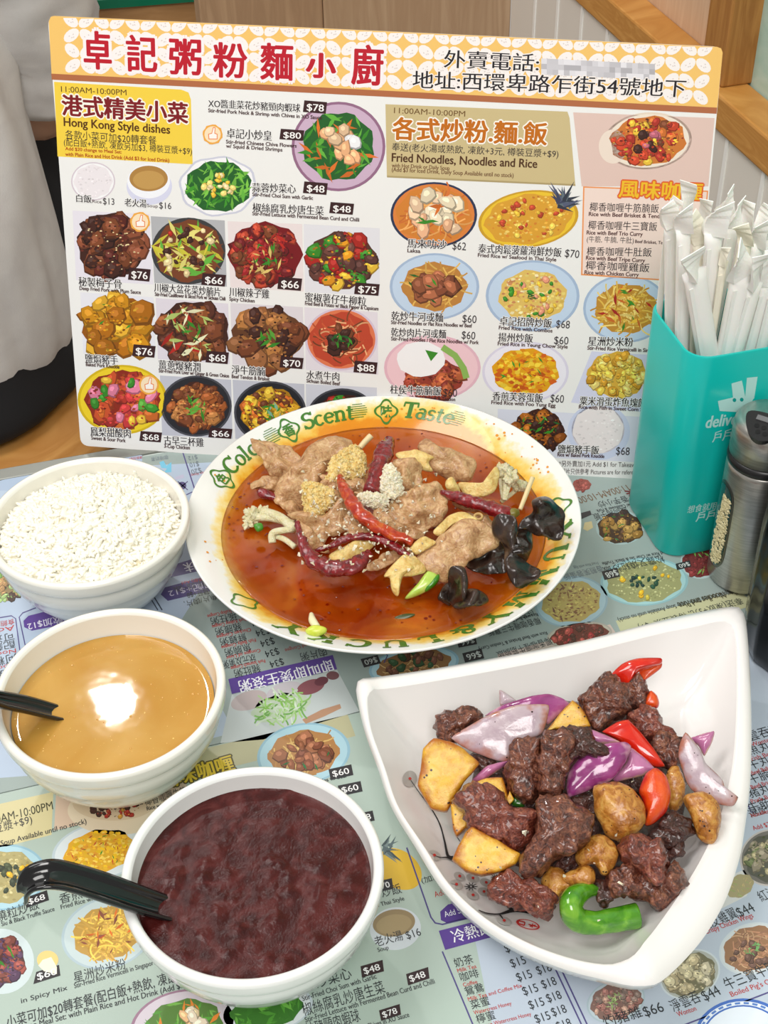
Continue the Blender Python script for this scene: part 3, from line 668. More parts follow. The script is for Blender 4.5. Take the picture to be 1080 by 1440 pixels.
dp((743, 308), 71, 40, S(238, 196, 50), [S(232, 176, 66), S(214, 130, 46), S(244, 210, 110)], 'rice', 190, .86, rim=S(206, 158, 40), base=S(220, 160, 50), rot=-.14, seed=20, extra=[('chunk', [YL, S(190, 70, 40), S(250, 214, 90)], 26, .55, .9)])
rg = random.Random(9)
for k in range(26):
    a = rg.uniform(-2.6, .4); ln = rg.uniform(14, 32); x, y = 792+rg.uniform(-8, 8), 286+rg.uniform(-6, 6); X, Y = math.cos(a), math.sin(a)
    P.poly([(x+Y*3, y-X*3), (x+X*ln, y+Y*ln), (x-Y*3, y+X*3)], rg.choice([S(62, 66, 92), S(84, 90, 116), S(50, 56, 70), S(96, 110, 120)]), 3+k*.02)
P.build('dish_picture', PRB, mb)
BP, BPr = S(196, 214, 236), S(166, 186, 214)
def bluepl(c, rx, ry, pal, st, n, **k): dp(c, rx, ry, BP, pal, st, n, k.pop('fr', .72), rim=BPr, **k)
bluepl((611, 403), 63, 47, [S(226, 180, 90), S(206, 150, 70)], 'noodle', 90, base=S(190, 130, 60), seed=21, extra=[('chunk', [S(150, 86, 56), S(128, 70, 46), S(176, 104, 70)], 26, 1.1, .6), ('leaf', [G1, G3], 5, .8, .9)])
bluepl((749, 416), 66, 50, [S(238, 214, 120), S(226, 190, 90), S(244, 230, 180), S(206, 140, 90)], 'rice', 240, base=S(226, 190, 100), seed=22, extra=[('chunk', [S(228, 150, 120), G1, YL], 26, .45, .9), ('leaf', [G3], 6, .6, .15)])
bluepl((880, 434), 60, 48, [S(226, 184, 76), S(206, 150, 50), S(240, 210, 120)], 'noodle', 150, base=S(196, 140, 50), seed=23, extra=[('leaf', [RD, OR, G1, YL], 24, .9, .9)])
dp((608, 517), 68, 46, S(240, 200, 208), [S(160, 66, 50), S(190, 100, 60), S(140, 56, 46)], 'chunk', 30, .6, rim=S(228, 182, 196), base=S(150, 60, 46), seed=24, size=1.3, food_c=(610, 532))
P.ell((592, 505), 34, 25, WH, 3.4, n=20, wob=.03); P.strip([(622, 488), (640, 500), (652, 518), (656, 532)], 9, S(140, 180, 90), 3.6); P.poly([(598, 492), (616, 496), (606, 508)], G1, 3.8); P.build('dish_picture', PRB, mb)
dp((739, 523), 61, 43, S(238, 234, 244), [S(236, 178, 20), S(226, 140, 20), S(244, 206, 60), S(200, 90, 20)], 'rice', 220, .76, rim=S(220, 214, 232), base=S(226, 160, 20), seed=25, size=1.7, extra=[('leaf', [G1, OR], 14, .6, .8)])
P.poly([(832, 494), (930, 500), (922, 582), (803, 566)], S(214, 214, 236), .8); dp((868, 527), 42, 32, None, [S(232, 200, 80), S(240, 214, 120), S(206, 150, 40)], 'chunk', 70, 1, base=S(216, 170, 60), seed=26, size=1.0)
bgq([(700, 575), (900, 586), (897, 650), (700, 640)], S(222, 222, 236)); dp((757, 606), 36, 30, None, [S(150, 80, 20), S(190, 110, 30), DB], 'chunk', 34, 1, base=DB, seed=27, size=1.4, extra=[('leaf', [G1, G3, G2], 18, 1, .9)])
P.ell((842, 607), 44, 40, S(206, 212, 236), 1); dp((841, 604), 37, 34, S(240, 232, 232), [S(244, 236, 236), S(228, 218, 218)], 'rice', 90, .95, rim=S(226, 216, 222), base=S(238, 228, 228), seed=28)
# --- thumbs-up marks
def thumb(x, y, r):
    P.ell((x, y), r, r, S(240, 170, 70), 4.2, n=20, wob=.05); P.ell((x, y), r*.82, r*.82, S(250, 226, 190), 4.3, n=20)
    P.poly([(x-r*.45, y-r*.05), (x-r*.1, y-r*.15), (x+r*.05, y-r*.75), (x+r*.3, y-r*.7), (x+r*.25, y-r*.15), (x+r*.5, y-r*.05), (x+r*.5, y+r*.5), (x-r*.4, y+r*.5)], S(236, 130, 70), 4.4)
    P.poly([(x-r*.36, y), (x-r*.05, y-r*.08), (x+r*.1, y-r*.66), (x+r*.22, y-r*.62), (x+r*.17, y-r*.08), (x+r*.42, y+.02), (x+r*.42, y+r*.42), (x-r*.32, y+r*.42)], S(252, 246, 240), 4.6)
for x, y in ((299, 189), (197, 312), (209.5, 541)):
    thumb(x, y, 14); P.build('thumbs_up_mark', PRB, mb)
# ================================================================== PRINTED MENUS ON THE TABLE
def tpl(u, v):
    q = onz(u, v, 0); return (q.x, q.y)
def t3(x, y, lay): return Vector((x, y, TZ+lay*LAY))
def sheet(name, px, col, label, lay=0):
    c = onz(*px[0], 0); e = empty(name, (c.x, c.y, TZ-.0006), label, 'menu sheet'); e['_org'] = list(e.location)
    p = [tpl(u, v) for u, v in px]
    ar = sum(p[i-1][0]*p[i][1]-p[i][0]*p[i-1][1] for i in range(len(p)))
    if ar < 0: p = p[::-1]
    n = len(p); V = [t3(x, y, lay) for x, y in p]+[Vector((x, y, TZ-.0006)) for x, y in p]
    F = [tuple(range(n)), tuple(range(2*n-1, n-1, -1))]+[(i, i+n, (i+1) % n+n, (i+1) % n) for i in range(n)]
    o = mk('paper', V, F, None, e, smooth=False, mats=[PRT], col=[col]*sum(len(f) for f in F)); return e
def ofp(x): return 1115-.227*x
def uvpx(u, v): return proj(TO+TU*u+TV*v+UPZ*0)
TO.z = TZ
# far sheet runs from the steel edge to the split line; near sheet from there towards the diner
sA, sB = onz(0, ofp(0), 0), onz(1000, ofp(1000), 0)
far = sheet('menu_sheet', [uvpx(.02, .014), uvpx(lenU-.004, .014), proj(sA+(sB-sA)*1.42), proj(sA-(sB-sA)*.62)], S(156, 170, 166), 'menu sheet lying upside down under the rice bowl and the soup plate')
near = sheet('menu_sheet', [proj(sA-(sB-sA)*.62+Vector((0, -.0008, 0))), proj(sA+(sB-sA)*1.40+Vector((0, -.0008, 0))), proj(sA+(sB-sA)*1.40+Vector((.06, -.30, 0))), proj(sA-(sB-sA)*.62+Vector((.06, -.30, 0)))], S(176, 193, 183), 'menu sheet lying right way up under the red bean bowl and the square dish')
P = Print(tpl, t3)
K2 = S(44, 48, 52); RD2 = S(186, 60, 56); PU = S(96, 70, 150); PUL = S(84, 76, 132)
def tx2(s, a, b, h, col=K2, bold=0.0, lay=5, **k): P.text(s, a, b, h, col, lay, bold=bold, **k)
def tagq(s, q, col=S(44, 40, 44), tc=S(240, 240, 240), flip=False):
    P.poly(q, col, 4)                       # q: reading-order corners tl,tr,br,bl
    tl, tr, br, bl = [Vector(p) for p in q]
    a = bl+(br-bl)*.14+(tl-bl)*.22; b = bl+(br-bl)*.86+(tl-bl)*.22
    P.text(s, tuple(a), tuple(b), (tl-bl).length*.56, tc, 5, bold=.01)
def line(pts, col=PUL, wd=2.2, lay=2): P.strip(pts, wd, col, lay)
def ptint(sh, *a): P.poly(*a); P.build('page_tint', PRT, sh)
# ---------------- near sheet
ptint(near, [(-60, 1144), (75, 1113.5), (72.5, 1174), (-60, 1208)], S(214, 204, 156), 1)
ptint(near, [(79, 1113), (262, 1070), (262, 1126), (76, 1168)], S(214, 190, 168), 1)
ptint(near, [(265, 1058), (489, 1005), (500, 1035), (300, 1085), (262, 1100)], S(190, 186, 150), .8)
ptint(near, [(600, 985), (1100, 870), (1300, 1100), (1100, 1480), (700, 1480)], S(188, 200, 214), .7)

tx2('11:00AM-10:00PM', (-27, 1164), (75, 1138), 12, S(60, 60, 40))
tx2('奉送(老火湯, 樽裝豆漿+$9)', (-120, 1204), (46, 1158), 14, S(60, 60, 60))
tx2('Daily Soup Available until no stock)', (-22, 1196), (122, 1158), 7.5, S(60, 60, 60), .01)
tx2('風味咖喱', (226, 1112), (331, 1083), 24, S(226, 196, 60), .02, outline=S(90, 80, 40), ow=.09)
tx2('椰香咖喱牛筋腩飯', (205, 1134), (284, 1112), 13); tx2('Rice with Beef Brisket', (207, 1140), (270, 1124), 5.5, bold=.02)
tagq('$60', [(462, 1082), (494, 1075), (497, 1090), (465, 1097)]); tx2('Stir-Fried Noodles w/ Beef', (405, 1111), (488, 1093), 5, bold=.02)
tagq('$60', [(475, 1105), (507, 1098.5), (510, 1113), (478, 1120)]); tx2('Stir-Fried Noodles w/ Pork', (430, 1130), (510, 1113), 5, bold=.02)
tagq('$68', [(495, 1146), (524, 1140), (527, 1154), (498, 1160)])
tagq('$70', [(525, 1241), (551, 1235), (553, 1250), (527, 1256)]); tx2('菠蘿海鮮炒飯', (480, 1276), (566, 1256), 15); tx2('Fried Rice w/ Seafood in Thai Style', (450, 1297), (569, 1266), 6, bold=.015)
tagq('$68', [(34, 1263), (66, 1252), (69, 1266), (37, 1277)])
tx2('松露燒粒炒飯', (-34, 1308), (56, 1278), 16); tx2('Fried Rice with Siu & Black Truffle Sauce', (-46, 1317), (77, 1281), 6.5, bold=.01)
tx2('香煎芙蓉蛋飯', (85, 1272), (182, 1244), 15); tx2('Fried Rice with Foo Yung Egg', (86, 1279), (186, 1251), 6.5, bold=.01)
tx2('星洲炒米粉', (105, 1383), (178, 1362), 16); tx2('Stir-Fried Rice Vermicelli in Singapore Style', (105, 1390), (236, 1351), 7, bold=.01)
tagq('$60', [(51, 1367), (83, 1357), (85, 1372), (47, 1384)]); tx2('in Spicy Mix', (30, 1411), (95, 1392), 7, bold=.01)
tx2('小菜可加$20轉套餐(配白飯+熱飲, 凍飲另加$3)', (10, 1447), (296, 1368), 18, bold=.005)
tx2('Add $20 change to Meal Set: with Plain Rice and Hot Drink (Add $3)', (-30, 1466), (262, 1388), 8.5, bold=.012)
tx2('老火湯', (529, 1332), (568, 1322), 15); tx2('$16', (573, 1321), (593, 1315), 11); tx2('Soup', (532, 1339), (547, 1335), 6, bold=.01)
tx2('蒜蓉炒菜心', (412, 1400), (496, 1376), 18); tx2('Stir-Fried Choi Sum with Garlic', (426, 1408), (530, 1376), 7.5, bold=.01)
tagq('$48', [(507, 1359), (538, 1350), (540, 1366), (509, 1375)], S(52, 34, 38))
tx2('椒絲腐乳炒唐生菜', (428, 1430), (543, 1396), 19); tx2('Stir-Fried Lettuce with Fermented Bean Curd and Chilli', (430, 1438), (612, 1383), 7.5, bold=.01)
tagq('$48', [(571, 1370), (602, 1360), (604, 1376), (574, 1386)], S(52, 34, 38))
tx2('韭菜花炒豬頸肉蝦球', (395, 1468), (508, 1436), 19); tx2('Stir-fried Pork Neck & Shrimp with Chives in XO Sauce', (410, 1478), (576, 1430), 7.5, bold=.01)
tagq('$78', [(533, 1421), (562, 1412), (564, 1427), (536, 1436)], S(52, 34, 38))
P.poly([(617, 1309), (730, 1280), (738, 1305), (626, 1336)], PU, 2)
tx2('冷熱飲品', (639, 1327), (712, 1307), 19, S(246, 246, 250), .01)
P.poly([(619, 1282), (630, 1272), (690, 1258), (690, 1284), (628, 1298), (620, 1294)], S(84, 60, 136), 2)
tx2('Add Soup $10', (626, 1290), (680, 1276), 8, S(230, 230, 240)); tx2('(加$7)', (594, 1243), (625, 1235), 9); tx2('Add $7', (612, 1262), (640, 1255), 8, RD2)
line([(572, 1192), (606, 1290), (612, 1298), (622, 1300), (740, 1272)])
line([(622, 1338), (668, 1448)]); line([(776, 1352), (822, 1450)]); line([(784, 1352), (830, 1450)])
for zh, en, zx, zy, pr in (('奶茶', 'Milk Tea', 641, 1361, 0), ('咖啡', 'Coffee', 649, 1381, 1), ('鴛鴦', 'Milk Tea and Coffee Mix', 656, 1401, 2), ('菜蜜', 'Watercress Honey', 664, 1420, 3), ('檸蜜', 'Lemon Watercress Honey', 672, 1440, 4)):
    tx2(zh, (zx, zy), (zx+26, zy-7), 13); ww = 3.3*len(en); tx2(en, (zx+3, zy+7), (zx+3+ww, zy+7-ww*.26), 5.5, RD2, .01)
    tx2('$15', (720+pr*8.6, 1361+pr*19.5), (741+pr*8.6, 1355+pr*19.5), 12); tx2('$18', (757+pr*7, 1371+pr*19.5), (777+pr*7, 1365+pr*19.5), 12)
tx2('$15', (712, 1340), (733, 1334), 12)
tx2('灼豬雜', (852, 1446), (905, 1430), 17); tx2('$66', (908, 1430), (935, 1422), 14); tx2('Offals', (858, 1454), (890, 1445), 7, RD2, .01)
tx2('淨雲吞', (948, 1424), (988, 1408), 17); tx2('$44', (992, 1408), (1015, 1398), 14); tx2('Wonton', (954, 1430), (980, 1421), 7, RD2, .01)
tx2('牛三寶牛腩', (1024, 1393), (1096, 1366), 17); tx2("Boiled Pig's Offals", (1029, 1402), (1100, 1378), 7, RD2, .01)
tx2('脆皮雞翼', (990, 1310), (1040, 1290), 16); tx2('$44', (1041, 1290), (1063, 1281), 13); tx2('Crispy Chicken Wings', (993, 1314), (1060, 1290), 7, RD2, .01)
tx2('紅油抄手', (1072, 1269), (1120, 1250), 15)
line([(940, 1450), (1090, 1392)]); line([(1048, 1120), (1056, 1142), (1062, 1142)], wd=1.6)
for k, (zh, en) in enumerate((('雲吞麵', 'Wonton Noodles'), ('魚丸麵', 'Fish Ball Noodles'), ('牛丸麵', 'Beef Ball and Noodles'), ('牛腩麵', 'Beef Brisket Noodles'), ('豬丸麵', 'Pork Ball Noodles'), ('牛筋麵', 'Noodles with Tendon'))):
    y = 1043+k*20; tx2(zh, (1056, y), (1102, y-13), 14); tx2(en, (1058, y+7), (1120, y-11), 5.5, RD2, .01)
tx2('選配生菜', (1056, 1150), (1110, 1136), 11); tx2('Add $7 for lettuce', (1060, 1168), (1120, 1152), 6, RD2, .01)
P.build('printed_text', PRT, near)
def dt(sh, *a, **k): dish(P, *a, **k); P.build('dish_picture', PRT, sh)
CYP = S(176, 212, 224); CYR = S(150, 190, 208)
Y1, Y2, Y3 = S(232, 182, 40), S(214, 146, 40), S(240, 206, 90)
P.ell((165, 1140), 70, 34, S(226, 212, 186), 1.2); P.ell((160, 1130), 58, 24, S(214, 196, 166), 1.4)
dt(near, (160, 1130), 52, 21, S(150, 60, 40), [S(170, 50, 40), S(70, 40, 34), S(200, 150, 60)], 'chunk', 30, .95, base=S(110, 50, 40), seed=31)
dt(near, (427, 1060), 66, 43, CYP, [S(216, 180, 110), S(190, 140, 80)], 'noodle', 90, .76, rim=CYR, base=S(180, 130, 80), rot=-.15, seed=32, extra=[('chunk', [S(150, 92, 62), S(128, 72, 50), S(172, 112, 80)], 34, 1.1, .75), ('leaf', [S(40, 110, 60)], 4, .7, .9)])
dt(near, (140, 1197), 68, 40, S(216, 226, 230), [Y1, Y2, Y3, S(236, 190, 20)], 'rice', 230, .74, rim=S(190, 206, 214), base=S(226, 170, 40), rot=-.2, seed=33, size=1.4, extra=[('leaf', [S(200, 80, 40), S(176, 60, 40), G1], 28, .5, .95)])
dt(near, (6, 1234), 60, 46, CYP, [S(190, 176, 120), S(170, 156, 100), S(214, 204, 150)], 'rice', 200, .8, rim=CYR, base=S(176, 164, 110), rot=-.2, seed=34, extra=[('chunk', [S(50, 60, 40), S(70, 80, 50)], 16, .6, .6), ('chunk', [Y1], 8, .5, .9)])
dt(near, (151, 1312), 66, 50, S(196, 212, 214), [Y3, S(214, 170, 80), S(196, 150, 60)], 'noodle', 190, .74, rim=S(176, 196, 204), base=S(190, 150, 70), rot=-.3, seed=35, extra=[('leaf', [S(190, 80, 40), OR, S(140, 80, 60)], 22, .8, .9)])
dt(near, (2, 1352), 46, 46, S(206, 220, 222), [S(130, 70, 60), S(160, 80, 70), S(90, 60, 90)], 'chunk', 40, .72, base=S(80, 50, 50), rot=-.2, seed=36, extra=[('leaf', [G1], 8, .8, .8)])
dt(near, (258, 1442), 76, 50, S(214, 204, 214), [S(90, 160, 60), S(220, 130, 50), S(120, 180, 80)], 'leaf', 50, .72, rim=S(160, 124, 146), base=S(90, 130, 60), rot=-.2, seed=37, extra=[('chunk', [S(240, 216, 170), S(244, 226, 200), S(236, 190, 140)], 14, 1, .6)])
dt(near, (375, 1420), 66, 34, S(226, 232, 236), [S(80, 150, 50), S(110, 180, 70), S(60, 120, 40)], 'leaf', 60, .78, rim=S(200, 212, 220), base=S(60, 120, 40), rot=-.2, seed=38, size=1.5)
P.ell((556, 1306), 36, 30, S(206, 214, 220), 1, -.15); P.ell((554, 1298), 30, 19, S(150, 130, 96), 1.2, -.15); P.ell((554, 1300), 25, 14, S(166, 146, 108), 1.4, -.15); P.build('dish_picture', PRT, near)
rg = random.Random(4)
P.ell((560, 1222), 36, 26, S(220, 180, 60), 1, .6)
for k in range(18):
    a = rg.uniform(-1.8, .8); ln = rg.uniform(10, 24); x, y = 544+rg.uniform(-6, 6), 1196+rg.uniform(-6, 6); X, Y = math.cos(a), math.sin(a)
    P.poly([(x+Y*2.5, y-X*2.5), (x+X*ln, y+Y*ln), (x-Y*2.5, y+X*2.5)], rg.choice([S(90, 106, 110), S(120, 136, 136), S(66, 80, 84)]), 3+k*.02)
P.build('dish_picture', PRT, near)
GRY = S(206, 216, 222)
dt(near, (866, 1408), 42, 30, S(196, 210, 216), [S(170, 120, 110), S(196, 160, 140), S(150, 130, 120)], 'chunk', 40, .86, rim=S(176, 196, 204), base=S(140, 110, 100), rot=-.3, seed=39, extra=[('leaf', [S(150, 190, 110), S(196, 214, 150)], 20, .7, .5)])
dt(near, (970, 1370), 44, 34, S(180, 184, 176), [S(206, 196, 160), S(190, 176, 140), S(220, 210, 180)], 'chunk', 26, .84, rim=GRY, base=S(120, 116, 90), rot=-.4, seed=40, size=1.4)
dt(near, (1058, 1334), 48, 36, S(214, 220, 222), [S(190, 140, 110), S(206, 166, 130), S(150, 110, 90)], 'noodle', 110, .86, rim=GRY, base=S(160, 120, 90), rot=-.3, seed=41, extra=[('chunk', [S(120, 90, 80)], 16, .8, .9), ('leaf', [S(120, 180, 110)], 16, .6, .3)])
dt(near, (1084, 1206), 44, 40, S(120, 116, 110), [S(150, 140, 120), S(176, 166, 130), S(110, 120, 80)], 'chunk', 30, .84, rim=S(196, 190, 186), base=S(90, 90, 80), rot=-.3, seed=42)
P.poly([(1030, 1230), (1068, 1214), (1050, 1260), (1010, 1280)], S(214, 216, 214), 1); dt(near, (1040, 1246), 22, 16, None, [S(190, 170, 120), S(160, 180, 110)], 'leaf', 26, .95, base=S(170, 160, 120), rot=-.5, seed=43)
for rr, cc in ((1, S(70, 110, 190)), (.93, S(226, 234, 244)), (.84, S(70, 110, 190)), (.8, S(226, 234, 244))): P.ell((1045, 1462), 70*rr, 58*rr, cc, 2+(1-rr)*3)
for k in range(14):
    a = -2.9+k*.2; P.poly([(1045+math.cos(a+d)*70*r, 1462+math.sin(a+d)*58*r) for d, r in ((-.06, .86), (.06, .86), (.06, .91), (-.06, .91))], S(90, 130, 200), 3.4)
P.build('dish_picture', PRT, near)
P.poly([(72, 1346), (80, 1360), (80, 1370), (62, 1366), (54, 1358), (60, 1350)], S(250, 240, 214), 4.2); P.ell((67, 1350), 15, 13, S(244, 206, 130), 4); P.build('thumbs_up_mark', PRT, near)
# ---------------- far sheet (its text reads from the other side)
ptint(far, [(-80, 1100), (-80, 690), (200, 655), (300, 650), (330, 740), (300, 800), (250, 880), (330, 1030), (120, 1085)], S(180, 196, 216), .6)
ptint(far, [(242, 795), (290, 780), (300, 800), (285, 802), (240, 812)], PUL, 1)
ptint(far, [(226, 836), (232, 826), (300, 808), (320, 825), (300, 830), (236, 845)], PUL, 1)
ptint(far, [(0, 676), (60, 660), (130, 640), (200, 640), (200, 656), (30, 690), (0, 690)], S(168, 186, 210), .8)
ptint(far, [(33, 873), (40, 866), (75, 857), (105, 850), (110, 868), (90, 878), (45, 887), (34, 882)], PU, 1)
ptint(far, [(321, 955), (468, 921), (474, 941), (326, 976)], PU, 1)
ptint(far, [(326, 977), (474, 942), (505, 1000), (370, 1040), (310, 1045)], S(196, 204, 204), .8)
ptint(far, [(866, 873), (1040, 832), (1064, 850), (880, 905)], S(196, 196, 156), .9)
ptint(far, [(700, 920), (858, 878), (876, 905), (780, 935), (700, 945)], S(206, 190, 180), .9)

def up(s, a, b, h, col=K2, bold=0.0, **k): P.text(s, a, b, h, col, 5, bold=bold, **k)     # a right-hand start, b left-hand end
up('即叫即煲生滾粥', (465, 927), (334, 958), 17, S(240, 240, 246), .01)
up('味', (275, 788), (256, 793), 14, S(226, 226, 236), .005); up('招牌小食', (330, 772), (281, 786), 14, S(226, 226, 236)); up('加配+$12', (300, 816), (236, 831), 10, S(214, 210, 230)); up('熱飲加$12', (100, 862), (38, 877), 11, S(232, 230, 244), .005)
up('(配白飯/熱飲) Add', (310, 806), (255, 818), 5.5, RD2); up('凡粥加配料一隻$1, 皮蛋一個$6,', (322, 808), (243, 826), 9, S(60, 66, 60)); up('豬腰/雞球/豬肝+$8', (330, 818), (262, 834), 9, S(60, 66, 60)); up('牛肉/魚片/肉片,', (326, 829), (258, 846), 9, S(60, 66, 60))
for k, (zh, en) in enumerate((('豬肚粥', 'Pork Stomach Congee'), ('狀元及第粥', 'Congee of Liver'), ('魚腩粥', 'Fish Belly Congee'), ('鮮雞粥', 'Chicken Congee'), ('豬腰粥', 'Pork Kidney Congee'), ('瑤柱粥', 'Dried Scallop Congee'))):
    dx, dy = -6.6*k, -14.6*k
    x1 = 364+dx; y1 = 934+dy
    wd = 46 if k == 1 else 36
    up(zh, (x1, y1), (x1-wd, y1+wd*.23), 12); up(en, (x1+8, y1+13-20), (x1-40, y1+24-20), 5, RD2, .01); up('$34', (397+dx, 926+dy), (378+dx, 931+dy), 9.5)
up('肉片粥', (457, 911), (421, 919), 12); up('Sliced Congee', (440, 903), (400, 913), 5, RD2)
up('食飽加底 Add Rice', (20, 870), (-60, 886), 8, RD2); up('Add $3', (20, 879), (-40, 893), 7, RD2); up('可選配', (19, 889), (-30, 900), 11); up('配熱飲', (20, 900), (-30, 911), 11); up('Noodles', (22, 912), (-30, 924), 6, RD2); up('河粉麵', (23, 918), (-30, 931), 13); up('Noodles', (24, 931), (-30, 944), 6, RD2); up('撈麵', (24, 938), (-30, 950), 13)
line([(-20, 872), (16, 866), (22, 870), (28, 915)], PUL, 1.6); line([(60, 851), (32, 862), (27, 868), (36, 910)], PUL, 1.6); line([(257, 636), (276, 695)], PUL, 1.8); line([(212, 842), (222, 858)], S(60, 70, 90), 1.6); line([(217, 840), (228, 858)], S(60, 70, 90), 1.8)
line([(540, 932), (545, 922), (540, 916)], PUL, 1.6)
up('$12', (277, 640), (264, 642), 6, S(110, 120, 130)); up('$10', (279, 649), (266, 651), 7, S(110, 120, 130)); up('$20', (282, 658), (268, 661), 7, S(110, 120, 130)); up('Watercress Honey', (300, 660), (268, 667), 4, RD2)
up('咖啡奶茶', (236, 640), (212, 643), 6, S(120, 130, 140)); up('凍飲加$3', (200, 641), (182, 644), 4, RD2)
P.poly([(224, 650), (230, 648), (234, 655), (241, 650), (241, 664), (230, 665), (235, 659), (227, 658)], S(120, 196, 226), 2); P.poly([(225, 659), (231, 662), (228, 666), (222, 663)], S(120, 196, 226), 2)
P.poly([(246, 671), (258, 667), (259, 672), (247, 675)], S(190, 190, 214), 2); P.ell((256, 683), 6, 5.5, S(90, 84, 130), 2); line([(250, 677), (264, 689)], S(90, 84, 130), 1.4); line([(264, 677), (250, 689)], S(90, 84, 130), 1.4)
line([(262, 696), (270, 692), (276, 697), (274, 702)], PUL, 1.4)
up('11:00AM-10:00PM', (880, 682), (795, 704), 9, S(120, 90, 60)); up('港式小菜', (950, 676), (878, 690), 14, S(120, 40, 40), .03); up('香芋小炒', (880, 697), (838, 706), 9)
up('鹽焗豬手飯', (880, 713), (832, 723), 10); up('w/ Cauliflower & Pork', (885, 708), (838, 717), 4.5, bold=.01)
up('松露叉燒粒炒飯', (930, 780), (846, 798), 11, K2); up('Fried Rice w/ Char Siu & Black Truffle', (940, 774), (846, 791), 4.5, bold=.01)
up('香煎芙蓉蛋飯', (845, 795), (790, 808), 9, S(110, 120, 126)); up('Fried Rice with Egg', (840, 790), (806, 797), 4, S(110, 120, 126))
tagq('$68', [(872, 811), (850, 816), (846, 804), (868, 798)], S(54, 50, 52), S(210, 214, 210)); tagq('$60', [(972, 797), (952, 802), (950, 793), (970, 788)], S(54, 50, 52), S(210, 214, 210))
P.poly([(822, 735), (832, 733), (834, 742), (826, 747), (820, 744)], S(214, 196, 150), 3); P.poly([(815, 722), (830, 718), (832, 724), (818, 730)], S(60, 56, 58), 3)
up('(Add $3 for Iced Drink, Daily Soup Available until no stock)', (1030, 830), (868, 870), 5.5, S(70, 70, 60), .01); up('Fried Noodles, Noodles and Rice', (1072, 818), (952, 848), 9, S(80, 76, 56), .01)
up('奉送(凍飲+3元, 樽裝豆漿+$9)', (1040, 840), (896, 879), 10, S(60, 66, 60))
up('椰香咖喱牛三寶飯', (757, 868), (683, 886), 10); up('Rice with Beef Trio Curry', (755, 862), (698, 876), 4.8, bold=.01); up('(牛筋)', (748, 858), (728, 863), 8)
up('椰香咖喱牛筋腩飯', (772, 896), (697, 917), 11); up('Rice with Beef Brisket & Tendon Curry', (768, 888), (672, 911), 4.8, bold=.01)
tagq('$66', [(671, 906), (645, 911), (642, 900), (668, 894)], S(54, 50, 52), S(200, 206, 202)); tagq('$66', [(681, 926), (654, 932), (650, 919), (677, 912)], S(54, 50, 52), S(200, 206, 202)); tagq('$60', [(536, 933), (512, 939), (507, 927), (531, 921)], S(54, 50, 52), S(200, 206, 202))
line([(648, 925), (662, 935), (648, 950)], S(150, 160, 160), 1)
P.build('printed_text', PRT, far)
dt(far, (395, 995), 70, 32, None, [S(150, 196, 110), S(120, 176, 90), S(176, 210, 150), S(206, 220, 200)], 'noodle', 70, .6, base=S(190, 206, 180), rot=-.25, seed=51, size=1.6, extra=[('leaf', [S(140, 196, 90), S(206, 220, 200)], 20, 1.2, .9)])
P.ell((350, 985), 26, 13, S(190, 176, 176), 1.2, -.3); P.ell((400, 972), 26, 12, S(196, 190, 196), 1.2, -.3); P.ell((437, 966), 20, 10, S(140, 84, 92), 1.3, -.3); P.ell((452, 958), 10, 6, S(110, 60, 70), 1.4, -.3); P.ell((468, 950), 9, 6, S(120, 80, 84), 1.3)
P.poly([(425, 1012), (452, 998), (478, 990), (480, 996), (455, 1008), (430, 1018)], S(186, 144, 116), 1.5); P.build('dish_picture', PRT, far)
dt(far, (6, 824), 42, 22, None, [S(130, 180, 90), S(170, 200, 130), S(190, 150, 100), S(80, 60, 50)], 'chunk', 50, .95, base=S(150, 130, 90), rot=-.2, seed=52, size=1.3)
dt(far, (582, 936), 64, 26, CYP, [S(206, 176, 120), S(180, 140, 90)], 'noodle', 60, .82, rim=CYR, base=S(150, 110, 70), rot=-.15, seed=53, extra=[('chunk', [S(130, 84, 66), S(110, 70, 54), S(60, 90, 60)], 26, 1.2, .9)])
dt(far, (803, 846), 52, 36, S(168, 196, 206), [S(206, 190, 110), S(176, 150, 90), S(140, 100, 70)], 'rice', 200, .80, rim=S(150, 176, 188), base=S(186, 166, 100), rot=-.1, seed=54, extra=[('leaf', [S(120, 80, 70), S(150, 110, 70)], 26, .7, .95)])
dt(far, (906, 818), 62, 34, S(166, 206, 208), [S(176, 176, 120), S(150, 150, 100), S(206, 206, 150)], 'rice', 260, .86, rim=S(146, 186, 192), base=S(160, 160, 110), rot=-.05, seed=55, size=.8, extra=[('chunk', [S(40, 60, 56), S(50, 80, 60)], 14, .5, .4), ('chunk', [Y1, S(220, 200, 80)], 9, .6, .9)])
dt(far, (872, 742), 34, 24, S(170, 190, 190), [S(150, 110, 50), S(90, 60, 40), S(190, 150, 80)], 'chunk', 26, .92, base=S(70, 50, 40), seed=56, size=1.4, extra=[('leaf', [G1, S(60, 130, 80)], 8, .8, .9)])
dt(far, (985, 790), 28, 24, S(180, 200, 200), [S(150, 60, 60), S(120, 50, 50)], 'chunk', 22, .9, base=S(120, 50, 50), seed=57, extra=[('leaf', [S(130, 190, 90)], 6, 1.6, .9)])
dt(far, (815, 893), 46, 18, S(190, 186, 170), [S(170, 60, 60), S(120, 70, 60), S(190, 90, 80), S(90, 60, 50)], 'chunk', 30, .88, rim=S(176, 170, 160), base=S(110, 60, 50), rot=-.12, seed=58, size=1.2)
dt(far, (818, 682), 14, 9, None, [S(170, 90, 80), S(150, 70, 60)], 'chunk', 14, .95, base=S(150, 80, 70), seed=59, size=1.6)
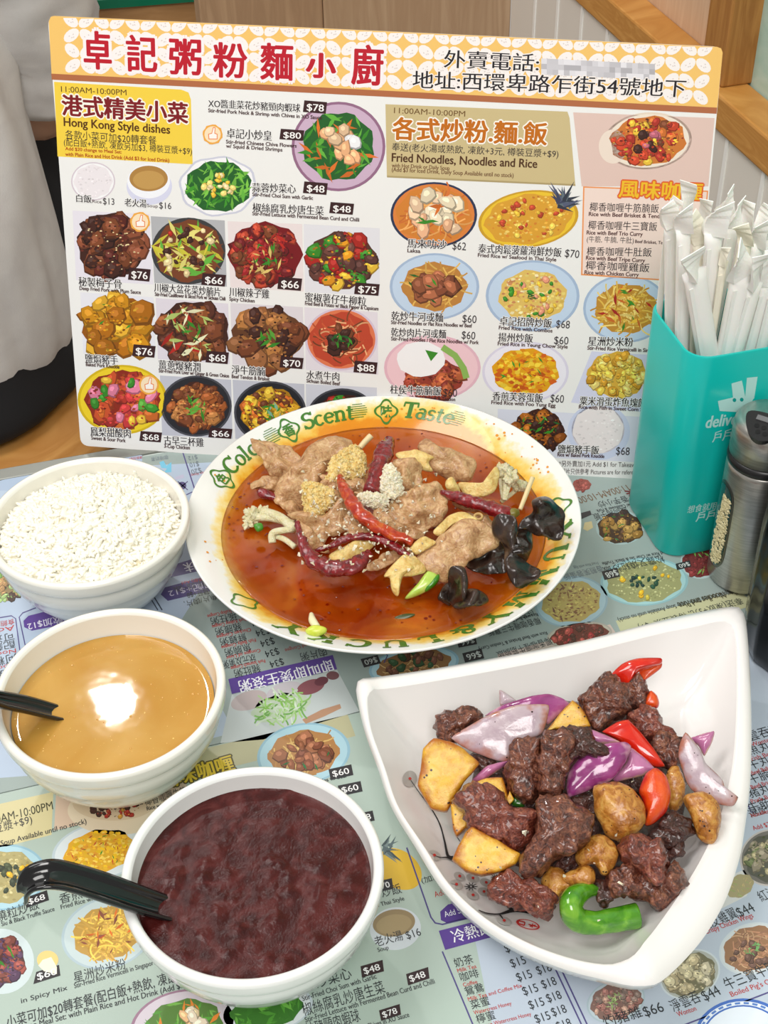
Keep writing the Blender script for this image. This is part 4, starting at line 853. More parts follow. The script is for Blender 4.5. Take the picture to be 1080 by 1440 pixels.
# ================================================================== BOWLS
china = plain('white_melamine', S(240, 240, 238), .16, coat=.3, coatr=.04)
china_warm = plain('ivory_melamine', S(242, 239, 230), .16, coat=.3, coatr=.04)
def bowl(cx, cy, label, mat):
    c = (cx, cy, TZ); b = empty('rice_bowl', c, label, 'bowl', None)
    out = [(.0, .0015), (.024, .0015), (.0255, .0), (.0275, .0), (.0285, .003), (.0335, .0075), (.040, .0145), (.0452, .022), (.0462, .0235), (.0490, .029), (.0498, .0305), (.0518, .036), (.0530, .0375), (.0541, .0440), (.0540, .0468), (.0545, .0486),
           (.0562, .0494), (.0570, .0508), (.0575, .0535), (.0576, .0570)]
    V, F = lathe(out, c, 128); mk('outer_wall', V, F, mat, b)
    rim = [(.0576, .0570), (.0573, .0584), (.0562, .0592), (.0548, .0592), (.0537, .0586), (.0530, .0574)]
    V, F = lathe(rim, c, 128); mk('lip', V, F, mat, b)
    inn = [(.0530, .0574), (.0525, .0540), (.0512, .046), (.0480, .036), (.0420, .024), (.034, .013), (.022, .006), (0, .0045)]
    V, F = lathe(inn, c, 128); mk('inner_wall', V, F, mat, b)
    return b
RB, SB, BB = (-.1685, .6114), (-.1384, .4802), (-.061, .3711)
bowl(*RB, 'white bowl heaped with steamed rice, farthest of the three bowls', china_warm)
bowl(*SB, 'white bowl of golden broth, middle of the three bowls', china_warm)
bowl(*BB, 'white bowl of dark red bean soup, nearest of the three bowls', china)
# --- rice
def ricez(r): return .0492+.0150*(1-(r/.052)**2)
rng = np.random.default_rng(5)
V, F = lathe([(.0505, .044), (.0505, .0485)]+[(r, ricez(r)-.0012) for r in (.049, .042, .034, .025, .015, .006, .0001)], (RB[0], RB[1], TZ), 64)
parts = [(V, F)]
ring = [(0., -1.), (.75, -.62), (1., 0.), (.8, .6), (0., 1.)]
for i in range(2400):
    r = .0500*math.sqrt(rng.random()); a = rng.random()*6.283
    x, y = r*math.cos(a), r*math.sin(a); z = ricez(r)+rng.normal(0, .0006)-.0007
    t = Vector((rng.normal(), rng.normal(), rng.normal()*.22)).normalized(); s = t.cross(Vector((0, 0, 1))).normalized(); u = s.cross(t)
    ln = rng.uniform(.0034, .0047); wd = rng.uniform(.00105, .0014); cv = rng.uniform(-.0007, .0007)
    vv = []; P0 = Vector((RB[0]+x, RB[1]+y, TZ+z))
    for q, h in ring[1:4]:
        for k in range(6):
            an = k*1.0472; vv.append(P0+t*(h*ln)+s*(math.cos(an)*wd*q+cv*h*h)+u*(math.sin(an)*wd*q))
    vv = [P0-t*ln+s*cv]+vv+[P0+t*ln+s*cv]
    ff = [(0, 1+(k+1) % 6, 1+k) for k in range(6)]+[(19, 13+k, 13+(k+1) % 6) for k in range(6)]
    for b_ in (1, 7): ff += [(b_+k, b_+(k+1) % 6, b_+6+(k+1) % 6, b_+6+k) for k in range(6)]
    parts.append((vv, ff))
V, F = merge(parts)
ricem = food('steamed_rice', [(.3, S(247, 241, 222)), (.55, S(251, 248, 236)), (.8, S(241, 229, 196))], 140, .4, None)
o = mk('steamed_rice', V, F, ricem); tag(o, 'steamed white rice heaped in the farthest bowl', 'rice', kind='stuff')
pg = onz(190, 668, .055); V, F = sweep([pg+Vector((0, 0, .003)), pg, pg-Vector((0, .001, .004))], [.0009, .0012, .0008], 8); o = mk('rice_grain', V, F, ricem); tag(o, 'single grain of rice stuck to the inside rim of the rice bowl', 'rice grain')
# --- broth
def liquid(name, c, r, z, mat, label, cat, amp=0, freq=60, seed=0, bumps=(), M=40, N=110, men=.0008):
    V = []; F = []
    for i in range(M+1):
        q = r*i/M
        for k in range(N if i else 1):
            a = 2*math.pi*k/N; x, y = q*math.cos(a), q*math.sin(a)
            h = men*max(0, (q-(r-.003))/.003)**2
            if amp: h += amp*fract((x, y, 0), freq, seed, 4)*min(1, (r-q)/.006)
            for bx_, by_, br_, bh_ in bumps:
                d = (x-bx_)**2+(y-by_)**2
                if d < (2.2*br_)**2: h += bh_*math.exp(-d/(br_*br_)*1.1)
            V.append((c[0]+x, c[1]+y, TZ+z+h))
    ix = lambda i, k: 0 if i == 0 else 1+(i-1)*N+k % N
    for k in range(N): F.append((0, ix(1, k), ix(1, k+1)))
    for i in range(1, M):
        for k in range(N): F.append((ix(i, k), ix(i+1, k), ix(i+1, k+1), ix(i, k+1)))
    o = mk(name, V, F, mat); return tag(o, label, cat)
brothm = food('golden_broth', [(.3, S(186, 134, 54)), (.55, S(196, 150, 74)), (.75, S(206, 162, 88))], 24, .035, None, specks=(S(236, 200, 120), 500, .3), sss=.1)
liquid('golden_broth', SB, .0506, .0447, brothm, 'cloudy golden broth in the middle bowl', 'soup', .00003, 60, 3, men=.0006)
rg = random.Random(12)
for i in range(26):
    a = rg.uniform(0, 6.28); q = .047*math.sqrt(rg.random()); r = rg.uniform(.0004, .0009)
    V, F = lathe([(r, 0), (r*.8, r*.5), (r*.4, r*.75), (.00001, r*.8)], (SB[0]+q*math.cos(a), SB[1]+q*math.sin(a), TZ+.0447), 10)
    o = mk('bubble', V, F, plain('oil_bubble', S(214, 160, 74), .04, coat=1)); tag(o, 'tiny bubble floating on the golden broth', 'bubble', 'bubbles on the golden broth')
rg = random.Random(21)
bumps = []
for i in range(60):
    a = rg.uniform(0, 6.28); q = .05*math.sqrt(rg.random()); x, y = q*math.cos(a), q*math.sin(a)
    if y > .012 and rg.random() < .75: continue
    bumps.append((x, y, rg.uniform(.0022, .0036), rg.uniform(.0006, .0013)))
for i in range(160):
    a = rg.uniform(0, 6.28); q = .051*math.sqrt(rg.random()); bumps.append((q*math.cos(a), q*math.sin(a), rg.uniform(.0007, .0014), rg.uniform(.0001, .0004)))
beanm = food('red_bean_soup', [(.25, S(44, 6, 6)), (.45, S(62, 14, 12)), (.6, S(80, 28, 26)), (.8, S(96, 50, 48))], 70, .26, (900, .4, .0006), dist=1.6, spec=.3)
liquid('red_bean_soup', BB, .0532, .0492, beanm, 'thick dark red bean soup filling the nearest bowl', 'soup', .0004, 90, 7, bumps, 80, 170, men=.0010)

# --- spoons
blackp = plain('black_melamine', S(14, 14, 16), .14, coat=.4, coatr=.05)
def spoon(pts, zs, wpx, label, trough=.45):
    """black soup spoon: channelled handle swept along the path, bowl below the liquid"""
    W = [onz(u, v, z) for (u, v), z in zip(pts, zs)]
    R_ = catmull([tuple(p)+(w_,) for p, w_ in zip(W, wpx)], 60, False); V = []; F = []; n = 14
    for i in range(60):
        p = Vector(R_[i][:3]); hw = R_[i][3]
        t = (Vector(R_[min(i+1, 59)][:3])-Vector(R_[max(i-1, 0)][:3])).normalized(); a = t.cross(Vector((0, 0, 1))).normalized(); b = a.cross(t)
        for k in range(n):                       # U-shaped section: outer arc then inner arc
            if k < 7: an = math.pi*(k/6); r = 1.0
            else: an = math.pi*((13-k)/6); r = .74
            x = math.cos(an)*hw*r; y = -math.sin(an)*hw*.75*r + (.0 if k < 7 else .0)
            V.append(p+a*x+b*(y+hw*.3))
        # next ring
    for i in range(59):
        for k in range(n): F.append((i*n+k, i*n+(k+1) % n, (i+1)*n+(k+1) % n, (i+1)*n+k))
    capf(V, F, n); return V, F
def spoonthing(name, pts, zs, wd, label):
    c = onz(*pts[-1], zs[-1]); e = empty('soup_spoon', c, label, 'spoon'); e['_org'] = list(c)
    V, F = spoon(pts, zs, wd, label); mk('handle', V, F, blackp, e)
    # spoon bowl, under the surface
    d = (onz(*pts[-1], zs[-1])-onz(*pts[-3], zs[-3])); d.z = 0; d.normalize(); s = Vector((-d.y, d.x, 0)); o_ = c+d*.016+Vector((0, 0, -.006))
    V = []; F = []
    for sh, rr in ((0, 1), (1, .92)):
        for i in range(6):
            q = math.cos(i/5*math.pi/2); h = -.011*math.sin(i/5*math.pi/2)*rr
            for k in range(24): an = 2*math.pi*k/24; V.append(o_+d*(.021*q*rr*math.cos(an))+s*(.014*q*rr*math.sin(an))+Vector((0, 0, h)))
    for sh in (0, 1):
        for i in range(5):
            for k in range(24): b_ = sh*144; F.append((b_+i*24+k, b_+i*24+(k+1) % 24, b_+(i+1)*24+(k+1) % 24, b_+(i+1)*24+k))
    for k in range(24): F.append((k, (k+1) % 24, 144+(k+1) % 24, 144+k))
    mk('spoon_bowl', V, F, blackp, e)
spoonthing('soup_spoon', [(33, 1262), (36, 1247), (50, 1236), (80, 1233), (130, 1246), (190, 1266), (250, 1285)], [.078, .084, .087, .086, .075, .060, .044], [.0045, .0058, .0068, .0074, .0076, .0074, .0066], 'black plastic spoon with a hooked handle standing in the red bean soup')
spoonthing('soup_spoon', [(-90, 972), (-60, 975), (-30, 980), (0, 986), (40, 994), (88, 1006)], [.090, .086, .078, .068, .056, .042], [.0058, .0062, .0066, .0068, .0066, .0056], 'black plastic spoon leaning on the left rim of the golden broth bowl')

# ================================================================== SOUP PLATE
PC = (-.0006, .6280)
PR = [(0, .0075), (.040, .0075), (.056, .0098), (.072, .0172), (.084, .0262), (.095, .0350), (.104, .0408), (.1105, .0442), (.1135, .0456), (.1143, .0460)]
def platez(r):
    return float(np.interp(r, [p[0] for p in PR], [p[1] for p in PR]))
pl_ = empty('soup_plate', (PC[0], PC[1], TZ), 'wide white soup plate with green lettering holding the chilli beef', 'plate')
# white glaze with an orange oil film clinging to the well
mt, nt, b = nodes_of('glazed_plate'); setp(b, rough=.14, coat=.3, coatr=.04); L = nt.links.new; N = nt.nodes.new
tc = N('ShaderNodeTexCoord'); vm = N('ShaderNodeVectorMath'); vm.operation = 'LENGTH'; sep = N('ShaderNodeMapping'); sep.inputs['Scale'].default_value = (1, 1, 0)
L(tc.outputs['Object'], sep.inputs['Vector']); L(sep.outputs['Vector'], vm.inputs[0])
nz = N('ShaderNodeTexNoise'); nz.inputs['Scale'].default_value = 10; nz.inputs['Detail'].default_value = 7; L(tc.outputs['Object'], nz.inputs['Vector'])
n2 = N('ShaderNodeTexNoise'); n2.inputs['Scale'].default_value = 190; n2.inputs['Detail'].default_value = 3; L(tc.outputs['Object'], n2.inputs['Vector'])
ma = N('ShaderNodeMath'); ma.operation = 'MULTIPLY_ADD'; L(nz.outputs['Fac'], ma.inputs[0]); ma.inputs[1].default_value = -.050; L(vm.outputs['Value'], ma.inputs[2])
mb_ = N('ShaderNodeMath'); mb_.operation = 'MULTIPLY_ADD'; L(n2.outputs['Fac'], mb_.inputs[0]); mb_.inputs[1].default_value = -.010; L(ma.outputs[0], mb_.inputs[2])
cr = N('ShaderNodeValToRGB'); e = cr.color_ramp.elements; mr = N('ShaderNodeMapRange'); mr.inputs[1].default_value = .050; mr.inputs[2].default_value = .0835; L(mb_.outputs[0], mr.inputs[0])
e[0].position = .0; e[0].color = S(226, 130, 20); e[1].position = .80; e[1].color = S(240, 240, 236)
for p, c in ((.40, S(230, 146, 24)), (.50, S(240, 190, 70)), (.62, S(244, 212, 118)), (.72, S(244, 228, 176))): x = e.new(p); x.color = c
L(mr.outputs[0], cr.inputs['Fac']); L(cr.outputs['Color'], b.inputs['Base Color'])
V, F = lathe([(.0001, .0075)]+PR[1:], (PC[0], PC[1], TZ), 160); mk('well_and_rim', V, F, mt, pl_)
V, F = lathe([(.1143, .0460), (.1150, .0459), (.1152, .0450), (.1145, .0441), (.110, .0410), (.095, .0315), (.080, .0185), (.064, .0075), (.056, .0035), (.054, .0), (.051, .0), (.050, .003), (.0001, .003)], (PC[0], PC[1], TZ), 160); mk('underside', V, F, china, pl_)
# --- lettering round the rim (serif letters drawn as strokes)
def srf(s):                          # strokes: list of polygons in a unit em box (x, y up, cap height 1)
    def bar(x0, y0, x1, y1, w_):
        w_ = w_*1.3; d = Vector((x1-x0, y1-y0)); n = Vector((-d.y, d.x)).normalized()*w_/2
        return [(x0-n.x, y0-n.y), (x1-n.x, y1-n.y), (x1+n.x, y1+n.y), (x0+n.x, y0+n.y)]
    def ser(x, y, w_=.34): w_ *= 1.12; return [(x-w_/2, y-.055), (x+w_/2, y-.055), (x+w_/2, y+.055), (x-w_/2, y+.055)]
    def arc(cx, cy, rx, ry, a0, a1, w0, w1, n=14):
        out = []; w0 *= 1.35; w1 *= 1.35
        for k in range(n):
            A = math.radians(a0+(a1-a0)*k/n); B = math.radians(a0+(a1-a0)*(k+1)/n)
            wa = w0+(w1-w0)*abs(math.cos(A)); wb = w0+(w1-w0)*abs(math.cos(B))
            out.append([(cx+(rx-wa/2)*math.cos(A), cy+(ry-w0/2)*math.sin(A)), (cx+(rx+wa/2)*math.cos(A), cy+(ry+w0/2)*math.sin(A)), (cx+(rx+wb/2)*math.cos(B), cy+(ry+w0/2)*math.sin(B)), (cx+(rx-wb/2)*math.cos(B), cy+(ry-w0/2)*math.sin(B))])
        return out
    T = {'Y': ([bar(.08, 1, .5, .5, .2), bar(.92, 1, .5, .5, .1), bar(.5, .52, .5, 0, .2), ser(.08, .96), ser(.92, .96, .28), ser(.5, .04, .42)], 1.0),
         'U': ([bar(.2, 1, .2, .38, .2), bar(.82, 1, .82, .38, .1), ser(.2, .96), ser(.82, .96, .28)]+arc(.51, .36, .31, .31, 180, 360, .1, .16), 1.05),
         'M': ([bar(.14, 0, .14, 1, .09), bar(.17, 1, .58, .06, .2), bar(.58, .06, .98, 1, .09), bar(1.0, 0, 1.0, 1, .2), ser(.14, .04, .3), ser(1.0, .04, .38), ser(.1, .96, .22), ser(1.04, .96, .26)], 1.2),
         'L': ([bar(.24, 0, .24, 1, .2), ser(.24, .96, .42), bar(.06, .05, .82, .05, .1), bar(.8, .05, .86, .34, .09)], .95),
         'C': (arc(.5, .5, .42, .45, 40, 320, .1, .2)+[bar(.84, .72, .86, 1, .08)], .98),
         'K': ([bar(.22, 0, .22, 1, .2), bar(.3, .42, .85, .98, .09), bar(.42, .56, .9, .04, .2), ser(.22, .96, .38), ser(.22, .04, .38), ser(.84, .96, .28), ser(.9, .04, .32)], 1.05),
         '&': (arc(.42, .74, .2, .22, 0, 360, .09, .13)+arc(.4, .28, .33, .27, 60, 330, .1, .19)+[bar(.3, .62, .92, .05, .15), bar(.62, .16, .86, .52, .08), ser(.86, .52, .26)], 1.08),
         'S': (arc(.44, .74, .28, .22, 20, 270, .09, .16)+arc(.44, .28, .30, .25, 90, -160, .09, .17)+[bar(.72, .78, .74, 1, .07), bar(.14, .02, .15, .26, .07)], .88),
         'T': ([bar(.5, 0, .5, 1, .2), bar(.06, .95, .94, .95, .1), bar(.09, .95, .07, .68, .08), bar(.91, .95, .93, .68, .08), ser(.5, .04, .42)], 1.0),
         'c': (arc(.36, .33, .27, .30, 45, 320, .08, .17), .68), 'e': (arc(.36, .33, .27, .30, 10, 320, .08, .16)+[bar(.12, .36, .62, .36, .08)], .7),
         'n': ([bar(.18, 0, .18, .64, .15), bar(.62, 0, .62, .42, .15), ser(.18, .04, .3), ser(.62, .04, .3), ser(.1, .6, .18)]+arc(.41, .42, .2, .19, 0, 150, .1, .14), .82),
         't': ([bar(.24, .12, .24, .84, .15), bar(.04, .6, .46, .6, .08)]+arc(.37, .14, .13, .12, 180, 330, .08, .12), .54),
         'a': (arc(.32, .2, .22, .18, 0, 360, .08, .14)+[bar(.56, .02, .56, .42, .15), ser(.62, .04, .2)]+arc(.36, .44, .21, .19, 0, 150, .08, .13), .76),
         's': (arc(.3, .48, .18, .15, 20, 270, .08, .12)+arc(.3, .18, .20, .16, 90, -160, .08, .13), .6),
         'o': (arc(.37, .33, .28, .30, 0, 360, .08, .17), .74), 'l': ([bar(.2, 0, .2, 1, .15), ser(.2, .04, .32), ser(.12, .96, .2)], .42), 'r': ([bar(.18, 0, .18, .64, .15), ser(.18, .04, .3), ser(.1, .6, .18), bar(.2, .46, .46, .6, .13)], .54)}
    return T[s]
GRN = S(66, 124, 38)
prt = []
def rimpt(th, r, lift=.00035):
    return Vector((PC[0]+r*math.cos(th), PC[1]+r*math.sin(th), TZ+platez(r)+lift))
def rimang(u, v):
    z = .03
    for k in range(12):
        q = onz(u, v, z); r = math.hypot(q.x-PC[0], q.y-PC[1]); z = platez(min(r, .1143))
    return math.atan2(q.y-PC[1], q.x-PC[0]), r
pc = bmesh.new()
RV = []; RF = []
def rpoly(pts, th0, r0, h, shear=0.0, lift=.00035):
    """pts in em units: x runs clockwise round the rim, y outwards"""
    b_ = len(RV); n = len(pts)
    for x, y in pts:
        r = r0+y*h; RV.append(rimpt(th0-(x+shear*y)*h/r0, r, lift))
    RF.append(tuple(range(b_, b_+n)))
def word(s, th0, r0, h, th1=None, shear=.0):
    tot = sum(srf(c)[1] for c in s)+.12*(len(s)-1); x = 0
    sp = 1.0
    if th1 is not None: sp = ((th0-th1)*r0/h)/tot
    for c in s:
        pl2, wd = srf(c)
        for p in pl2: rpoly([((x*sp+a), b2) for a, b2 in p], th0, r0, h, shear)
        x += wd+.12
def clover(th, r, R0, ch=None):
    n = 64; o_, i_ = [], []
    for k in range(n):
        a = 2*math.pi*k/n; q = 1+.16*math.cos(4*a); o_.append((q*math.cos(a), q*math.sin(a))); i_.append((q*.82*math.cos(a), q*.82*math.sin(a)))
    for k in range(n):
        j = (k+1) % n; rpoly([o_[k], o_[j], i_[j], i_[k]], th, r, R0)
    if ch:
        v, f = glyphs(ch, .03); b_ = len(RV)
        for x, y in v: RV.append(rimpt(th-(x-.5)*1.15*R0/r, r+(y-.38)*1.15*R0))
        for q in f: RF.append(tuple(i+b_ for i in q))
def rbuild(nm):
    mk(nm, RV, RF, plain('green_glaze_print', GRN, .2, coat=.3), pl_, smooth=False); RV.clear(); RF.clear()
def hatch(th, r, h):
    for k in range(7):
        y = k/6*1.0-.5; wd = .75*math.sqrt(max(.05, 1-(y*1.7)**2)); rpoly([(-wd, y-.025), (wd, y-.025), (wd, y+.025), (-wd, y+.025)], th, r, h)
for ch, u, v in (('色', 319, 678), ('香', 407, 606), ('味', 543, 581)):
    th, r = rimang(u, v); clover(th, .1045, .0068, ch); rbuild('clover_emblem')
for s_, a, b2 in (('Color', (327, 669), (372, 628)), ('Scent', (426, 601), (496, 585)), ('Taste', (564, 580), (632, 594))):
    t0, _ = rimang(*a); t1, _ = rimang(*b2); word(s_, t0, .1010, .0098, t1, .12); rbuild('rim_lettering')
for u, v in ((384, 614), (503, 574), (641, 590)):
    th, r = rimang(u, v); hatch(th, .1058, .0080); rbuild('hatched_cloud')
rgs = random.Random(6)
for k in range(50):
    th = (rgs.uniform(.35, 1.5) if k < 40 else rgs.uniform(2.7, 3.5)); r = rgs.uniform(.099, .111)*(1 if rgs.random() < .8 else .97); q = rgs.uniform(.0004, .0011)
    rpoly([(math.cos(t), .8*math.sin(t)) for t in [i*.785 for i in range(8)]], th, r, q, 0, .0003)
oo = mk('oil_spot', RV, RF, plain('orange_oil', S(226, 150, 40), .12, coat=.5), pl_, smooth=False); RV.clear(); RF.clear()
oo['kind'] = 'stuff'; oo['label'] = 'orange oil spots spattered on the white rim'
t0, _ = rimang(799, 734); t1, _ = rimang(380, 876); word('YUMMY&LUCKY', t0, .0968, .0128, t1); rbuild('rim_lettering')
for u, v in ((788, 712), (359, 846)):
    th, r = rimang(u, v); clover(th, .1030, .0074); rbuild('clover_emblem')

# --- chilli broth
BZ = .0350
chm = food('chilli_broth', [(.25, S(150, 44, 6)), (.5, S(196, 86, 14)), (.75, S(220, 128, 30))], 30, .07, None, specks=(S(120, 20, 8), 190, .42), coat=.0, dist=1.4)
nt = chm.node_tree; L = nt.links.new; N = nt.nodes.new; pb = nt.nodes['Principled BSDF']; om = [n for n in nt.nodes if n.type == 'OUTPUT_MATERIAL'][0]
tr = N('ShaderNodeBsdfTransparent'); gl = N('ShaderNodeBsdfGlossy'); gl.inputs['Roughness'].default_value = .05; fr = N('ShaderNodeFresnel'); fr.inputs['IOR'].default_value = 1.4
m1 = N('ShaderNodeMixShader'); m2 = N('ShaderNodeMixShader'); nf = N('ShaderNodeTexNoise'); nf.inputs['Scale'].default_value = 34; nf.inputs['Detail'].default_value = 5; tcx = N('ShaderNodeTexCoord'); L(tcx.outputs['Object'], nf.inputs['Vector'])
mrx = N('ShaderNodeMapRange'); mrx.inputs[1].default_value = .35; mrx.inputs[2].default_value = .75; mrx.inputs[3].default_value = .16; mrx.inputs[4].default_value = .72; L(nf.outputs['Fac'], mrx.inputs[0])
L(mrx.outputs[0], m1.inputs[0]); L(tr.outputs[0], m1.inputs[1]); L(pb.outputs[0], m1.inputs[2]); L(fr.outputs[0], m2.inputs[0]); L(m1.outputs[0], m2.inputs[1]); L(gl.outputs[0], m2.inputs[2]); L(m2.outputs[0], om.inputs['Surface'])
va_ = N('ShaderNodeVolumeAbsorption'); va_.inputs['Color'].default_value = (.88, .57, .02, 1); va_.inputs['Density'].default_value = 82; L(va_.outputs[0], om.inputs['Volume'])
V = []; F = []; n = 150; rr_ = [.0001, .02, .04, .056, .072, .084, .090, .0935, .0952]
for r in rr_:
    for k in range(n):
        a = 2*math.pi*k/n; x, y = r*math.cos(a), r*math.sin(a); V.append((PC[0]+x, PC[1]+y, TZ+BZ+.00025*fract((x, y, 0), 40, 9)+.0005*max(0, (r-.0935)/.0017)))
for r in rr_[::-1]:
    for k in range(n):
        a = 2*math.pi*k/n; V.append((PC[0]+r*math.cos(a), PC[1]+r*math.sin(a), TZ+platez(r)-.0006))
m_ = len(rr_)*2
for i in range(m_-1):
    for k in range(n): F.append((i*n+k, (i+1)*n+k, (i+1)*n+(k+1) % n, i*n+(k+1) % n))
o = mk('chilli_broth', V, F, chm); tag(o, 'glossy orange red chilli broth filling the wide soup plate', 'broth')

# ================================================================== SQUARE DISH (three pinched corners)
OP = [(502, 960), (501, 975), (512, 1026), (531, 1080), (550, 1135), (583, 1190), (621, 1250), (670, 1299), (730, 1337), (796, 1364), (850, 1378), (885, 1386), (912, 1386), (930, 1380), (960, 1353), (992, 1315), (1020, 1266), (1039, 1211), (1047, 1168), (1055, 1102), (1057, 1031), (1055, 949), (1050, 880), (1043, 858), (1027, 855), (980, 863), (927, 875), (818, 903), (708, 925), (599, 944), (530, 954), (510, 956)]
IP = [(520, 974), (517, 984), (523, 1027), (542, 1080), (561, 1135), (596, 1189), (635, 1247), (684, 1292), (741, 1325), (801, 1347), (852, 1356), (880, 1350), (895, 1340), (906, 1325), (923, 1304), (954, 1260), (981, 1217), (1003, 1173), (1017, 1135), (1028, 1086), (1034, 1031), (1036, 949), (1033, 890), (1023, 875), (1005, 875), (975, 882), (925, 892), (820, 918), (712, 940), (606, 959), (540, 969), (526, 969)]
def lipz(i):
    z = .034
    for c_, h_, w_ in ((0, .011, 3.0), (23.5, .010, 3.0), (12, .008, 2.5)):
        d = min(abs(i-c_), 32-abs(i-c_)); z += h_*math.exp(-(d/w_)**2)
    return z
ow = [onz(u, v, lipz(i)-.003) for i, (u, v) in enumerate(OP)]; iw = [onz(u, v, lipz(i)) for i, (u, v) in enumerate(IP)]
ND = 160
OW = catmull([tuple(p) for p in ow], ND); 
# sample the inner lip with the same parameter as the outer one
A = catmull([tuple(a)+tuple(b2) for a, b2 in zip(ow, iw)], ND); OW = A[:, :3]; IW = A[:, 3:]
cen = np.array([IW[:, 0].mean(), IW[:, 1].mean()-.004])
dishm = plain('white_porcelain', S(242, 238, 236), .12, coat=.3, coatr=.03)
rings = []
FL = .0085
def ringat(k, z): r = IW.copy(); r[:, :2] = cen+(IW[:, :2]-cen)*k; r[:, 2] = z; return r
for t in (0, .15, .35, .6, .85): pass
foot = OW.copy(); foot[:, :2] = cen+(OW[:, :2]-cen)*.60
def lay_(k, zf):            # ring scaled about the centre with its own height
    r = IW.copy(); r[:, :2] = cen+(IW[:, :2]-cen)*k; r[:, 2] = zf(r, IW[:, 2]); return r
under = []
for k, fz in ((.0, 0), (.56, 0), (.60, 0), (.63, .004), (.78, .012), (.92, .6), (.985, .9)):
    r = OW.copy(); r[:, :2] = cen+(OW[:, :2]-cen)*k
    r[:, 2] = TZ+(fz if fz < .02 else (OW[:, 2]-TZ)*fz-.002); under.append(r)
mid = (OW+IW)/2; mid[:, 2] = np.maximum(OW[:, 2], IW[:, 2])+.0012
o2 = OW*.8+mid*.2; o2[:, 2] = OW[:, 2]+.0022
i2 = IW*.75+mid*.25; i2[:, 2] = IW[:, 2]+.0008
wall = []
for k, q in ((.985, .93), (.95, .78), (.90, .58), (.84, .36), (.78, .19), (.72, .08), (.66, .02), (.55, .0), (.3, 0), (.001, 0)):
    wall.append(lay_(k, lambda r, z, q=q: (TZ+FL)+(z-TZ-FL)*q))
allr = under+[OW, o2, mid, i2, IW]+wall
def loft(rs):
    V = [tuple(p) for r in rs for p in r]; n = len(rs[0]); F = []
    for i in range(len(rs)-1):
        for k in range(n): F.append((i*n+k, i*n+(k+1) % n, (i+1)*n+(k+1) % n, (i+1)*n+k))
    return V, F
dsh = empty('triangular_dish', (cen[0], cen[1], TZ), 'white three cornered porcelain dish with blossom decoration holding the pepper beef', 'dish')
V, F = loft(under+[OW]); mk('underside', V, F, dishm, dsh)
V, F = loft([OW, o2, mid, i2, IW]); mk('lip', V, F, dishm, dsh)
V, F = loft([IW]+wall); dw = mk('inner_wall', V, F, dishm, dsh)
bvD = BVHTree.FromPolygons([Vector(v) for v in V], F)
def onbvh(bv, u, v, lift):
    d = ray(u, v).normalized(); h, n, i, q = bv.ray_cast(CAM, d)
    if h is None: return None
    if n.dot(d) > 0: n = -n
    return h+n*lift
DV, DF, DC = [], [], []
def dpoly(px, col, lift=.0003):
    p = [onbvh(bvD, u, v, lift) for u, v in px]
    if any(x is None for x in p): return
    b_ = len(DV); DV.extend(p); DF.append(tuple(range(b_, b_+len(p)))); DC.extend([col]*len(p))
def dell(c, rx, ry, col, rot=0, lift=.0003, n=24):
    pts = [(c[0]+rx*math.cos(t)*math.cos(rot)-ry*math.sin(t)*math.sin(rot), c[1]+rx*math.cos(t)*math.sin(rot)+ry*math.sin(t)*math.cos(rot)) for t in [2*math.pi*k/n for k in range(n)]]
    for k in range(n): dpoly([c, pts[k], pts[(k+1) % n]], col, lift)
def dstroke(px, wds, col, lift=.0005):
    A = catmull([p+(w_,) for p, w_ in zip(px, wds)], len(px)*6, False); t = np.gradient(A[:, :2], axis=0); t /= np.linalg.norm(t, axis=1)[:, None]; n = np.stack([-t[:, 1], t[:, 0]], 1)
    L_, R2 = A[:, :2]+n*A[:, 2:]/2, A[:, :2]-n*A[:, 2:]/2
    for i in range(len(A)-1): dpoly([tuple(L_[i]), tuple(L_[i+1]), tuple(R2[i+1]), tuple(R2[i])], col, lift)
GY = S(190, 186, 182); RDD = S(214, 56, 50); BKK = S(44, 40, 42)
D5 = (560, 1060)
def d5(*p): return [(D5[0]+x/4.5, D5[1]+y/4.5) for x, y in p]
for c_, rx, ry, rot in (((70, 160), 46, 52, .3), ((225, 645), 44, 30, .45), ((385, 778), 38, 25, .45), ((470, 790), 44, 28, .3), ((365, 830), 42, 28, .4), ((555, 818), 42, 26, .3), ((540, 876), 40, 27, .3), ((470, 898), 42, 26, .4), ((668, 1060), 48, 26, .3), ((760, 960), 46, 22, .2)):
    q = d5(c_)[0]; dell(q, rx/4.5, ry/4.5, GY, rot); dell(q, 10/4.5, 9/4.5, RDD, rot, .0005, 10)
dstroke(d5((75, 170), (130, 250), (205, 350), (260, 450), (290, 560), (310, 650), (345, 660)), [.7, 1, 1.6, 1.8, 2.4, 4, 4.5], BKK)
dstroke(d5((225, 648), (265, 660), (310, 662), (360, 690), (440, 745)), [.6, 1.2, 2.2, 1.6, 4], BKK)
dstroke(d5((205, 350), (202, 340)), [3, 2], BKK); dstroke(d5((370, 530), (390, 560)), [1, 1], BKK)
dstroke(d5((505, 995), (560, 1015), (630, 1020), (690, 1005), (760, 990), (860, 1018)), [1.2, 1.8, 2, 4, 8, 3], BKK); dstroke(d5((630, 940), (690, 965), (720, 1000)), [3, 4, 5], BKK); dstroke(d5((640, 1022), (660, 1050)), [2.4, 1.4], BKK); dstroke(d5((700, 1010), (650, 1022)), [1.6, 1.2], BKK)
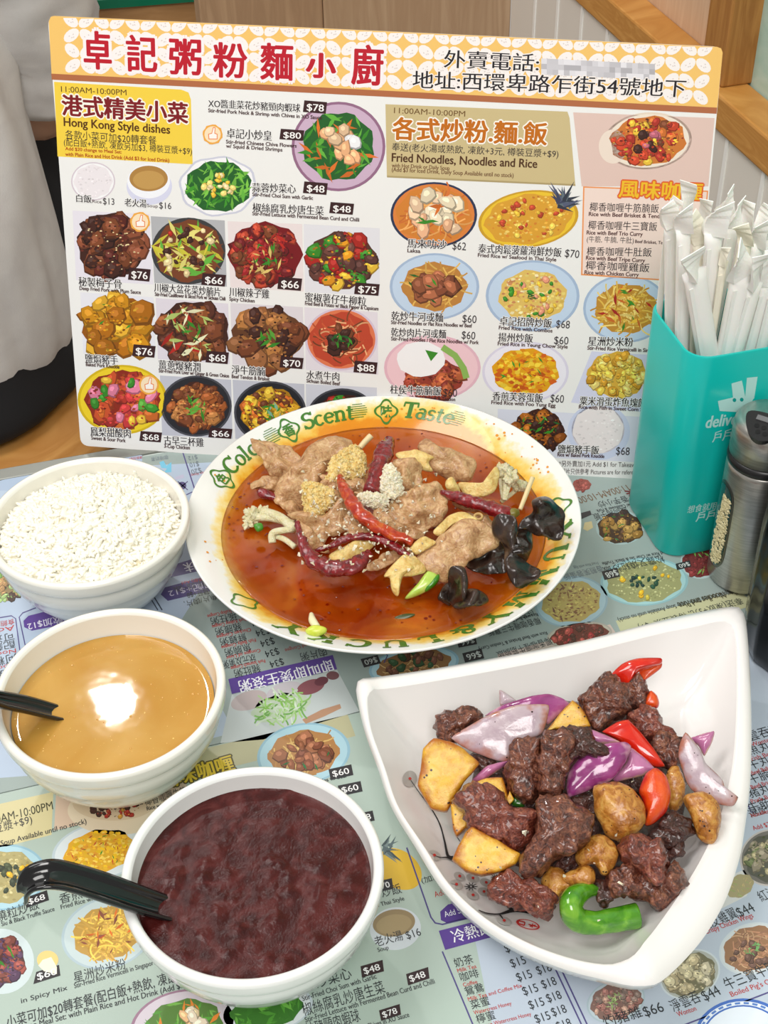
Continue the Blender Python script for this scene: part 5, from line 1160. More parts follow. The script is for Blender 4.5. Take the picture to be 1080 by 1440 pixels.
for a in range(10):
    t = a*.63; q = (457, 845); dstroke(d5((q[0]+8*math.cos(t), q[1]+6*math.sin(t)), (q[0]+42*math.cos(t), q[1]+28*math.sin(t))), [1.6, .8], BKK)
    q = (615, 785); dstroke(d5((q[0]+8*math.cos(t), q[1]+6*math.sin(t)), (q[0]+32*math.cos(t), q[1]+20*math.sin(t))), [1.4, .7], BKK)
sc0 = d5((820, 1083))[0]
for k in range(28):
    t0, t1 = 2*math.pi*k/28, 2*math.pi*(k+1)/28
    f = lambda t, s_: (sc0[0]+(77*s_/4.5)*math.cos(t)*math.cos(.25)-(29*s_/4.5)*math.sin(t)*math.sin(.25), sc0[1]+(77*s_/4.5)*math.cos(t)*math.sin(.25)+(29*s_/4.5)*math.sin(t)*math.cos(.25))
    dpoly([f(t0, 1), f(t1, 1), f(t1, .85), f(t0, .85)], RDD)
for pts in (((760, 1062), (800, 1072)), ((800, 1072), (796, 1092)), ((796, 1092), (758, 1080)), ((758, 1080), (760, 1062)), ((822, 1085), (880, 1102)), ((850, 1080), (845, 1106)), ((830, 1098), (868, 1090))):
    dstroke(d5(*pts), [1.6]*2, RDD)
mk('blossom_decoration', DV, DF, INK, dsh, smooth=False, col=DC)

# ================================================================== STRAW HOLDER
HX = Vector((math.cos(math.radians(14)), math.sin(math.radians(14)), 0)); HY = Vector((-HX.y, HX.x, 0)); HO = onz(937, 783, 0)-HX*.004-HY*.003
HW, HD, HH = .100, .064, .145
teal = plain('teal_plastic', S(0, 190, 182), .32, coat=.15, coatr=.15, sss=.06)
def rrect(x0, y0, x1, y1, r, n=10):
    out = []
    for cx, cy, a in ((x1-r, y1-r, 0), (x0+r, y1-r, 90), (x0+r, y0+r, 180), (x1-r, y0+r, 270)):
        for k in range(n+1): t = math.radians(a+90*k/n); out.append((cx+r*math.cos(t), cy+r*math.sin(t)))
    return out
def hring(inset, z, r=.014):
    return [HO+HX*x+HY*y+UPZ*z for x, y in rrect(inset, inset, HW-inset, HD-inset, max(.002, r-inset))]
hld = empty('straw_holder', HO+HX*HW/2+HY*HD/2, 'turquoise plastic box full of paper wrapped straws with a white logo', 'straw holder')
rs = [hring(.05-.0145, 0), hring(.003, 0), hring(.0008, .0008), hring(0, .003), hring(0, HH-.0012), hring(.0006, HH), hring(.0018, HH), hring(.0024, HH-.0012), hring(.0024, .004)]
V, F = loft([np.array([tuple(p) for p in r]) for r in rs[1:]]); n = len(rs[0]); F.append(tuple(range(n-1, -1, -1))); F.append(tuple(range(len(V)-n, len(V))))
mk('box_body', V, F, teal, hld, smooth=True); ho = bpy.data.objects['box_body']; ho.data.set_sharp_from_angle(angle=.6) if hasattr(ho.data, 'set_sharp_from_angle') else None
HFn = -HY; HF0 = HO                    # front face plane
def hpl(u, v):
    q = onplane(u, v, HF0, HFn)-HF0; return (q.dot(HX), q.z)
def h3(x, y, lay): return HF0+HX*x+UPZ*y+HFn*(.0001+lay*LAY)
P = Print(hpl, h3)
LG = S(190, 236, 232)
def c8(*p): return [(840+x/3.13, 480+y/3.13) for x, y in p]
P.poly(c8((590, 185), (636, 172), (652, 250), (598, 262), (594, 220)), LG, 1); P.poly(c8((658, 160), (705, 155), (690, 250), (640, 300), (600, 262), (650, 250)), LG, 1.2)
P.poly(c8((530, 262), (598, 246), (690, 240), (672, 290), (640, 312), (538, 306)), LG, 1.4)
for q in ((603, 258), (635, 256)): P.ell(c8(q)[0], 2.6, 2.8, S(0, 160, 154), 2, n=14)
P.build('printed_emblem', INK, hld, 'pale printed emblem')
P.text('deliveroo', c8((474, 382))[0], c8((700, 352))[0], 16, LG, 1.5, bold=.02)
P.text('戶戶送', c8((505, 445))[0], c8((632, 424))[0], 15, LG, 1.5, bold=.015)
P.text('想食就用', c8((394, 757))[0], c8((520, 738))[0], 10, LG, 1.5, bold=.01); P.text('戶戶送', c8((432, 794))[0], c8((560, 775))[0], 13, LG, 1.5, bold=.02)
P.build('printed_logo', INK, hld, 'pale printed lettering')

# --- straws
paper = plain('straw_paper', S(246, 244, 240), .6, bump=(240, .25, .0008), sss=.1); paper2 = plain('cream_straw_paper', S(246, 240, 222), .6, bump=(240, .25, .0008))
ZS = lambda x, y: (900+x/4.363, 230+y/4.363)
def straw(bot, top, wpx, depth, tip, label, mat=paper, bend=(0, 0), widen=1.14):
    """bot/top: picture of the sleeve where it leaves the box and where it is crimped; depth behind the front wall"""
    depth = min(depth, HD-.008); P0 = HO+HY*depth; a = onplane(*ZS(*bot), P0, -HY); b_ = onplane(*ZS(*top), P0, -HY)
    hw0 = wpx*1.22/4.363/2*(b_-CAM).dot(FW)/FPX+.0035
    def inside(p):
        q = p-HO; c_ = .006 if q.dot(HX) < .02 and q.dot(HY) < .02 else 0
        return HO+HX*min(max(q.dot(HX), hw0+c_), HW-hw0)+HY*min(max(q.dot(HY), hw0+c_), HD-hw0)+UPZ*q.z
    a = b_+(a-b_)*((TZ+HH-b_.z)/(a.z-b_.z)); a = inside(a); ax = (b_-a).normalized(); base = inside(a-ax*((a.z-TZ-.008)/ax.z))
    dist = (b_-CAM).dot(FW); hw = wpx*1.22/4.363/2*dist/FPX; b_ = b_-ax*.004
    ax = (b_-base).normalized(); sx = (HX-ax*HX.dot(ax)).normalized(); sy = ax.cross(sx)
    e = empty('wrapped_straw', base, label, 'straw', 'paper wrapped straws in the turquoise box'); 
    Ln = (b_-base).length; rngs = []; n = 16
    for t, fx, fy in ((0, 1, .8), (.01, 1, .85), (.5, 1, .86), (.93, 1, .86), (.97, 1.04, .6), (1, 1.12, .3)):
        c_ = base+ax*(Ln*t); rngs.append([c_+sx*(hw*fx*math.cos(2*math.pi*k_/n))+sy*(hw*fy*math.sin(2*math.pi*k_/n)) for k_ in range(n)])
    V, F = loft(rngs); capf(V, F, n); mk('sleeve', V, F, mat, e)
    # seam strip
    fs = sx*(-.72*hw)-sy*(hw*.62); V, F = box(base+ax*(Ln*.3)+fs-sx*.0011, sx*.0022, -sy*.0004, ax*(Ln*.66)); mk('seam', V, F, mat, e, smooth=False)
    # flattened, crimped end, bent towards tip
    tp = onplane(*ZS(*tip), P0-HY*bend[0], -HY); dirn = (tp-b_); ln = dirn.length; dirn.normalize()
    V = []; F = []; m = 9; tw = math.sin(depth*1000+tip[0])*.7; s2 = (sx-dirn*sx.dot(dirn)).normalized(); nn = dirn.cross(s2); s2, nn = s2*math.cos(tw)+nn*math.sin(tw), nn*math.cos(tw)-s2*math.sin(tw)
    for i in range(m+1):
        t = i/m; c_ = b_-ax*.001+dirn*(ln*t)+HX*(.003*t*t*math.sin(tip[0]*.37))-HY*(.004*t*t*abs(math.sin(tip[1]*.9))); w2 = hw*(1.1+(widen-1.1)*min(1, t*2)); rp = .0003*(1 if i % 2 else -1)*(t > .5)
        cv = .0030*math.sin(t*3.1+depth*300+tip[0])
        for k_ in range(7):
            x = (k_/6-.5)*2; th = .0022*(1-t)**2+.0003
            V.append(c_+s2*(w2*x)+nn*(rp+cv*x+th))
        for k_ in range(6, -1, -1):
            x = (k_/6-.5)*2; th = .0022*(1-t)**2+.0003; V.append(c_+s2*(w2*x)+nn*(rp+cv*x-th))
    for i in range(m):
        for k_ in range(14): F.append((i*14+k_, i*14+(k_+1) % 14, (i+1)*14+(k_+1) % 14, (i+1)*14+k_))
    capf(V, F, 14); mk('crimped_end', V, F, mat, e, smooth=False)
    return e
SL = [((92, 850), (178, 290), 34, .058, (205, 190), 'paper wrapped straw at the far left corner of the turquoise box, its top folded right', paper),
      ((150, 930), (190, 330), 70, .044, (185, 230), 'paper wrapped straw second from the left edge of the turquoise box', paper),
      ((215, 1010), (268, 360), 74, .030, (240, 250), 'paper wrapped straw with a crimp bent left, behind the front left one', paper),
      ((300, 1130), (325, 620), 118, .017, (336, 515), 'frontmost paper wrapped straw with a ribbed crimp at the left corner', paper),
      ((350, 1100), (372, 430), 76, .034, (352, 300), 'cream paper straw behind the frontmost straw', paper2),
      ((400, 1120), (455, 380), 92, .026, (480, 240), 'tall paper straw in the middle of the box with a wide crimp', paper),
      ((430, 1140), (520, 560), 40, .020, (500, 490), 'thin cream straw squeezed between two white ones', paper2),
      ((530, 1150), (632, 640), 112, .014, (610, 480), 'thick paper wrapped straw right of centre, crimp leaning right', paper),
      ((590, 1140), (715, 690), 84, .0115, (720, 540), 'paper wrapped straw fourth from the left along the front, with a creased top', paper),
      ((672, 1120), (790, 690), 74, .014, (800, 520), 'paper wrapped straw at the right edge of the picture', paper),
      ((740, 1110), (840, 700), 80, .013, (860, 560), 'paper wrapped straw half outside the right edge of the picture', paper),
      ((250, 800), (290, 220), 60, .062, (318, 90), 'tallest paper straw at the back left with its tip bent right', paper),
      ((330, 800), (400, 290), 62, .060, (420, 190), 'paper straw at the back beside the tallest one', paper),
      ((420, 800), (530, 260), 62, .062, (560, 140), 'paper straw at the back whose crimp points up right', paper),
      ((480, 850), (580, 330), 66, .050, (600, 220), 'paper straw in the middle row right of the tall centre one', paper),
      ((560, 850), (660, 330), 62, .060, (690, 220), 'paper straw at the back right of the pointed crimp', paper),
      ((560, 900), (660, 430), 70, .036, (640, 360), 'paper straw with its crimp folded flat over its neighbours', paper2),
      ((640, 850), (750, 330), 62, .060, (790, 240), 'paper straw at the back near the right edge', paper),
      ((620, 900), (740, 450), 66, .044, (720, 340), 'paper straw of the middle row near the right edge', paper),
      ((700, 900), (810, 400), 66, .050, (820, 270), 'paper straw at the far right of the middle row', paper)]
for bt, tp, wp, dp_, tip, lb, mm in SL: straw(bt, tp, wp, dp_, tip, lb, mm, (.004, 0))

# ================================================================== SHAKER AND BOTTLE
SC = Vector((.2130, .6165, TZ)); SR = .0205
sh = empty('sesame_shaker', SC, 'brushed steel shaker with a window of pale sesame, next to the turquoise box', 'shaker')
steel = food('brushed_steel', [(.3, S(168, 166, 160)), (.7, S(196, 194, 188))], 1.0, .32, None, stretch=(60, 60, 900), metal=.9)
blackg = plain('black_rubber', S(22, 22, 24), .35)
V, F = lathe([(0, .001), (SR*.94, .001), (SR, .003), (SR, .084), (SR*.99, .0865), (SR*.93, .0875), (0, .0875)], SC, 80); mk('steel_body', V, F, steel, sh)
V, F = lathe([(SR*.9, .0872), (SR*1.0, .0876), (SR*1.02, .0895), (SR*1.0, .0925), (SR*.9, .0930)], SC, 80); o = mk('sealing_ring', V, F, blackg, sh); o['label'] = 'black rubber ring'
V, F = lathe([(SR*.9, .0930), (SR*.985, .0932), (SR*.985, .1100), (SR*.96, .1130), (SR*.86, .1155), (SR*.6, .1170), (SR*.3, .1176), (.0001, .1178)], SC, 80); mk('steel_lid', V, F, steel, sh)
vd = (CAM-SC); va = math.atan2(vd.y, vd.x)            # azimuth of the camera seen from the shaker
def cyl(a, z, r): return Vector((SC.x+r*math.cos(a), SC.y+r*math.sin(a), TZ+z))
def patch(a0, z0, da, dz, r, n=40, pw=3.2, m=6):
    """rounded slot patch wrapped on the cylinder"""
    V = []; F = []
    for j in range(m+1):
        q = 1-j/m
        for k in range(n):
            t = 2*math.pi*k/n; c, s = math.cos(t), math.sin(t)
            x = abs(c)**(2/2.2)*math.copysign(1, c); y = abs(s)**(2/6)*math.copysign(1, s)
            V.append(cyl(a0+da*x*q, z0+dz*y*q, r))
    for j in range(m):
        for k in range(n): F.append((j*n+k, j*n+(k+1) % n, (j+1)*n+(k+1) % n, (j+1)*n+k))
    return V, F
wa = va-math.radians(58)
V, F = patch(wa, .0435, math.radians(25), .031, SR+.0003); o = mk('window_frame', V, F, plain('dark_steel_frame', S(120, 118, 112), .3, metal=.9), sh); 
V, F = patch(wa, .0435, math.radians(22), .0293, SR+.0005); o = mk('window', V, F, plain('dark_window', S(28, 66, 64), .06, coat=.5), sh); o['label'] = 'dark glass window'
sesm = food('sesame_seed', [(.3, S(206, 192, 140)), (.6, S(232, 222, 178))], 500, .45, (900, .9, .002))
gv = []
rg = random.Random(8)
for i in range(420):
    y = rg.uniform(-.95, .78); x = rg.uniform(-.35, .95)
    if abs(x)**2.2+abs(y)**6 > .8 or (y > .3 and x < .1-(.9-y)*.3): continue
    p = cyl(wa+math.radians(22)*x, .0435+.0293*y, SR+.0006); a = rg.uniform(0, 6.28); n = Vector((p.x-SC.x, p.y-SC.y, 0)).normalized(); s = Vector((-n.y, n.x, 0)); d = s*math.cos(a)+UPZ*math.sin(a); e2 = n.cross(d)
    vv = [p+d*.0017, p+e2*.0009, p-d*.0017, p-e2*.0009, p+n*.0007]; gv.append((vv, [(0, 1, 4), (1, 2, 4), (2, 3, 4), (3, 0, 4)]))
V, F = merge(gv); o = mk('sesame_filling', V, F, sesm, sh, smooth=False); o['kind'] = 'stuff'; o['label'] = 'pale sesame seeds behind the window'
# pouring insert on the lid
ia = va-math.radians(14); ic = SC+Vector((math.cos(ia), math.sin(ia), 0))*SR*.56+UPZ*.1172; it = Vector((-math.sin(ia), math.cos(ia), 0)); ir = (Vector((math.cos(ia), math.sin(ia), 0))-UPZ*.42).normalized(); inn_ = it.cross(ir)
if inn_.z < 0: inn_ = -inn_
tri = catmull([(-.0105, -.006), (-.0115, -.001), (-.006, .008), (0, .0105), (.006, .008), (.0115, -.001), (.0105, -.006), (0, -.0075)], 40)
V = [ic+it*x+ir*y+inn_*.0012 for x, y in tri]+[ic+it*x+ir*y-inn_*.003 for x, y in tri]; F = [tuple(range(40))]+[(k, k+40, (k+1) % 40+40, (k+1) % 40) for k in range(40)]
o = mk('pouring_insert', V, F, blackg, sh, smooth=False); o['label'] = 'black insert with pouring holes'
hv = []
for hx, hy in ((-.004, .002), (0, .002), (.004, .002), (-.002, .0055), (.002, .0055)):
    hv.append(([ic+it*(hx+.0014*math.cos(t))+ir*(hy+.0014*math.sin(t))+inn_*.0014 for t in [k*.5236 for k in range(12)]], [tuple(range(12))]))
V, F = merge(hv); mk('pouring_hole', V, F, plain('hole_black', S(6, 6, 7), .8), bpy.data.objects['pouring_insert'], smooth=False)
V, F = box(ic+it*-.006+ir*-.0045+inn_*.0012, it*.012, ir*.003, inn_*.0008); mk('slider', V, F, plain('grey_plastic', S(110, 110, 112), .4), bpy.data.objects['pouring_insert'], smooth=False)

BC = Vector((.2300, .5545, TZ)); 
bt = empty('sauce_bottle', BC, 'glossy black ribbed sauce bottle at the right edge beside the steel shaker', 'bottle')
blackgl = plain('black_glass', S(9, 9, 12), .12, spec=.35)
rib = lambda i, a: -.035*abs(math.sin(a*7)) if 2 <= i <= 7 else 0
V, F = lathe([(0, 0), (.026, 0), (.029, .003), (.030, .010), (.031, .03), (.031, .06), (.031, .085), (.030, .098), (.026, .112), (.018, .122), (.0125, .128), (.012, .140)], BC, 112, rib=rib); mk('glass_body', V, F, blackgl, bt)
V, F = lathe([(.0135, .138), (.0145, .139), (.0145, .158), (.0135, .160), (0, .160)], BC, 48); mk('cap', V, F, blackg, bt)
# ================================================================== FOOD IN THE SOUP PLATE
ZO = BZ-.0232; FS = 3.2
_onz = onz
def onz(u, v, z=0.0): return _onz(u, v, z+ZO)
ZA = lambda *p: [(340+x/4.154, 590+y/4.154) for x, y in p]
ZB = lambda *p: [(560+x/4.154, 600+y/4.154) for x, y in p]
beefm = food('boiled_beef', [(.28, S(160, 112, 72)), (.45, S(194, 148, 102)), (.6, S(212, 172, 124)), (.78, S(226, 192, 146))], 70, .3, (300, .6, .0012), dist=1.4, coat=.3, coatr=.15, sss=.08)
chilim = food('dried_chili_skin', [(.3, S(86, 8, 16)), (.55, S(128, 12, 22)), (.75, S(160, 26, 26))], 90, .16, (160, .5, .0012), coat=.6, coatr=.06)
chilio = food('orange_chili_skin', [(.3, S(150, 26, 14)), (.55, S(186, 56, 14)), (.8, S(206, 110, 30))], 70, .16, (160, .4, .0010), coat=.6, coatr=.06)
fung = food('wood_ear', [(.3, S(26, 17, 14)), (.7, S(62, 44, 36))], 40, .24, (200, .25, .0006), coat=.25, coatr=.1)
skinm = food('yellow_tofu_skin', [(.3, S(214, 172, 92)), (.55, S(232, 204, 130)), (.8, S(244, 226, 166))], 80, .35, (220, .6, .0014), sss=.1)
garl = food('fried_garlic', [(.3, S(240, 196, 104)), (.55, S(250, 222, 150)), (.8, S(252, 240, 200))], 150, .35, (340, .8, .002), sss=.1)
garlw = food('minced_garlic', [(.3, S(246, 230, 190)), (.7, S(253, 247, 230))], 150, .35, (340, .7, .002), sss=.1)
caul = food('cauliflower', [(.3, S(226, 214, 160)), (.7, S(244, 238, 206))], 120, .4, (420, .8, .0018), sss=.1)
SB_ = 'beef slice'; g_ = 'pieces of food in the chilli broth'
def grow(p, k):
    c = np.mean(p, 0); return [tuple(c+(np.array(q)-c)*k) for q in p]
def beef(label, pts, z, T, seed, **k): return blob('beef_slice', label, 'beef slice', grow(pts, 1.10), z, beefm, T=T*.85, seed=seed, amp=k.pop('amp', .0020), freq=k.pop('freq', 150), fold=k.pop('fold', .0055), ffreq=k.pop('ffreq', 75), tilt=k.pop('tilt', .3), e=2.0, N=60, M=11, **k)
beef('ruffled upright beef slice at the far left of the beef pile', ZA((60, 118), (120, 132), (205, 150), (250, 150), (335, 230), (300, 300), (255, 370), (190, 330), (170, 320), (130, 250), (85, 190)), .034, .004, 1, fold=.006, ffreq=80)
beef('flat lip of beef lying in the broth left of the rolled slice', ZA((60, 375), (100, 345), (190, 345), (260, 350), (250, 400), (170, 425), (110, 400), (60, 420)), .029, .0035, 12)
beef('big rolled beef slice, upper left of the pile', ZA((390, 170), (450, 130), (550, 108), (625, 140), (600, 195), (525, 240), (490, 310), (390, 470), (310, 492), (215, 470), (210, 410), (250, 330), (330, 250)), .037, .0075, 2, amp=.0012)
beef('beef slice below the golden garlic, left of the red chilli', ZA((290, 560), (400, 545), (480, 560), (560, 480), (600, 470), (655, 560), (640, 630), (560, 665), (505, 690), (470, 725), (400, 680), (350, 610)), .033, .005, 3)
beef('folded beef slice with white garlic, right of the dark upright chilli', ZA((870, 270), (950, 235), (1035, 260), (1040, 410), (960, 450), (880, 500), (830, 440), (840, 340)), .044, .007, 4)
beef('large wrinkled beef slice in the middle of the pile', ZB((50, 390), (130, 350), (210, 345), (255, 400), (258, 530), (150, 600), (60, 590), (0, 560), (-60, 500), (-10, 420)), .040, .006, 5, amp=.0024, freq=160)
beef('rolled beef slice at the top right of the pile', ZB((130, 130), (175, 80), (235, 120), (330, 140), (435, 195), (430, 270), (400, 315), (290, 300), (210, 250), (165, 190)), .037, .0075, 6, amp=.0012)
beef('broad beef slice at the lower right, above the cucumber', ZB((200, 690), (330, 590), (420, 560), (550, 620), (572, 690), (490, 740), (410, 790), (380, 830), (285, 890), (205, 850), (120, 770)), .041, .006, 7, amp=.001)
beef('small beef scrap in the middle between two chillies', ZA((660, 430), (720, 440), (790, 465), (855, 490), (830, 525), (740, 505)), .041, .004, 8)
beef('small beef scrap below the curled chilli', ZA((730, 860), (800, 800), (880, 775), (890, 830), (800, 880)), .031, .003, 9)
beef('narrow beef strip along the lower edge of the wrinkled slice', ZB((-110, 480), (-20, 560), (60, 610), (140, 620), (110, 655), (20, 640), (-70, 590), (-130, 540)), .036, .004, 10)
beef('beef piece tucked under the right hand red chilli', ZB((420, 500), (500, 520), (560, 560), (565, 620), (500, 600), (440, 570)), .037, .004, 11)
beef('dark beef edge in the broth under the rolled slice', ZA((220, 480), (330, 500), (370, 560), (300, 580), (240, 520)), .028, .003, 13)
beef('mincemeat topped beef behind the dark upright chilli', ZA((480, 330), (560, 320), (690, 330), (730, 420), (690, 470), (610, 450), (520, 400)), .037, .005, 14, amp=.0024, freq=200)
beef('beef scrap under the white cauliflower at the right', ZB((330, 420), (400, 410), (470, 430), (500, 480), (420, 490), (340, 460)), .037, .004, 15)
beef('beef strip between the two golden garlic heaps', ZA((470, 360), (540, 350), (570, 420), (560, 480), (500, 470), (470, 420)), .039, .004, 16)
beef('thin beef strip left of the yellow sheet in the curled chilli', ZA((330, 590), (400, 640), (470, 720), (500, 770), (440, 760), (370, 700)), .031, .003, 17)
beef('beef crumbs under the long orange chilli near the centre', ZA((620, 560), (700, 600), (800, 680), (780, 710), (690, 690), (610, 640)), .036, .004, 18, amp=.003, freq=220)
beef('beef scrap at the lower middle above the ragged tofu skin', ZA((880, 760), (960, 740), (1010, 790), (960, 830), (890, 820)), .034, .004, 19)
fl = random.Random(14); fv = []
for i in range(130):
    a = fl.uniform(0, 6.283); r = .092*math.sqrt(fl.random()); p = Vector((PC[0]+r*math.cos(a), PC[1]+r*math.sin(a), TZ+BZ+.0003)); q = fl.uniform(.0004, .0011); t = fl.uniform(0, 3)
    fv.append(([p+Vector((q*math.cos(t+k*1.257)*fl.uniform(.7, 1.5), q*math.sin(t+k*1.257), .0001*k)) for k in range(5)]+[p+Vector((0, 0, .0005))], [(0, 1, 5), (1, 2, 5), (2, 3, 5), (3, 4, 5), (4, 0, 5)]))
V, F = merge(fv); o = mk('chili_flake', V, F, plain('chili_flake_red', S(110, 22, 8), .3, coat=.4), smooth=False); tag(o, 'chilli flakes scattered on the surface of the broth', 'chilli flakes', kind='stuff')
def chili(label, P_, zs, rp, mat=chilim, seed=0, stem=None):
    W = [onz(u, v, z) for (u, v), z in zip(P_, zs)]; k = [(w_-CAM).dot(FW)/FPX for w_ in W]
    e = empty('dried_chili', W[len(W)//2], label, 'chilli'); 
    V, F = sweep(W, [r/4.154*q for r, q in zip(rp, k)], 18, .8, amp=.0012, freq=260, seed=seed); mk('chili_pod', V, F, mat, e)
    if stem:
        a = onz(*stem[0], zs[-1]+.001); b_ = onz(*stem[1], zs[-1]+.001); V, F = sweep([a, (a+b_)/2, b_], [.0026, .0030, .0016], 12); o = mk('stem_cap', V, F, plain('olive_stem', S(120, 110, 40), .35), e); o['label'] = 'olive green stem cap'
chili('dark red chilli standing upright at the top of the pile', ZA((860, 125), (835, 180), (800, 280), (770, 360), (758, 425)), [.046, .050, .052, .051, .049], [34, 52, 56, 52, 46], seed=1)
chili('long orange red chilli lying diagonally across the middle', ZA((570, 335), (600, 400), (660, 510), (750, 600), (860, 660), (1000, 718)), [.046, .049, .050, .049, .047, .044], [18, 32, 44, 42, 40, 28], chilio, 2)
chili('thin dark chilli running below the long orange one', ZA((420, 775), (520, 735), (630, 695), (750, 685), (860, 720), (940, 765), (1005, 805)), [.038, .041, .043, .044, .043, .041, .039], [14, 22, 24, 26, 28, 24, 10], seed=3)
chili('bright red chilli curled into a U at the lower left', ZA((325, 598), (345, 690), (378, 770), (430, 830), (530, 870), (630, 865), (700, 825), (745, 780)), [.046, .045, .042, .041, .041, .042, .042, .042], [12, 26, 42, 52, 56, 52, 46, 30], seed=4)
chili('red chilli with an olive stem on the right of the pile', ZB((250, 382), (340, 412), (440, 440), (540, 475), (620, 505), (660, 520)), [.046, .047, .048, .048, .047, .046], [18, 38, 44, 48, 50, 40], seed=5, stem=(ZB((650, 510))[0], ZB((705, 500))[0]))
blob('dried_chili', 'dark chilli skin floating in the broth at the left', 'chilli', ZA((90, 410), (140, 405), (220, 450), (230, 480), (160, 470), (100, 450)), .028, chilim, T=.002, seed=6)
def sheetpiece(name, label, cat, pts, z, mat, seed, T=.003, th=.0012, **k): return blob(name, label, cat, pts, z, mat, T=T, shell=th, seed=seed, N=64, M=10, **k)
f1 = dict(fold=.013, ffreq=62, amp=.0007, freq=120)
wf = empty('wood_ear', onz(745, 745, .03), 'large ruffled black wood ear fungus on the right side of the plate', 'fungus')
for i, (pts, z, T) in enumerate(((((785, 455), (850, 420), (925, 445), (967, 500), (960, 570), (945, 645), (870, 640), (800, 628), (755, 600), (705, 605), (740, 540), (790, 510)), .048, .006),
                  (((565, 545), (640, 535), (690, 570), (692, 650), (640, 740), (645, 800), (700, 835), (800, 820), (812, 870), (700, 938), (650, 890), (620, 800), (618, 700), (560, 630)), .045, .006),
                  (((690, 605), (770, 600), (778, 700), (745, 780), (670, 810), (640, 750), (680, 690)), .034, .003),
                  (((400, 800), (470, 745), (560, 705), (630, 690), (640, 840), (530, 862), (440, 855)), .033, .003))):
    blob('lobe', None, None, grow(ZB(*pts), 1.08), z, fung, T=T*.6, shell=.0011, seed=i+20, N=64, M=10, parent=wf, **f1)
wf = empty('wood_ear', onz(655, 830, .03), 'small crumpled black wood ear fungus floating beside the cucumber', 'fungus')
for i, (pts, z, T) in enumerate((((( 300, 850), (350, 823), (392, 840), (402, 900), (400, 960), (380, 1050), (330, 1050), (300, 990)), .036, .006), (((380, 960), (420, 955), (500, 975), (520, 1020), (460, 1062), (370, 1072), (330, 1050), (360, 1000)), .033, .005), (((235, 1000), (265, 930), (300, 920), (310, 1000), (300, 1040), (255, 1020)), .029, .003))):
    blob('lobe', None, None, grow(ZB(*pts), 1.08), z, fung, T=T*.6, shell=.0011, seed=i+30, N=64, M=10, parent=wf, **f1)
sk = lambda label, pts, z, seed, **k: sheetpiece('tofu_skin', label, 'tofu skin', pts, z, skinm, seed, fold=k.pop('fold', .004), ffreq=80, amp=.0006, **k)
sk('pale yellow tofu skin draped at the top of the pile', ZB((-10, 150), (100, 138), (212, 180), (180, 212), (203, 268), (110, 245), (60, 205), (0, 185)), .050, 41)
sk('curved pale yellow sheet beside the cauliflower at the right', ZB((350, 330), (480, 330), (560, 290), (560, 240), (585, 245), (590, 300), (560, 385), (470, 418), (390, 395)), .041, 42, fold=.003)
sk('folded yellow tofu skin above the broad beef slice', ZB((205, 610), (290, 530), (380, 498), (455, 540), (455, 585), (380, 565), (300, 595), (240, 640)), .047, 43)
sk('small yellow scrap left of the broad beef slice', ZB((70, 710), (130, 650), (180, 648), (222, 680), (150, 730), (100, 752)), .043, 44)
sk('ragged yellow tofu skin hanging into the broth at the bottom', ZA((830, 915), (900, 830), (960, 790), (1012, 860), (940, 915), (915, 1035), (880, 1005), (865, 930)), .037, 45)
sk('little yellow flake under the top right beef roll', ZB((275, 330), (320, 305), (362, 390), (290, 380)), .043, 46)
sk('yellow sheet inside the curl of the U shaped chilli', ZA((515, 790), (600, 740), (700, 700), (785, 715), (710, 790), (610, 832), (530, 832)), .037, 47)
sk('yellow scrap at the lower centre next to the cucumber', ZB((-40, 830), (20, 780), (90, 760), (160, 830), (130, 860), (40, 875), (-30, 870)), .038, 48)
def clump(label, pts, z, mat, seed):
    o = blob('garlic_clump', label, 'garlic', pts, z, mat, T=.005, amp=.0012, freq=160, seed=seed, N=60, M=12, tilt=.4)
    rg_ = random.Random(seed); org = Vector(o.location); me = o.data; vv = [org+v.co for v in me.vertices]; nf = len(vv)//2; V = list(vv); F = [tuple(p.vertices) for p in me.polygons]
    for i in range(190):
        c = vv[rg_.randrange(nf)]+(CAM-vv[0]).normalized()*rg_.uniform(-.0004, .0008); r = rg_.uniform(.0007, .0014); b_ = len(V)
        V += [c+Vector((rg_.gauss(0, 1), rg_.gauss(0, 1), rg_.gauss(0, 1))).normalized()*.0002+Vector(d)*r*rg_.uniform(.7, 1.3) for d in ((1, 0, 0), (0, 1, 0), (-1, 0, 0), (0, -1, 0), (0, 0, 1), (0, 0, -1))]
        F += [(b_, b_+1, b_+4), (b_+1, b_+2, b_+4), (b_+2, b_+3, b_+4), (b_+3, b_, b_+4), (b_+1, b_, b_+5), (b_+2, b_+1, b_+5), (b_+3, b_+2, b_+5), (b_, b_+3, b_+5)]
    bpy.data.objects.remove(o); o2 = mk('garlic_clump', V, F, mat, smooth=False); return tag(o2, label, 'garlic')
clump('golden heap of fried garlic at the top centre', ZA((530, 220), (640, 158), (702, 182), (735, 250), (705, 330), (600, 350), (490, 372), (505, 290)), .045, garl, 51)
clump('golden heap of fried garlic on the left of the pile', ZA((358, 378), (420, 368), (530, 410), (540, 490), (450, 565), (380, 565), (362, 480)), .041, garl, 52)
clump('white minced garlic on the folded beef slice', ZA((830, 290), (880, 262), (915, 330), (945, 420), (870, 470), (805, 410)), .050, garlw, 53)
clump('minced garlic at the foot of the dark upright chilli', ZA((690, 440), (770, 440), (845, 460), (850, 500), (780, 515), (700, 490)), .046, garlw, 54)
rg = random.Random(77); gp = []
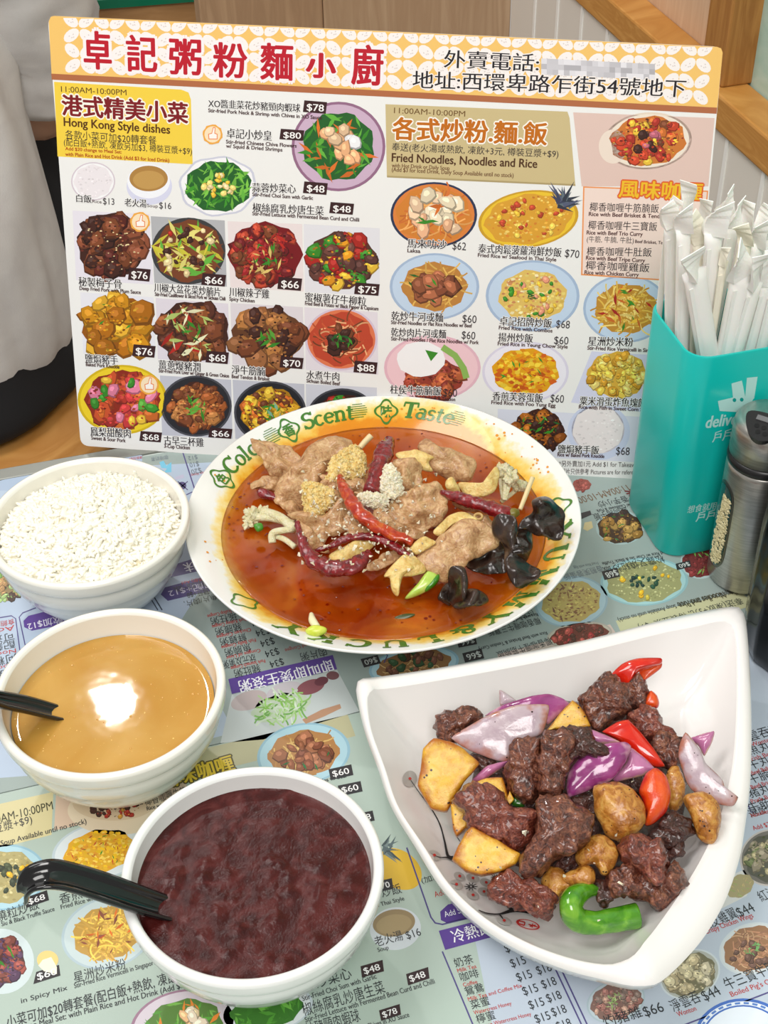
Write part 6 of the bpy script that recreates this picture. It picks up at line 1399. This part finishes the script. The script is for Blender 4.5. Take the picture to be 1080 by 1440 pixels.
for i in range(420):
    x, y = rg.gauss(720, 190), rg.gauss(520, 190)
    if not (330 < x < 1180 and 180 < y < 880): continue
    u, v = ZA((x, y))[0]; p = onz(u, v, .043+rg.uniform(-.002, .008)); r = rg.uniform(.0007, .0016)
    gp.append(([p+Vector((rg.uniform(-1, 1), rg.uniform(-1, 1), rg.uniform(-1, 1))).normalized()*r*rg.uniform(.8, 1.3) for k in range(6)], [(0, 1, 2), (0, 2, 3), (0, 3, 4), (0, 4, 1), (5, 2, 1), (5, 3, 2), (5, 4, 3), (5, 1, 4)]))
V, F = merge(gp); o = mk('minced_garlic', V, F, garlw, smooth=False); tag(o, 'crumbs of minced garlic scattered over the beef and chillies', 'garlic', kind='stuff')
def floret(label, heads, stems):
    e = empty('cauliflower_floret', onz(*heads[0][0], .03), label, 'cauliflower')
    for k, (c, r, z) in enumerate(heads):
        pts = [(c[0]+r*math.cos(t)*1.1, c[1]+r*math.sin(t)) for t in [6.283*q/12 for q in range(12)]]
        blob('floret_head', None, None, pts, z, caul, T=None, amp=.0028, freq=420, seed=60+k, N=64, M=12, parent=e)
    for pts, zs, w_ in stems:
        W = [onz(u, v, z) for (u, v), z in zip(pts, zs)]; V, F = sweep(W, [w_*.0001]*len(W), 10, .8); mk('floret_stem', V, F, caul, e)
floret('cauliflower floret floating on the left edge of the pile', [(ZA((62, 560))[0], 11, .030), (ZA((35, 610))[0], 6, .028), (ZA((120, 540))[0], 7, .031)],
       [(ZA((70, 570), (180, 575), (300, 610)), (.030, .032, .033), 26), (ZA((120, 535), (220, 570), (310, 640)), (.032, .034, .034), 30), (ZA((180, 720), (185, 660), (300, 640)), (.028, .032, .033), 22), (ZA((190, 680), (250, 700), (310, 745)), (.029, .030, .029), 18)])
blob('scallion_piece', 'small green scallion ring beside the left cauliflower floret', 'scallion', ZA((70, 615), (115, 605), (125, 640), (90, 655)), .032, plain('scallion_green', S(70, 140, 40), .35), T=.002)
floret('white cauliflower floret at the right of the pile', [(ZB((625, 262))[0], 10, .043), (ZB((660, 300))[0], 8, .042), (ZB((600, 250))[0], 7, .042)],
       [(ZB((620, 285), (625, 350), (620, 430)), (.041, .038, .033), 14), (ZB((600, 280), (600, 350), (612, 420)), (.041, .037, .033), 12), (ZB((660, 310), (640, 370), (625, 430)), (.040, .037, .033), 12)])
floret('tiny cauliflower crumb floating right of the larger floret', [(ZB((708, 345))[0], 8, .033), (ZB((690, 360))[0], 5, .031)], [(ZB((690, 370), (640, 410), (600, 440)), (.030, .029, .028), 14)])
cu = empty('cucumber_piece', onz(592, 822, .026), 'green cucumber wedge in the broth at the bottom', 'cucumber')
blob('flesh', None, None, ZB((38, 1005), (110, 920), (180, 838), (238, 880), (205, 935), (120, 985)), .030, food('cucumber_flesh', [(.3, S(170, 206, 70)), (.7, S(206, 226, 120))], 60, .25, None, coat=.4), T=.004, seed=3, parent=cu)
o = blob('skin', None, None, ZB((150, 950), (180, 920), (232, 862), (242, 888), (215, 930), (165, 965)), .0315, plain('cucumber_skin', S(60, 130, 20), .2, coat=.5), T=.003, seed=4, parent=cu); o['label'] = 'dark green skin'
sp = empty('bean_sprout', onz(445, 884, .026), 'bean sprout with a yellow green head on the lower rim of the plate', 'bean sprout')
C7 = lambda *p: [(255+x/3.857, 730+y/3.857) for x, y in p]
blob('sprout_head', None, None, C7((675, 600), (720, 575), (785, 590), (780, 620), (730, 638), (685, 625)), .030, food('sprout_head', [(.3, S(190, 206, 40)), (.7, S(220, 226, 100))], 60, .3, None), T=.003, parent=sp)
W = [onz(*q, z) for q, z in zip(C7((705, 515), (712, 550), (735, 585)), (.026, .028, .030))]; V, F = sweep(W, [.0012, .0022, .0020], 10); o = mk('sprout_tail', V, F, plain('sprout_white', S(240, 232, 190), .35), sp); o['label'] = 'white tail'
for lb, pts, zs, r in (('cream bean sprout stalk poking up at the top of the pile', ZA((690, 165), (720, 130), (755, 95)), (.044, .046, .048), .0019), ('pale bean sprout stalk leaning at the right above the fungus', ZB((712, 485), (745, 400), (785, 298)), (.036, .040, .044), .0014)):
    W = [onz(*q, z) for q, z in zip(pts, zs)]; V, F = sweep(W, [r*.9, r, r*1.05], 12); o = mk('bean_sprout', V, F, plain('sprout_stalk', S(232, 210, 160), .35)); tag(o, lb, 'bean sprout')
V, F = [], []
c_ = onz(*ZB((468, 527))[0], .049); R0, r0 = .0022, .0008
for i in range(20):
    a = 2*math.pi*i/20
    for k in range(8): t = 2*math.pi*k/8; V.append(c_+Vector(((R0+r0*math.cos(t))*math.cos(a), (R0+r0*math.cos(t))*math.sin(a)*.8, r0*1.4*math.sin(t)+.3*R0*math.sin(a))))
for i in range(20):
    for k in range(8): F.append((i*8+k, ((i+1) % 20)*8+k, ((i+1) % 20)*8+(k+1) % 8, i*8+(k+1) % 8))
o = mk('pepper_husk', V, F, plain('husk_tan', S(196, 160, 100), .35)); tag(o, 'tan ring shaped husk below the red chilli with the olive stem', 'pepper husk')
blob('scallion_piece', 'dark green scallion floating near the lower edge of the broth', 'scallion', [(555, 868), (570, 863), (584, 864), (572, 871), (560, 873)], .0235, plain('dark_scallion', S(60, 70, 20), .3), T=.0006)

onz = _onz
# ================================================================== FOOD IN THE TRIANGULAR DISH
Z3 = lambda *p: [(570+x/4.154, 920+y/4.154) for x, y in p]
Z4 = lambda *p: [(800+x/4.154, 900+y/4.154) for x, y in p]
Z5 = lambda *p: [(560+x/4.5, 1060+y/4.5) for x, y in p]
Z6 = lambda *p: [(740+x/4.154, 1080+y/4.154) for x, y in p]
cube = food('seared_beef', [(.28, S(46, 19, 13)), (.42, S(88, 43, 31)), (.56, S(124, 69, 49)), (.74, S(168, 108, 76))], 95, .34, (300, .8, .0014), dist=1.4, coat=.6, coatr=.1)
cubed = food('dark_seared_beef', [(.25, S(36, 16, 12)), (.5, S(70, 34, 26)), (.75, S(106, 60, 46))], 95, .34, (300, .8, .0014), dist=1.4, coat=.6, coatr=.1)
cuber = food('reddish_seared_beef', [(.27, S(54, 20, 15)), (.42, S(104, 44, 32)), (.57, S(138, 68, 50)), (.78, S(176, 112, 82))], 95, .34, (300, .8, .0014), dist=1.4, coat=.6, coatr=.1)
tan = food('golden_fried_chunk', [(.25, S(120, 66, 20)), (.45, S(176, 110, 40)), (.6, S(204, 146, 66)), (.8, S(216, 170, 90))], 65, .26, (220, .5, .0014), specks=(S(50, 24, 12), 420, .5), coat=.4, coatr=.1, dist=1.0)
pot = food('fried_potato', [(.25, S(214, 154, 30)), (.5, S(230, 180, 52)), (.8, S(240, 204, 90))], 60, .3, (320, .4, .0010), specks=(S(60, 30, 14), 400, .46), edge=(S(176, 98, 20), 1.12, 1.5), coat=.25, coatr=.2, sss=.05)
onw = food('onion_inside', [(.3, S(176, 152, 164)), (.6, S(198, 180, 186)), (.8, S(212, 200, 196))], 30, .2, (200, .2, .0008), specks=(S(50, 30, 26), 380, .40), edge=(S(176, 110, 90), 1.2, 1.5), coat=.5, coatr=.08, stretch=(1, 1, 1))
onp = food('purple_onion', [(.3, S(124, 40, 100)), (.55, S(158, 66, 130)), (.8, S(186, 104, 156))], 26, .16, (120, .15, .0008), edge=(S(206, 150, 170), 1.3, 1.55), coat=.6, coatr=.05)
onl = food('pink_onion', [(.3, S(170, 92, 140)), (.6, S(196, 124, 164)), (.8, S(214, 160, 184))], 26, .18, (120, .15, .0008), edge=(S(214, 170, 150), 1.25, 1.5), coat=.5, coatr=.06)
redp = food('red_pepper_skin', [(.3, S(200, 24, 14)), (.6, S(222, 44, 20)), (.8, S(230, 70, 34))], 30, .14, None, coat=.6, coatr=.05)
orap = food('orange_pepper_flesh', [(.3, S(216, 60, 16)), (.6, S(232, 90, 24)), (.8, S(238, 120, 50))], 30, .2, (300, .3, .0008), edge=(S(206, 36, 16), 1.2, 1.45), coat=.5, coatr=.08)
def bc(label, pts, z, seed, mat=cube, T=None, **k): return blob('beef_cube', label, 'beef cube', grow(pts, 1.07), z, mat, T=T, e=3.2, amp=k.pop('amp', .0030), freq=k.pop('freq', 190), seed=seed, corner=.15, N=64, M=12, tilt=k.pop('tilt', .2), **k)
o = blob('pepper_sauce', 'dark pepper sauce pooled between the beef cubes', 'sauce', [(668, 1040), (720, 1000), (800, 985), (880, 990), (935, 1030), (965, 1100), (950, 1180), (905, 1225), (830, 1245), (770, 1240), (715, 1205), (670, 1120)], .017, cubed, T=.007, amp=.002, freq=120, tilt=.8, N=80)
bc('beef cube at the upper left end of the pile, beside the potato', Z3((185, 390), (240, 345), (370, 312), (450, 355), (440, 395), (350, 440), (300, 500), (200, 505)), .034, 101)
bc('upright beef piece left of the centre, below the pale onion', Z3((620, 560), (680, 508), (770, 520), (795, 600), (785, 700), (745, 850), (690, 858), (620, 800), (593, 680)), .046, 102)
bc('tall beef piece in the centre against the purple onion', Z3((810, 480), (900, 452), (965, 480), (985, 560), (935, 700), (900, 832), (850, 845), (790, 800), (775, 700), (795, 580)), .052, 103)
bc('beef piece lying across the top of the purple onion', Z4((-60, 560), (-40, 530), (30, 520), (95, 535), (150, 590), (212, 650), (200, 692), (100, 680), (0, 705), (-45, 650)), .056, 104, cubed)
bc('long beef piece between the two lower potatoes', Z5((368, 310), (420, 230), (490, 193), (560, 220), (650, 260), (700, 340), (800, 350), (882, 390), (855, 480), (830, 540), (740, 612), (640, 560), (480, 485), (440, 400)), .042, 105, cuber)
bc('largest dark beef lump in the middle of the dish', Z6((60, 220), (110, 180), (250, 208), (340, 260), (382, 330), (350, 400), (280, 480), (180, 512), (130, 570), (60, 625), (-10, 620), (-25, 520), (40, 430), (75, 330)), .047, 106)
bc('reddish beef block at the lower left, next to the blossom print', Z5((578, 880), (640, 780), (700, 738), (800, 800), (930, 850), (987, 920), (960, 1010), (900, 1027), (800, 990), (700, 960), (600, 912)), .030, 107, cuber, T=.008)
bc('beef cube at the top of the pile under the red pepper', Z4((60, 360), (130, 300), (200, 213), (255, 222), (322, 265), (342, 330), (352, 400), (290, 440), (200, 512), (140, 522), (100, 440)), .046, 108)
bc('small beef piece behind the top cube by the red pepper', Z4((330, 290), (360, 230), (400, 210), (440, 240), (472, 300), (460, 350), (400, 390), (350, 400)), .040, 109)
bc('beef cube right of the upper red pepper square', Z4((348, 450), (440, 393), (505, 410), (550, 490), (605, 530), (600, 600), (520, 612), (440, 560)), .043, 110, cuber)
bc('beef piece beside the pale onion wedge on the right', Z4((500, 595), (570, 545), (640, 595), (643, 680), (592, 752), (530, 705)), .043, 111)
bc('bright reddish beef chunk at the lower right', Z6((552, 475), (600, 410), (640, 400), (700, 420), (775, 430), (805, 500), (828, 560), (812, 640), (752, 672), (690, 622), (620, 572), (560, 530)), .045, 112, cuber)
bc('broad brown beef cube at the bottom right of the pile', Z6((605, 645), (680, 610), (740, 660), (820, 630), (850, 555), (895, 580), (925, 690), (870, 770), (805, 818), (720, 782), (630, 742)), .034, 113)
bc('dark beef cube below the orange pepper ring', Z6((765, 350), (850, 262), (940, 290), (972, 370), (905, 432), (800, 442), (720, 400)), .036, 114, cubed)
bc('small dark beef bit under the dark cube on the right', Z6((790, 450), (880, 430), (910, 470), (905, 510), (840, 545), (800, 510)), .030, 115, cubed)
bc('beef bit with a tan face left of the reddish chunk', Z6((478, 640), (530, 578), (610, 580), (645, 625), (660, 700), (570, 755), (505, 740)), .036, 116)
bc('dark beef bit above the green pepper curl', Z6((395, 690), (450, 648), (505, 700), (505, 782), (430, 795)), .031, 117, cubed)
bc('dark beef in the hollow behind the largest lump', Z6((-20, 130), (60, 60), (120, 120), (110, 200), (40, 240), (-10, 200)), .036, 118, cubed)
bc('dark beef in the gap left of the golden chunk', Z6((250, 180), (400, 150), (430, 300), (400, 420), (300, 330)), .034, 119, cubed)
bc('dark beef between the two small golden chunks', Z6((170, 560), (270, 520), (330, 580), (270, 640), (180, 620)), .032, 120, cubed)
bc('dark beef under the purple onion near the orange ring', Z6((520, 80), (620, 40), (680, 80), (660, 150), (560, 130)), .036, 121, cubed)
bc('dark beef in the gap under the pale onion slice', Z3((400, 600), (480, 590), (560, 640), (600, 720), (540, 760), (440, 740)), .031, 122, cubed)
def gc(label, pts, z, seed, T=None): return blob('fried_chunk', label, 'fried chunk', pts, z, tan, T=T, e=2.2, amp=.0014, freq=130, seed=seed, N=56, M=11, tilt=.2)
gc('largest golden fried chunk right of the centre', Z6((398, 110), (500, 83), (580, 100), (660, 170), (702, 240), (692, 330), (620, 400), (560, 432), (470, 390), (420, 320), (395, 200)), .047, 131)
gc('small golden chunk in the lower middle', Z6((288, 510), (360, 418), (430, 388), (500, 420), (533, 500), (500, 590), (445, 635), (400, 560), (320, 572)), .041, 132)
gc('golden brown crumb below the small golden chunk', Z6((208, 635), (290, 578), (370, 568), (415, 630), (370, 685), (280, 695)), .037, 133)
gc('golden chunk left of the green pepper curl', Z6((88, 660), (130, 588), (190, 590), (235, 640), (285, 690), (220, 745), (180, 798), (130, 740)), .032, 134)
gc('golden brown chunk under the pale onion wedge at the right', Z4((668, 920), (720, 888), (800, 890), (872, 960), (878, 1100), (840, 1192), (760, 1162), (720, 1080), (690, 990)), .040, 135)
gc('dark golden piece right of the orange pepper ring', Z4((575, 760), (640, 738), (672, 850), (662, 960), (600, 1010), (568, 900)), .037, 136)
def po(label, pts, z, seed, T=.0075, tilt=.12): return blob('potato_wedge', label, 'potato', grow(pts, 1.03), z, pot, T=T, e=9, amp=.0005, freq=120, seed=seed, corner=.75, N=72, M=14, tilt=tilt)
po('largest yellow potato wedge at the left of the pile', Z3((108, 560), (170, 500), (262, 520), (350, 570), (427, 645), (330, 760), (242, 916), (150, 900), (78, 770), (97, 660)), .036, 141)
po('potato wedge behind the long beef piece', Z5((478, 205), (550, 158), (657, 160), (698, 320), (560, 340)), .036, 142)
po('potato wedge on its side left of the long beef piece', Z5((335, 330), (400, 330), (445, 400), (440, 470), (370, 527), (348, 480)), .030, 143)
po('yellow potato wedge at the lower left with a speckled face', Z5((348, 672), (428, 512), (470, 473), (600, 540), (700, 600), (768, 640), (742, 700), (640, 748), (530, 772), (430, 742)), .036, 144)
po('potato wedge at the top between the onion and the beef', Z3((815, 460), (975, 278), (1042, 340), (1080, 425), (1000, 445), (870, 445)), .044, 145)
po('sliver of potato above the green scrap', Z3((590, 870), (610, 800), (635, 850), (610, 880)), .038, 146, T=.003)
def on(label, pts, z, mat, seed, T=.0032, th=.0020, **k): return blob('onion_slice', label, 'onion', pts, z, mat, T=T, shell=th, seed=seed, corner=.5, N=72, M=12, amp=.0003, fold=.0012, ffreq=50, e=2.0, tilt=k.pop('tilt', .3), **k)
on('purple onion layer behind the pale onion slice', Z3((463, 362), (560, 300), (700, 253), (830, 230), (920, 258), (962, 292), (900, 350), (830, 412), (800, 330), (650, 320)), .043, onp, 152)
on('big pale onion slice with pepper flecks at the upper left', Z3((268, 490), (350, 430), (500, 345), (650, 298), (832, 293), (838, 340), (802, 462), (700, 505), (645, 525), (605, 628), (480, 602), (375, 562)), .047, onw, 151)
on('onion tip poking out at the top of the pile', Z3((548, 212), (580, 222), (655, 278), (600, 300), (555, 305)), .042, onw, 153, T=.003)
on('onion strip between the potato and the beef', Z3((388, 735), (480, 650), (602, 622), (570, 662), (450, 742)), .038, onl, 154, T=.003)
on('large glossy purple onion piece in the centre', Z4((-15, 880), (-5, 780), (50, 700), (110, 640), (215, 605), (330, 598), (367, 630), (330, 722), (250, 822), (150, 862), (60, 902), (0, 920)), .051, onp, 155, T=.0045)
on('pink onion arc above the glossy purple piece', Z4((-20, 530), (90, 510), (200, 548), (305, 602), (200, 612), (100, 590), (0, 560)), .051, onl, 156, T=.003)
on('pink onion flap right of the glossy purple piece', Z4((362, 628), (420, 668), (502, 750), (440, 792), (280, 828), (255, 802), (330, 722)), .049, onl, 157, T=.004)
on('pale curved onion wedge at the right edge of the pile', Z4((638, 680), (648, 600), (680, 538), (722, 580), (772, 650), (800, 722), (900, 822), (922, 900), (990, 917), (960, 968), (880, 962), (750, 902), (690, 840)), .046, onw, 158, T=.004)
on('pink onion tip behind the pale wedge on the right', Z4((712, 570), (847, 533), (840, 592), (792, 682), (755, 620)), .041, onl, 159, T=.003)
def pp(name, label, pts, z, mat, T=.005, th=.003, **k): return blob(name, label, 'pepper', pts, z, mat, T=T, shell=th, corner=k.pop('corner', .3), N=72, M=12, e=2.2, tilt=k.pop('tilt', .3), **k)
pp('red_pepper_piece', 'red pepper arc at the very top of the pile', Z4((243, 208), (310, 140), (400, 108), (537, 106), (540, 140), (470, 165), (410, 185), (375, 230), (345, 275), (290, 240)), .047, redp)
pp('red_pepper_piece', 'orange inner face of the red pepper arc at the top', Z4((410, 185), (470, 160), (540, 130), (538, 165), (465, 222), (430, 242)), .0445, orap, T=.002, th=.0015)
pp('red_pepper_piece', 'small orange pepper end sticking out at the upper right', Z4((430, 388), (455, 320), (480, 296), (515, 325), (528, 370), (518, 398), (480, 404)), .039, orap, T=.004)
pp('red_pepper_piece', 'red pepper square in the upper middle', Z4((193, 537), (280, 480), (346, 466), (420, 540), (500, 640), (562, 737), (510, 744), (440, 722), (350, 642), (290, 592)), .049, redp, corner=.7)
pp('red_pepper_piece', 'round orange red pepper cap right of the centre', Z4((408, 880), (450, 780), (510, 748), (570, 798), (597, 900), (572, 1002), (500, 1072), (445, 1087), (450, 1020), (430, 940)), .047, orap, T=.007)
V, F = sweep([onz(*q, z) for q, z in zip(Z6((418, 722), (350, 722), (285, 755), (262, 820), (300, 880), (390, 905), (500, 890), (648, 860)), (.032, .034, .035, .034, .030, .027, .026, .026))], [.0020, .0040, .0054, .0056, .0052, .0050, .0052, .0056], 22, 1.15, amp=.0008, freq=70, seed=5)
o = mk('green_pepper_piece', V, F, food('green_pepper_skin', [(.3, S(46, 112, 16)), (.55, S(86, 152, 24)), (.8, S(140, 190, 60))], 45, .16, None, coat=.6, coatr=.05)); tag(o, 'bright green pepper curl at the bottom of the pile', 'pepper')
pp('green_pepper_piece', 'dark green scrap deep in the middle of the pile', Z5((718, 285), (740, 275), (802, 302), (790, 342), (722, 330)), .037, plain('dark_green_skin', S(40, 90, 24), .2, coat=.4), T=.002, th=.0015)
gp = []
rg = random.Random(31)
for i in range(26):
    u, v = rg.gauss(850, 70), rg.gauss(1150, 60)
    if i < 4: u, v = ((873, 1241), (1035, 1052), (738, 1172), (948, 1238))[i]
    h = onbvh(bvD, u, v, .001)
    if h is None: continue
    p = h if i == 3 else onz(u, v, .048); r = (.0022, .0007, .0016, .0012)[i] if i < 4 else rg.uniform(.0006, .0011)
    if i == 1: p = onbvh(bvD, 1032, 1048, .0005) or p
    if i == 0: p = onz(u, v, .046)
    if i == 2: p = onz(u, v, .050)
    gp.append(([p+Vector((rg.uniform(-1, 1), rg.uniform(-1, 1), rg.uniform(-1, 1))).normalized()*r*rg.uniform(.8, 1.3) for k in range(6)], [(0, 1, 2), (0, 2, 3), (0, 3, 4), (0, 4, 1), (5, 2, 1), (5, 3, 2), (5, 4, 3), (5, 1, 4)]))
V, F = merge(gp); o = mk('garlic_crumb', V, F, garlw, smooth=False); tag(o, 'crumbs of garlic on the pepper beef', 'garlic', kind='stuff')

# ------------------------------------------------------------------ tidy
bpy.data.objects.remove(_to); bpy.data.curves.remove(_tc)
for o in bpy.data.objects:
    if '_org' in o: del o['_org']
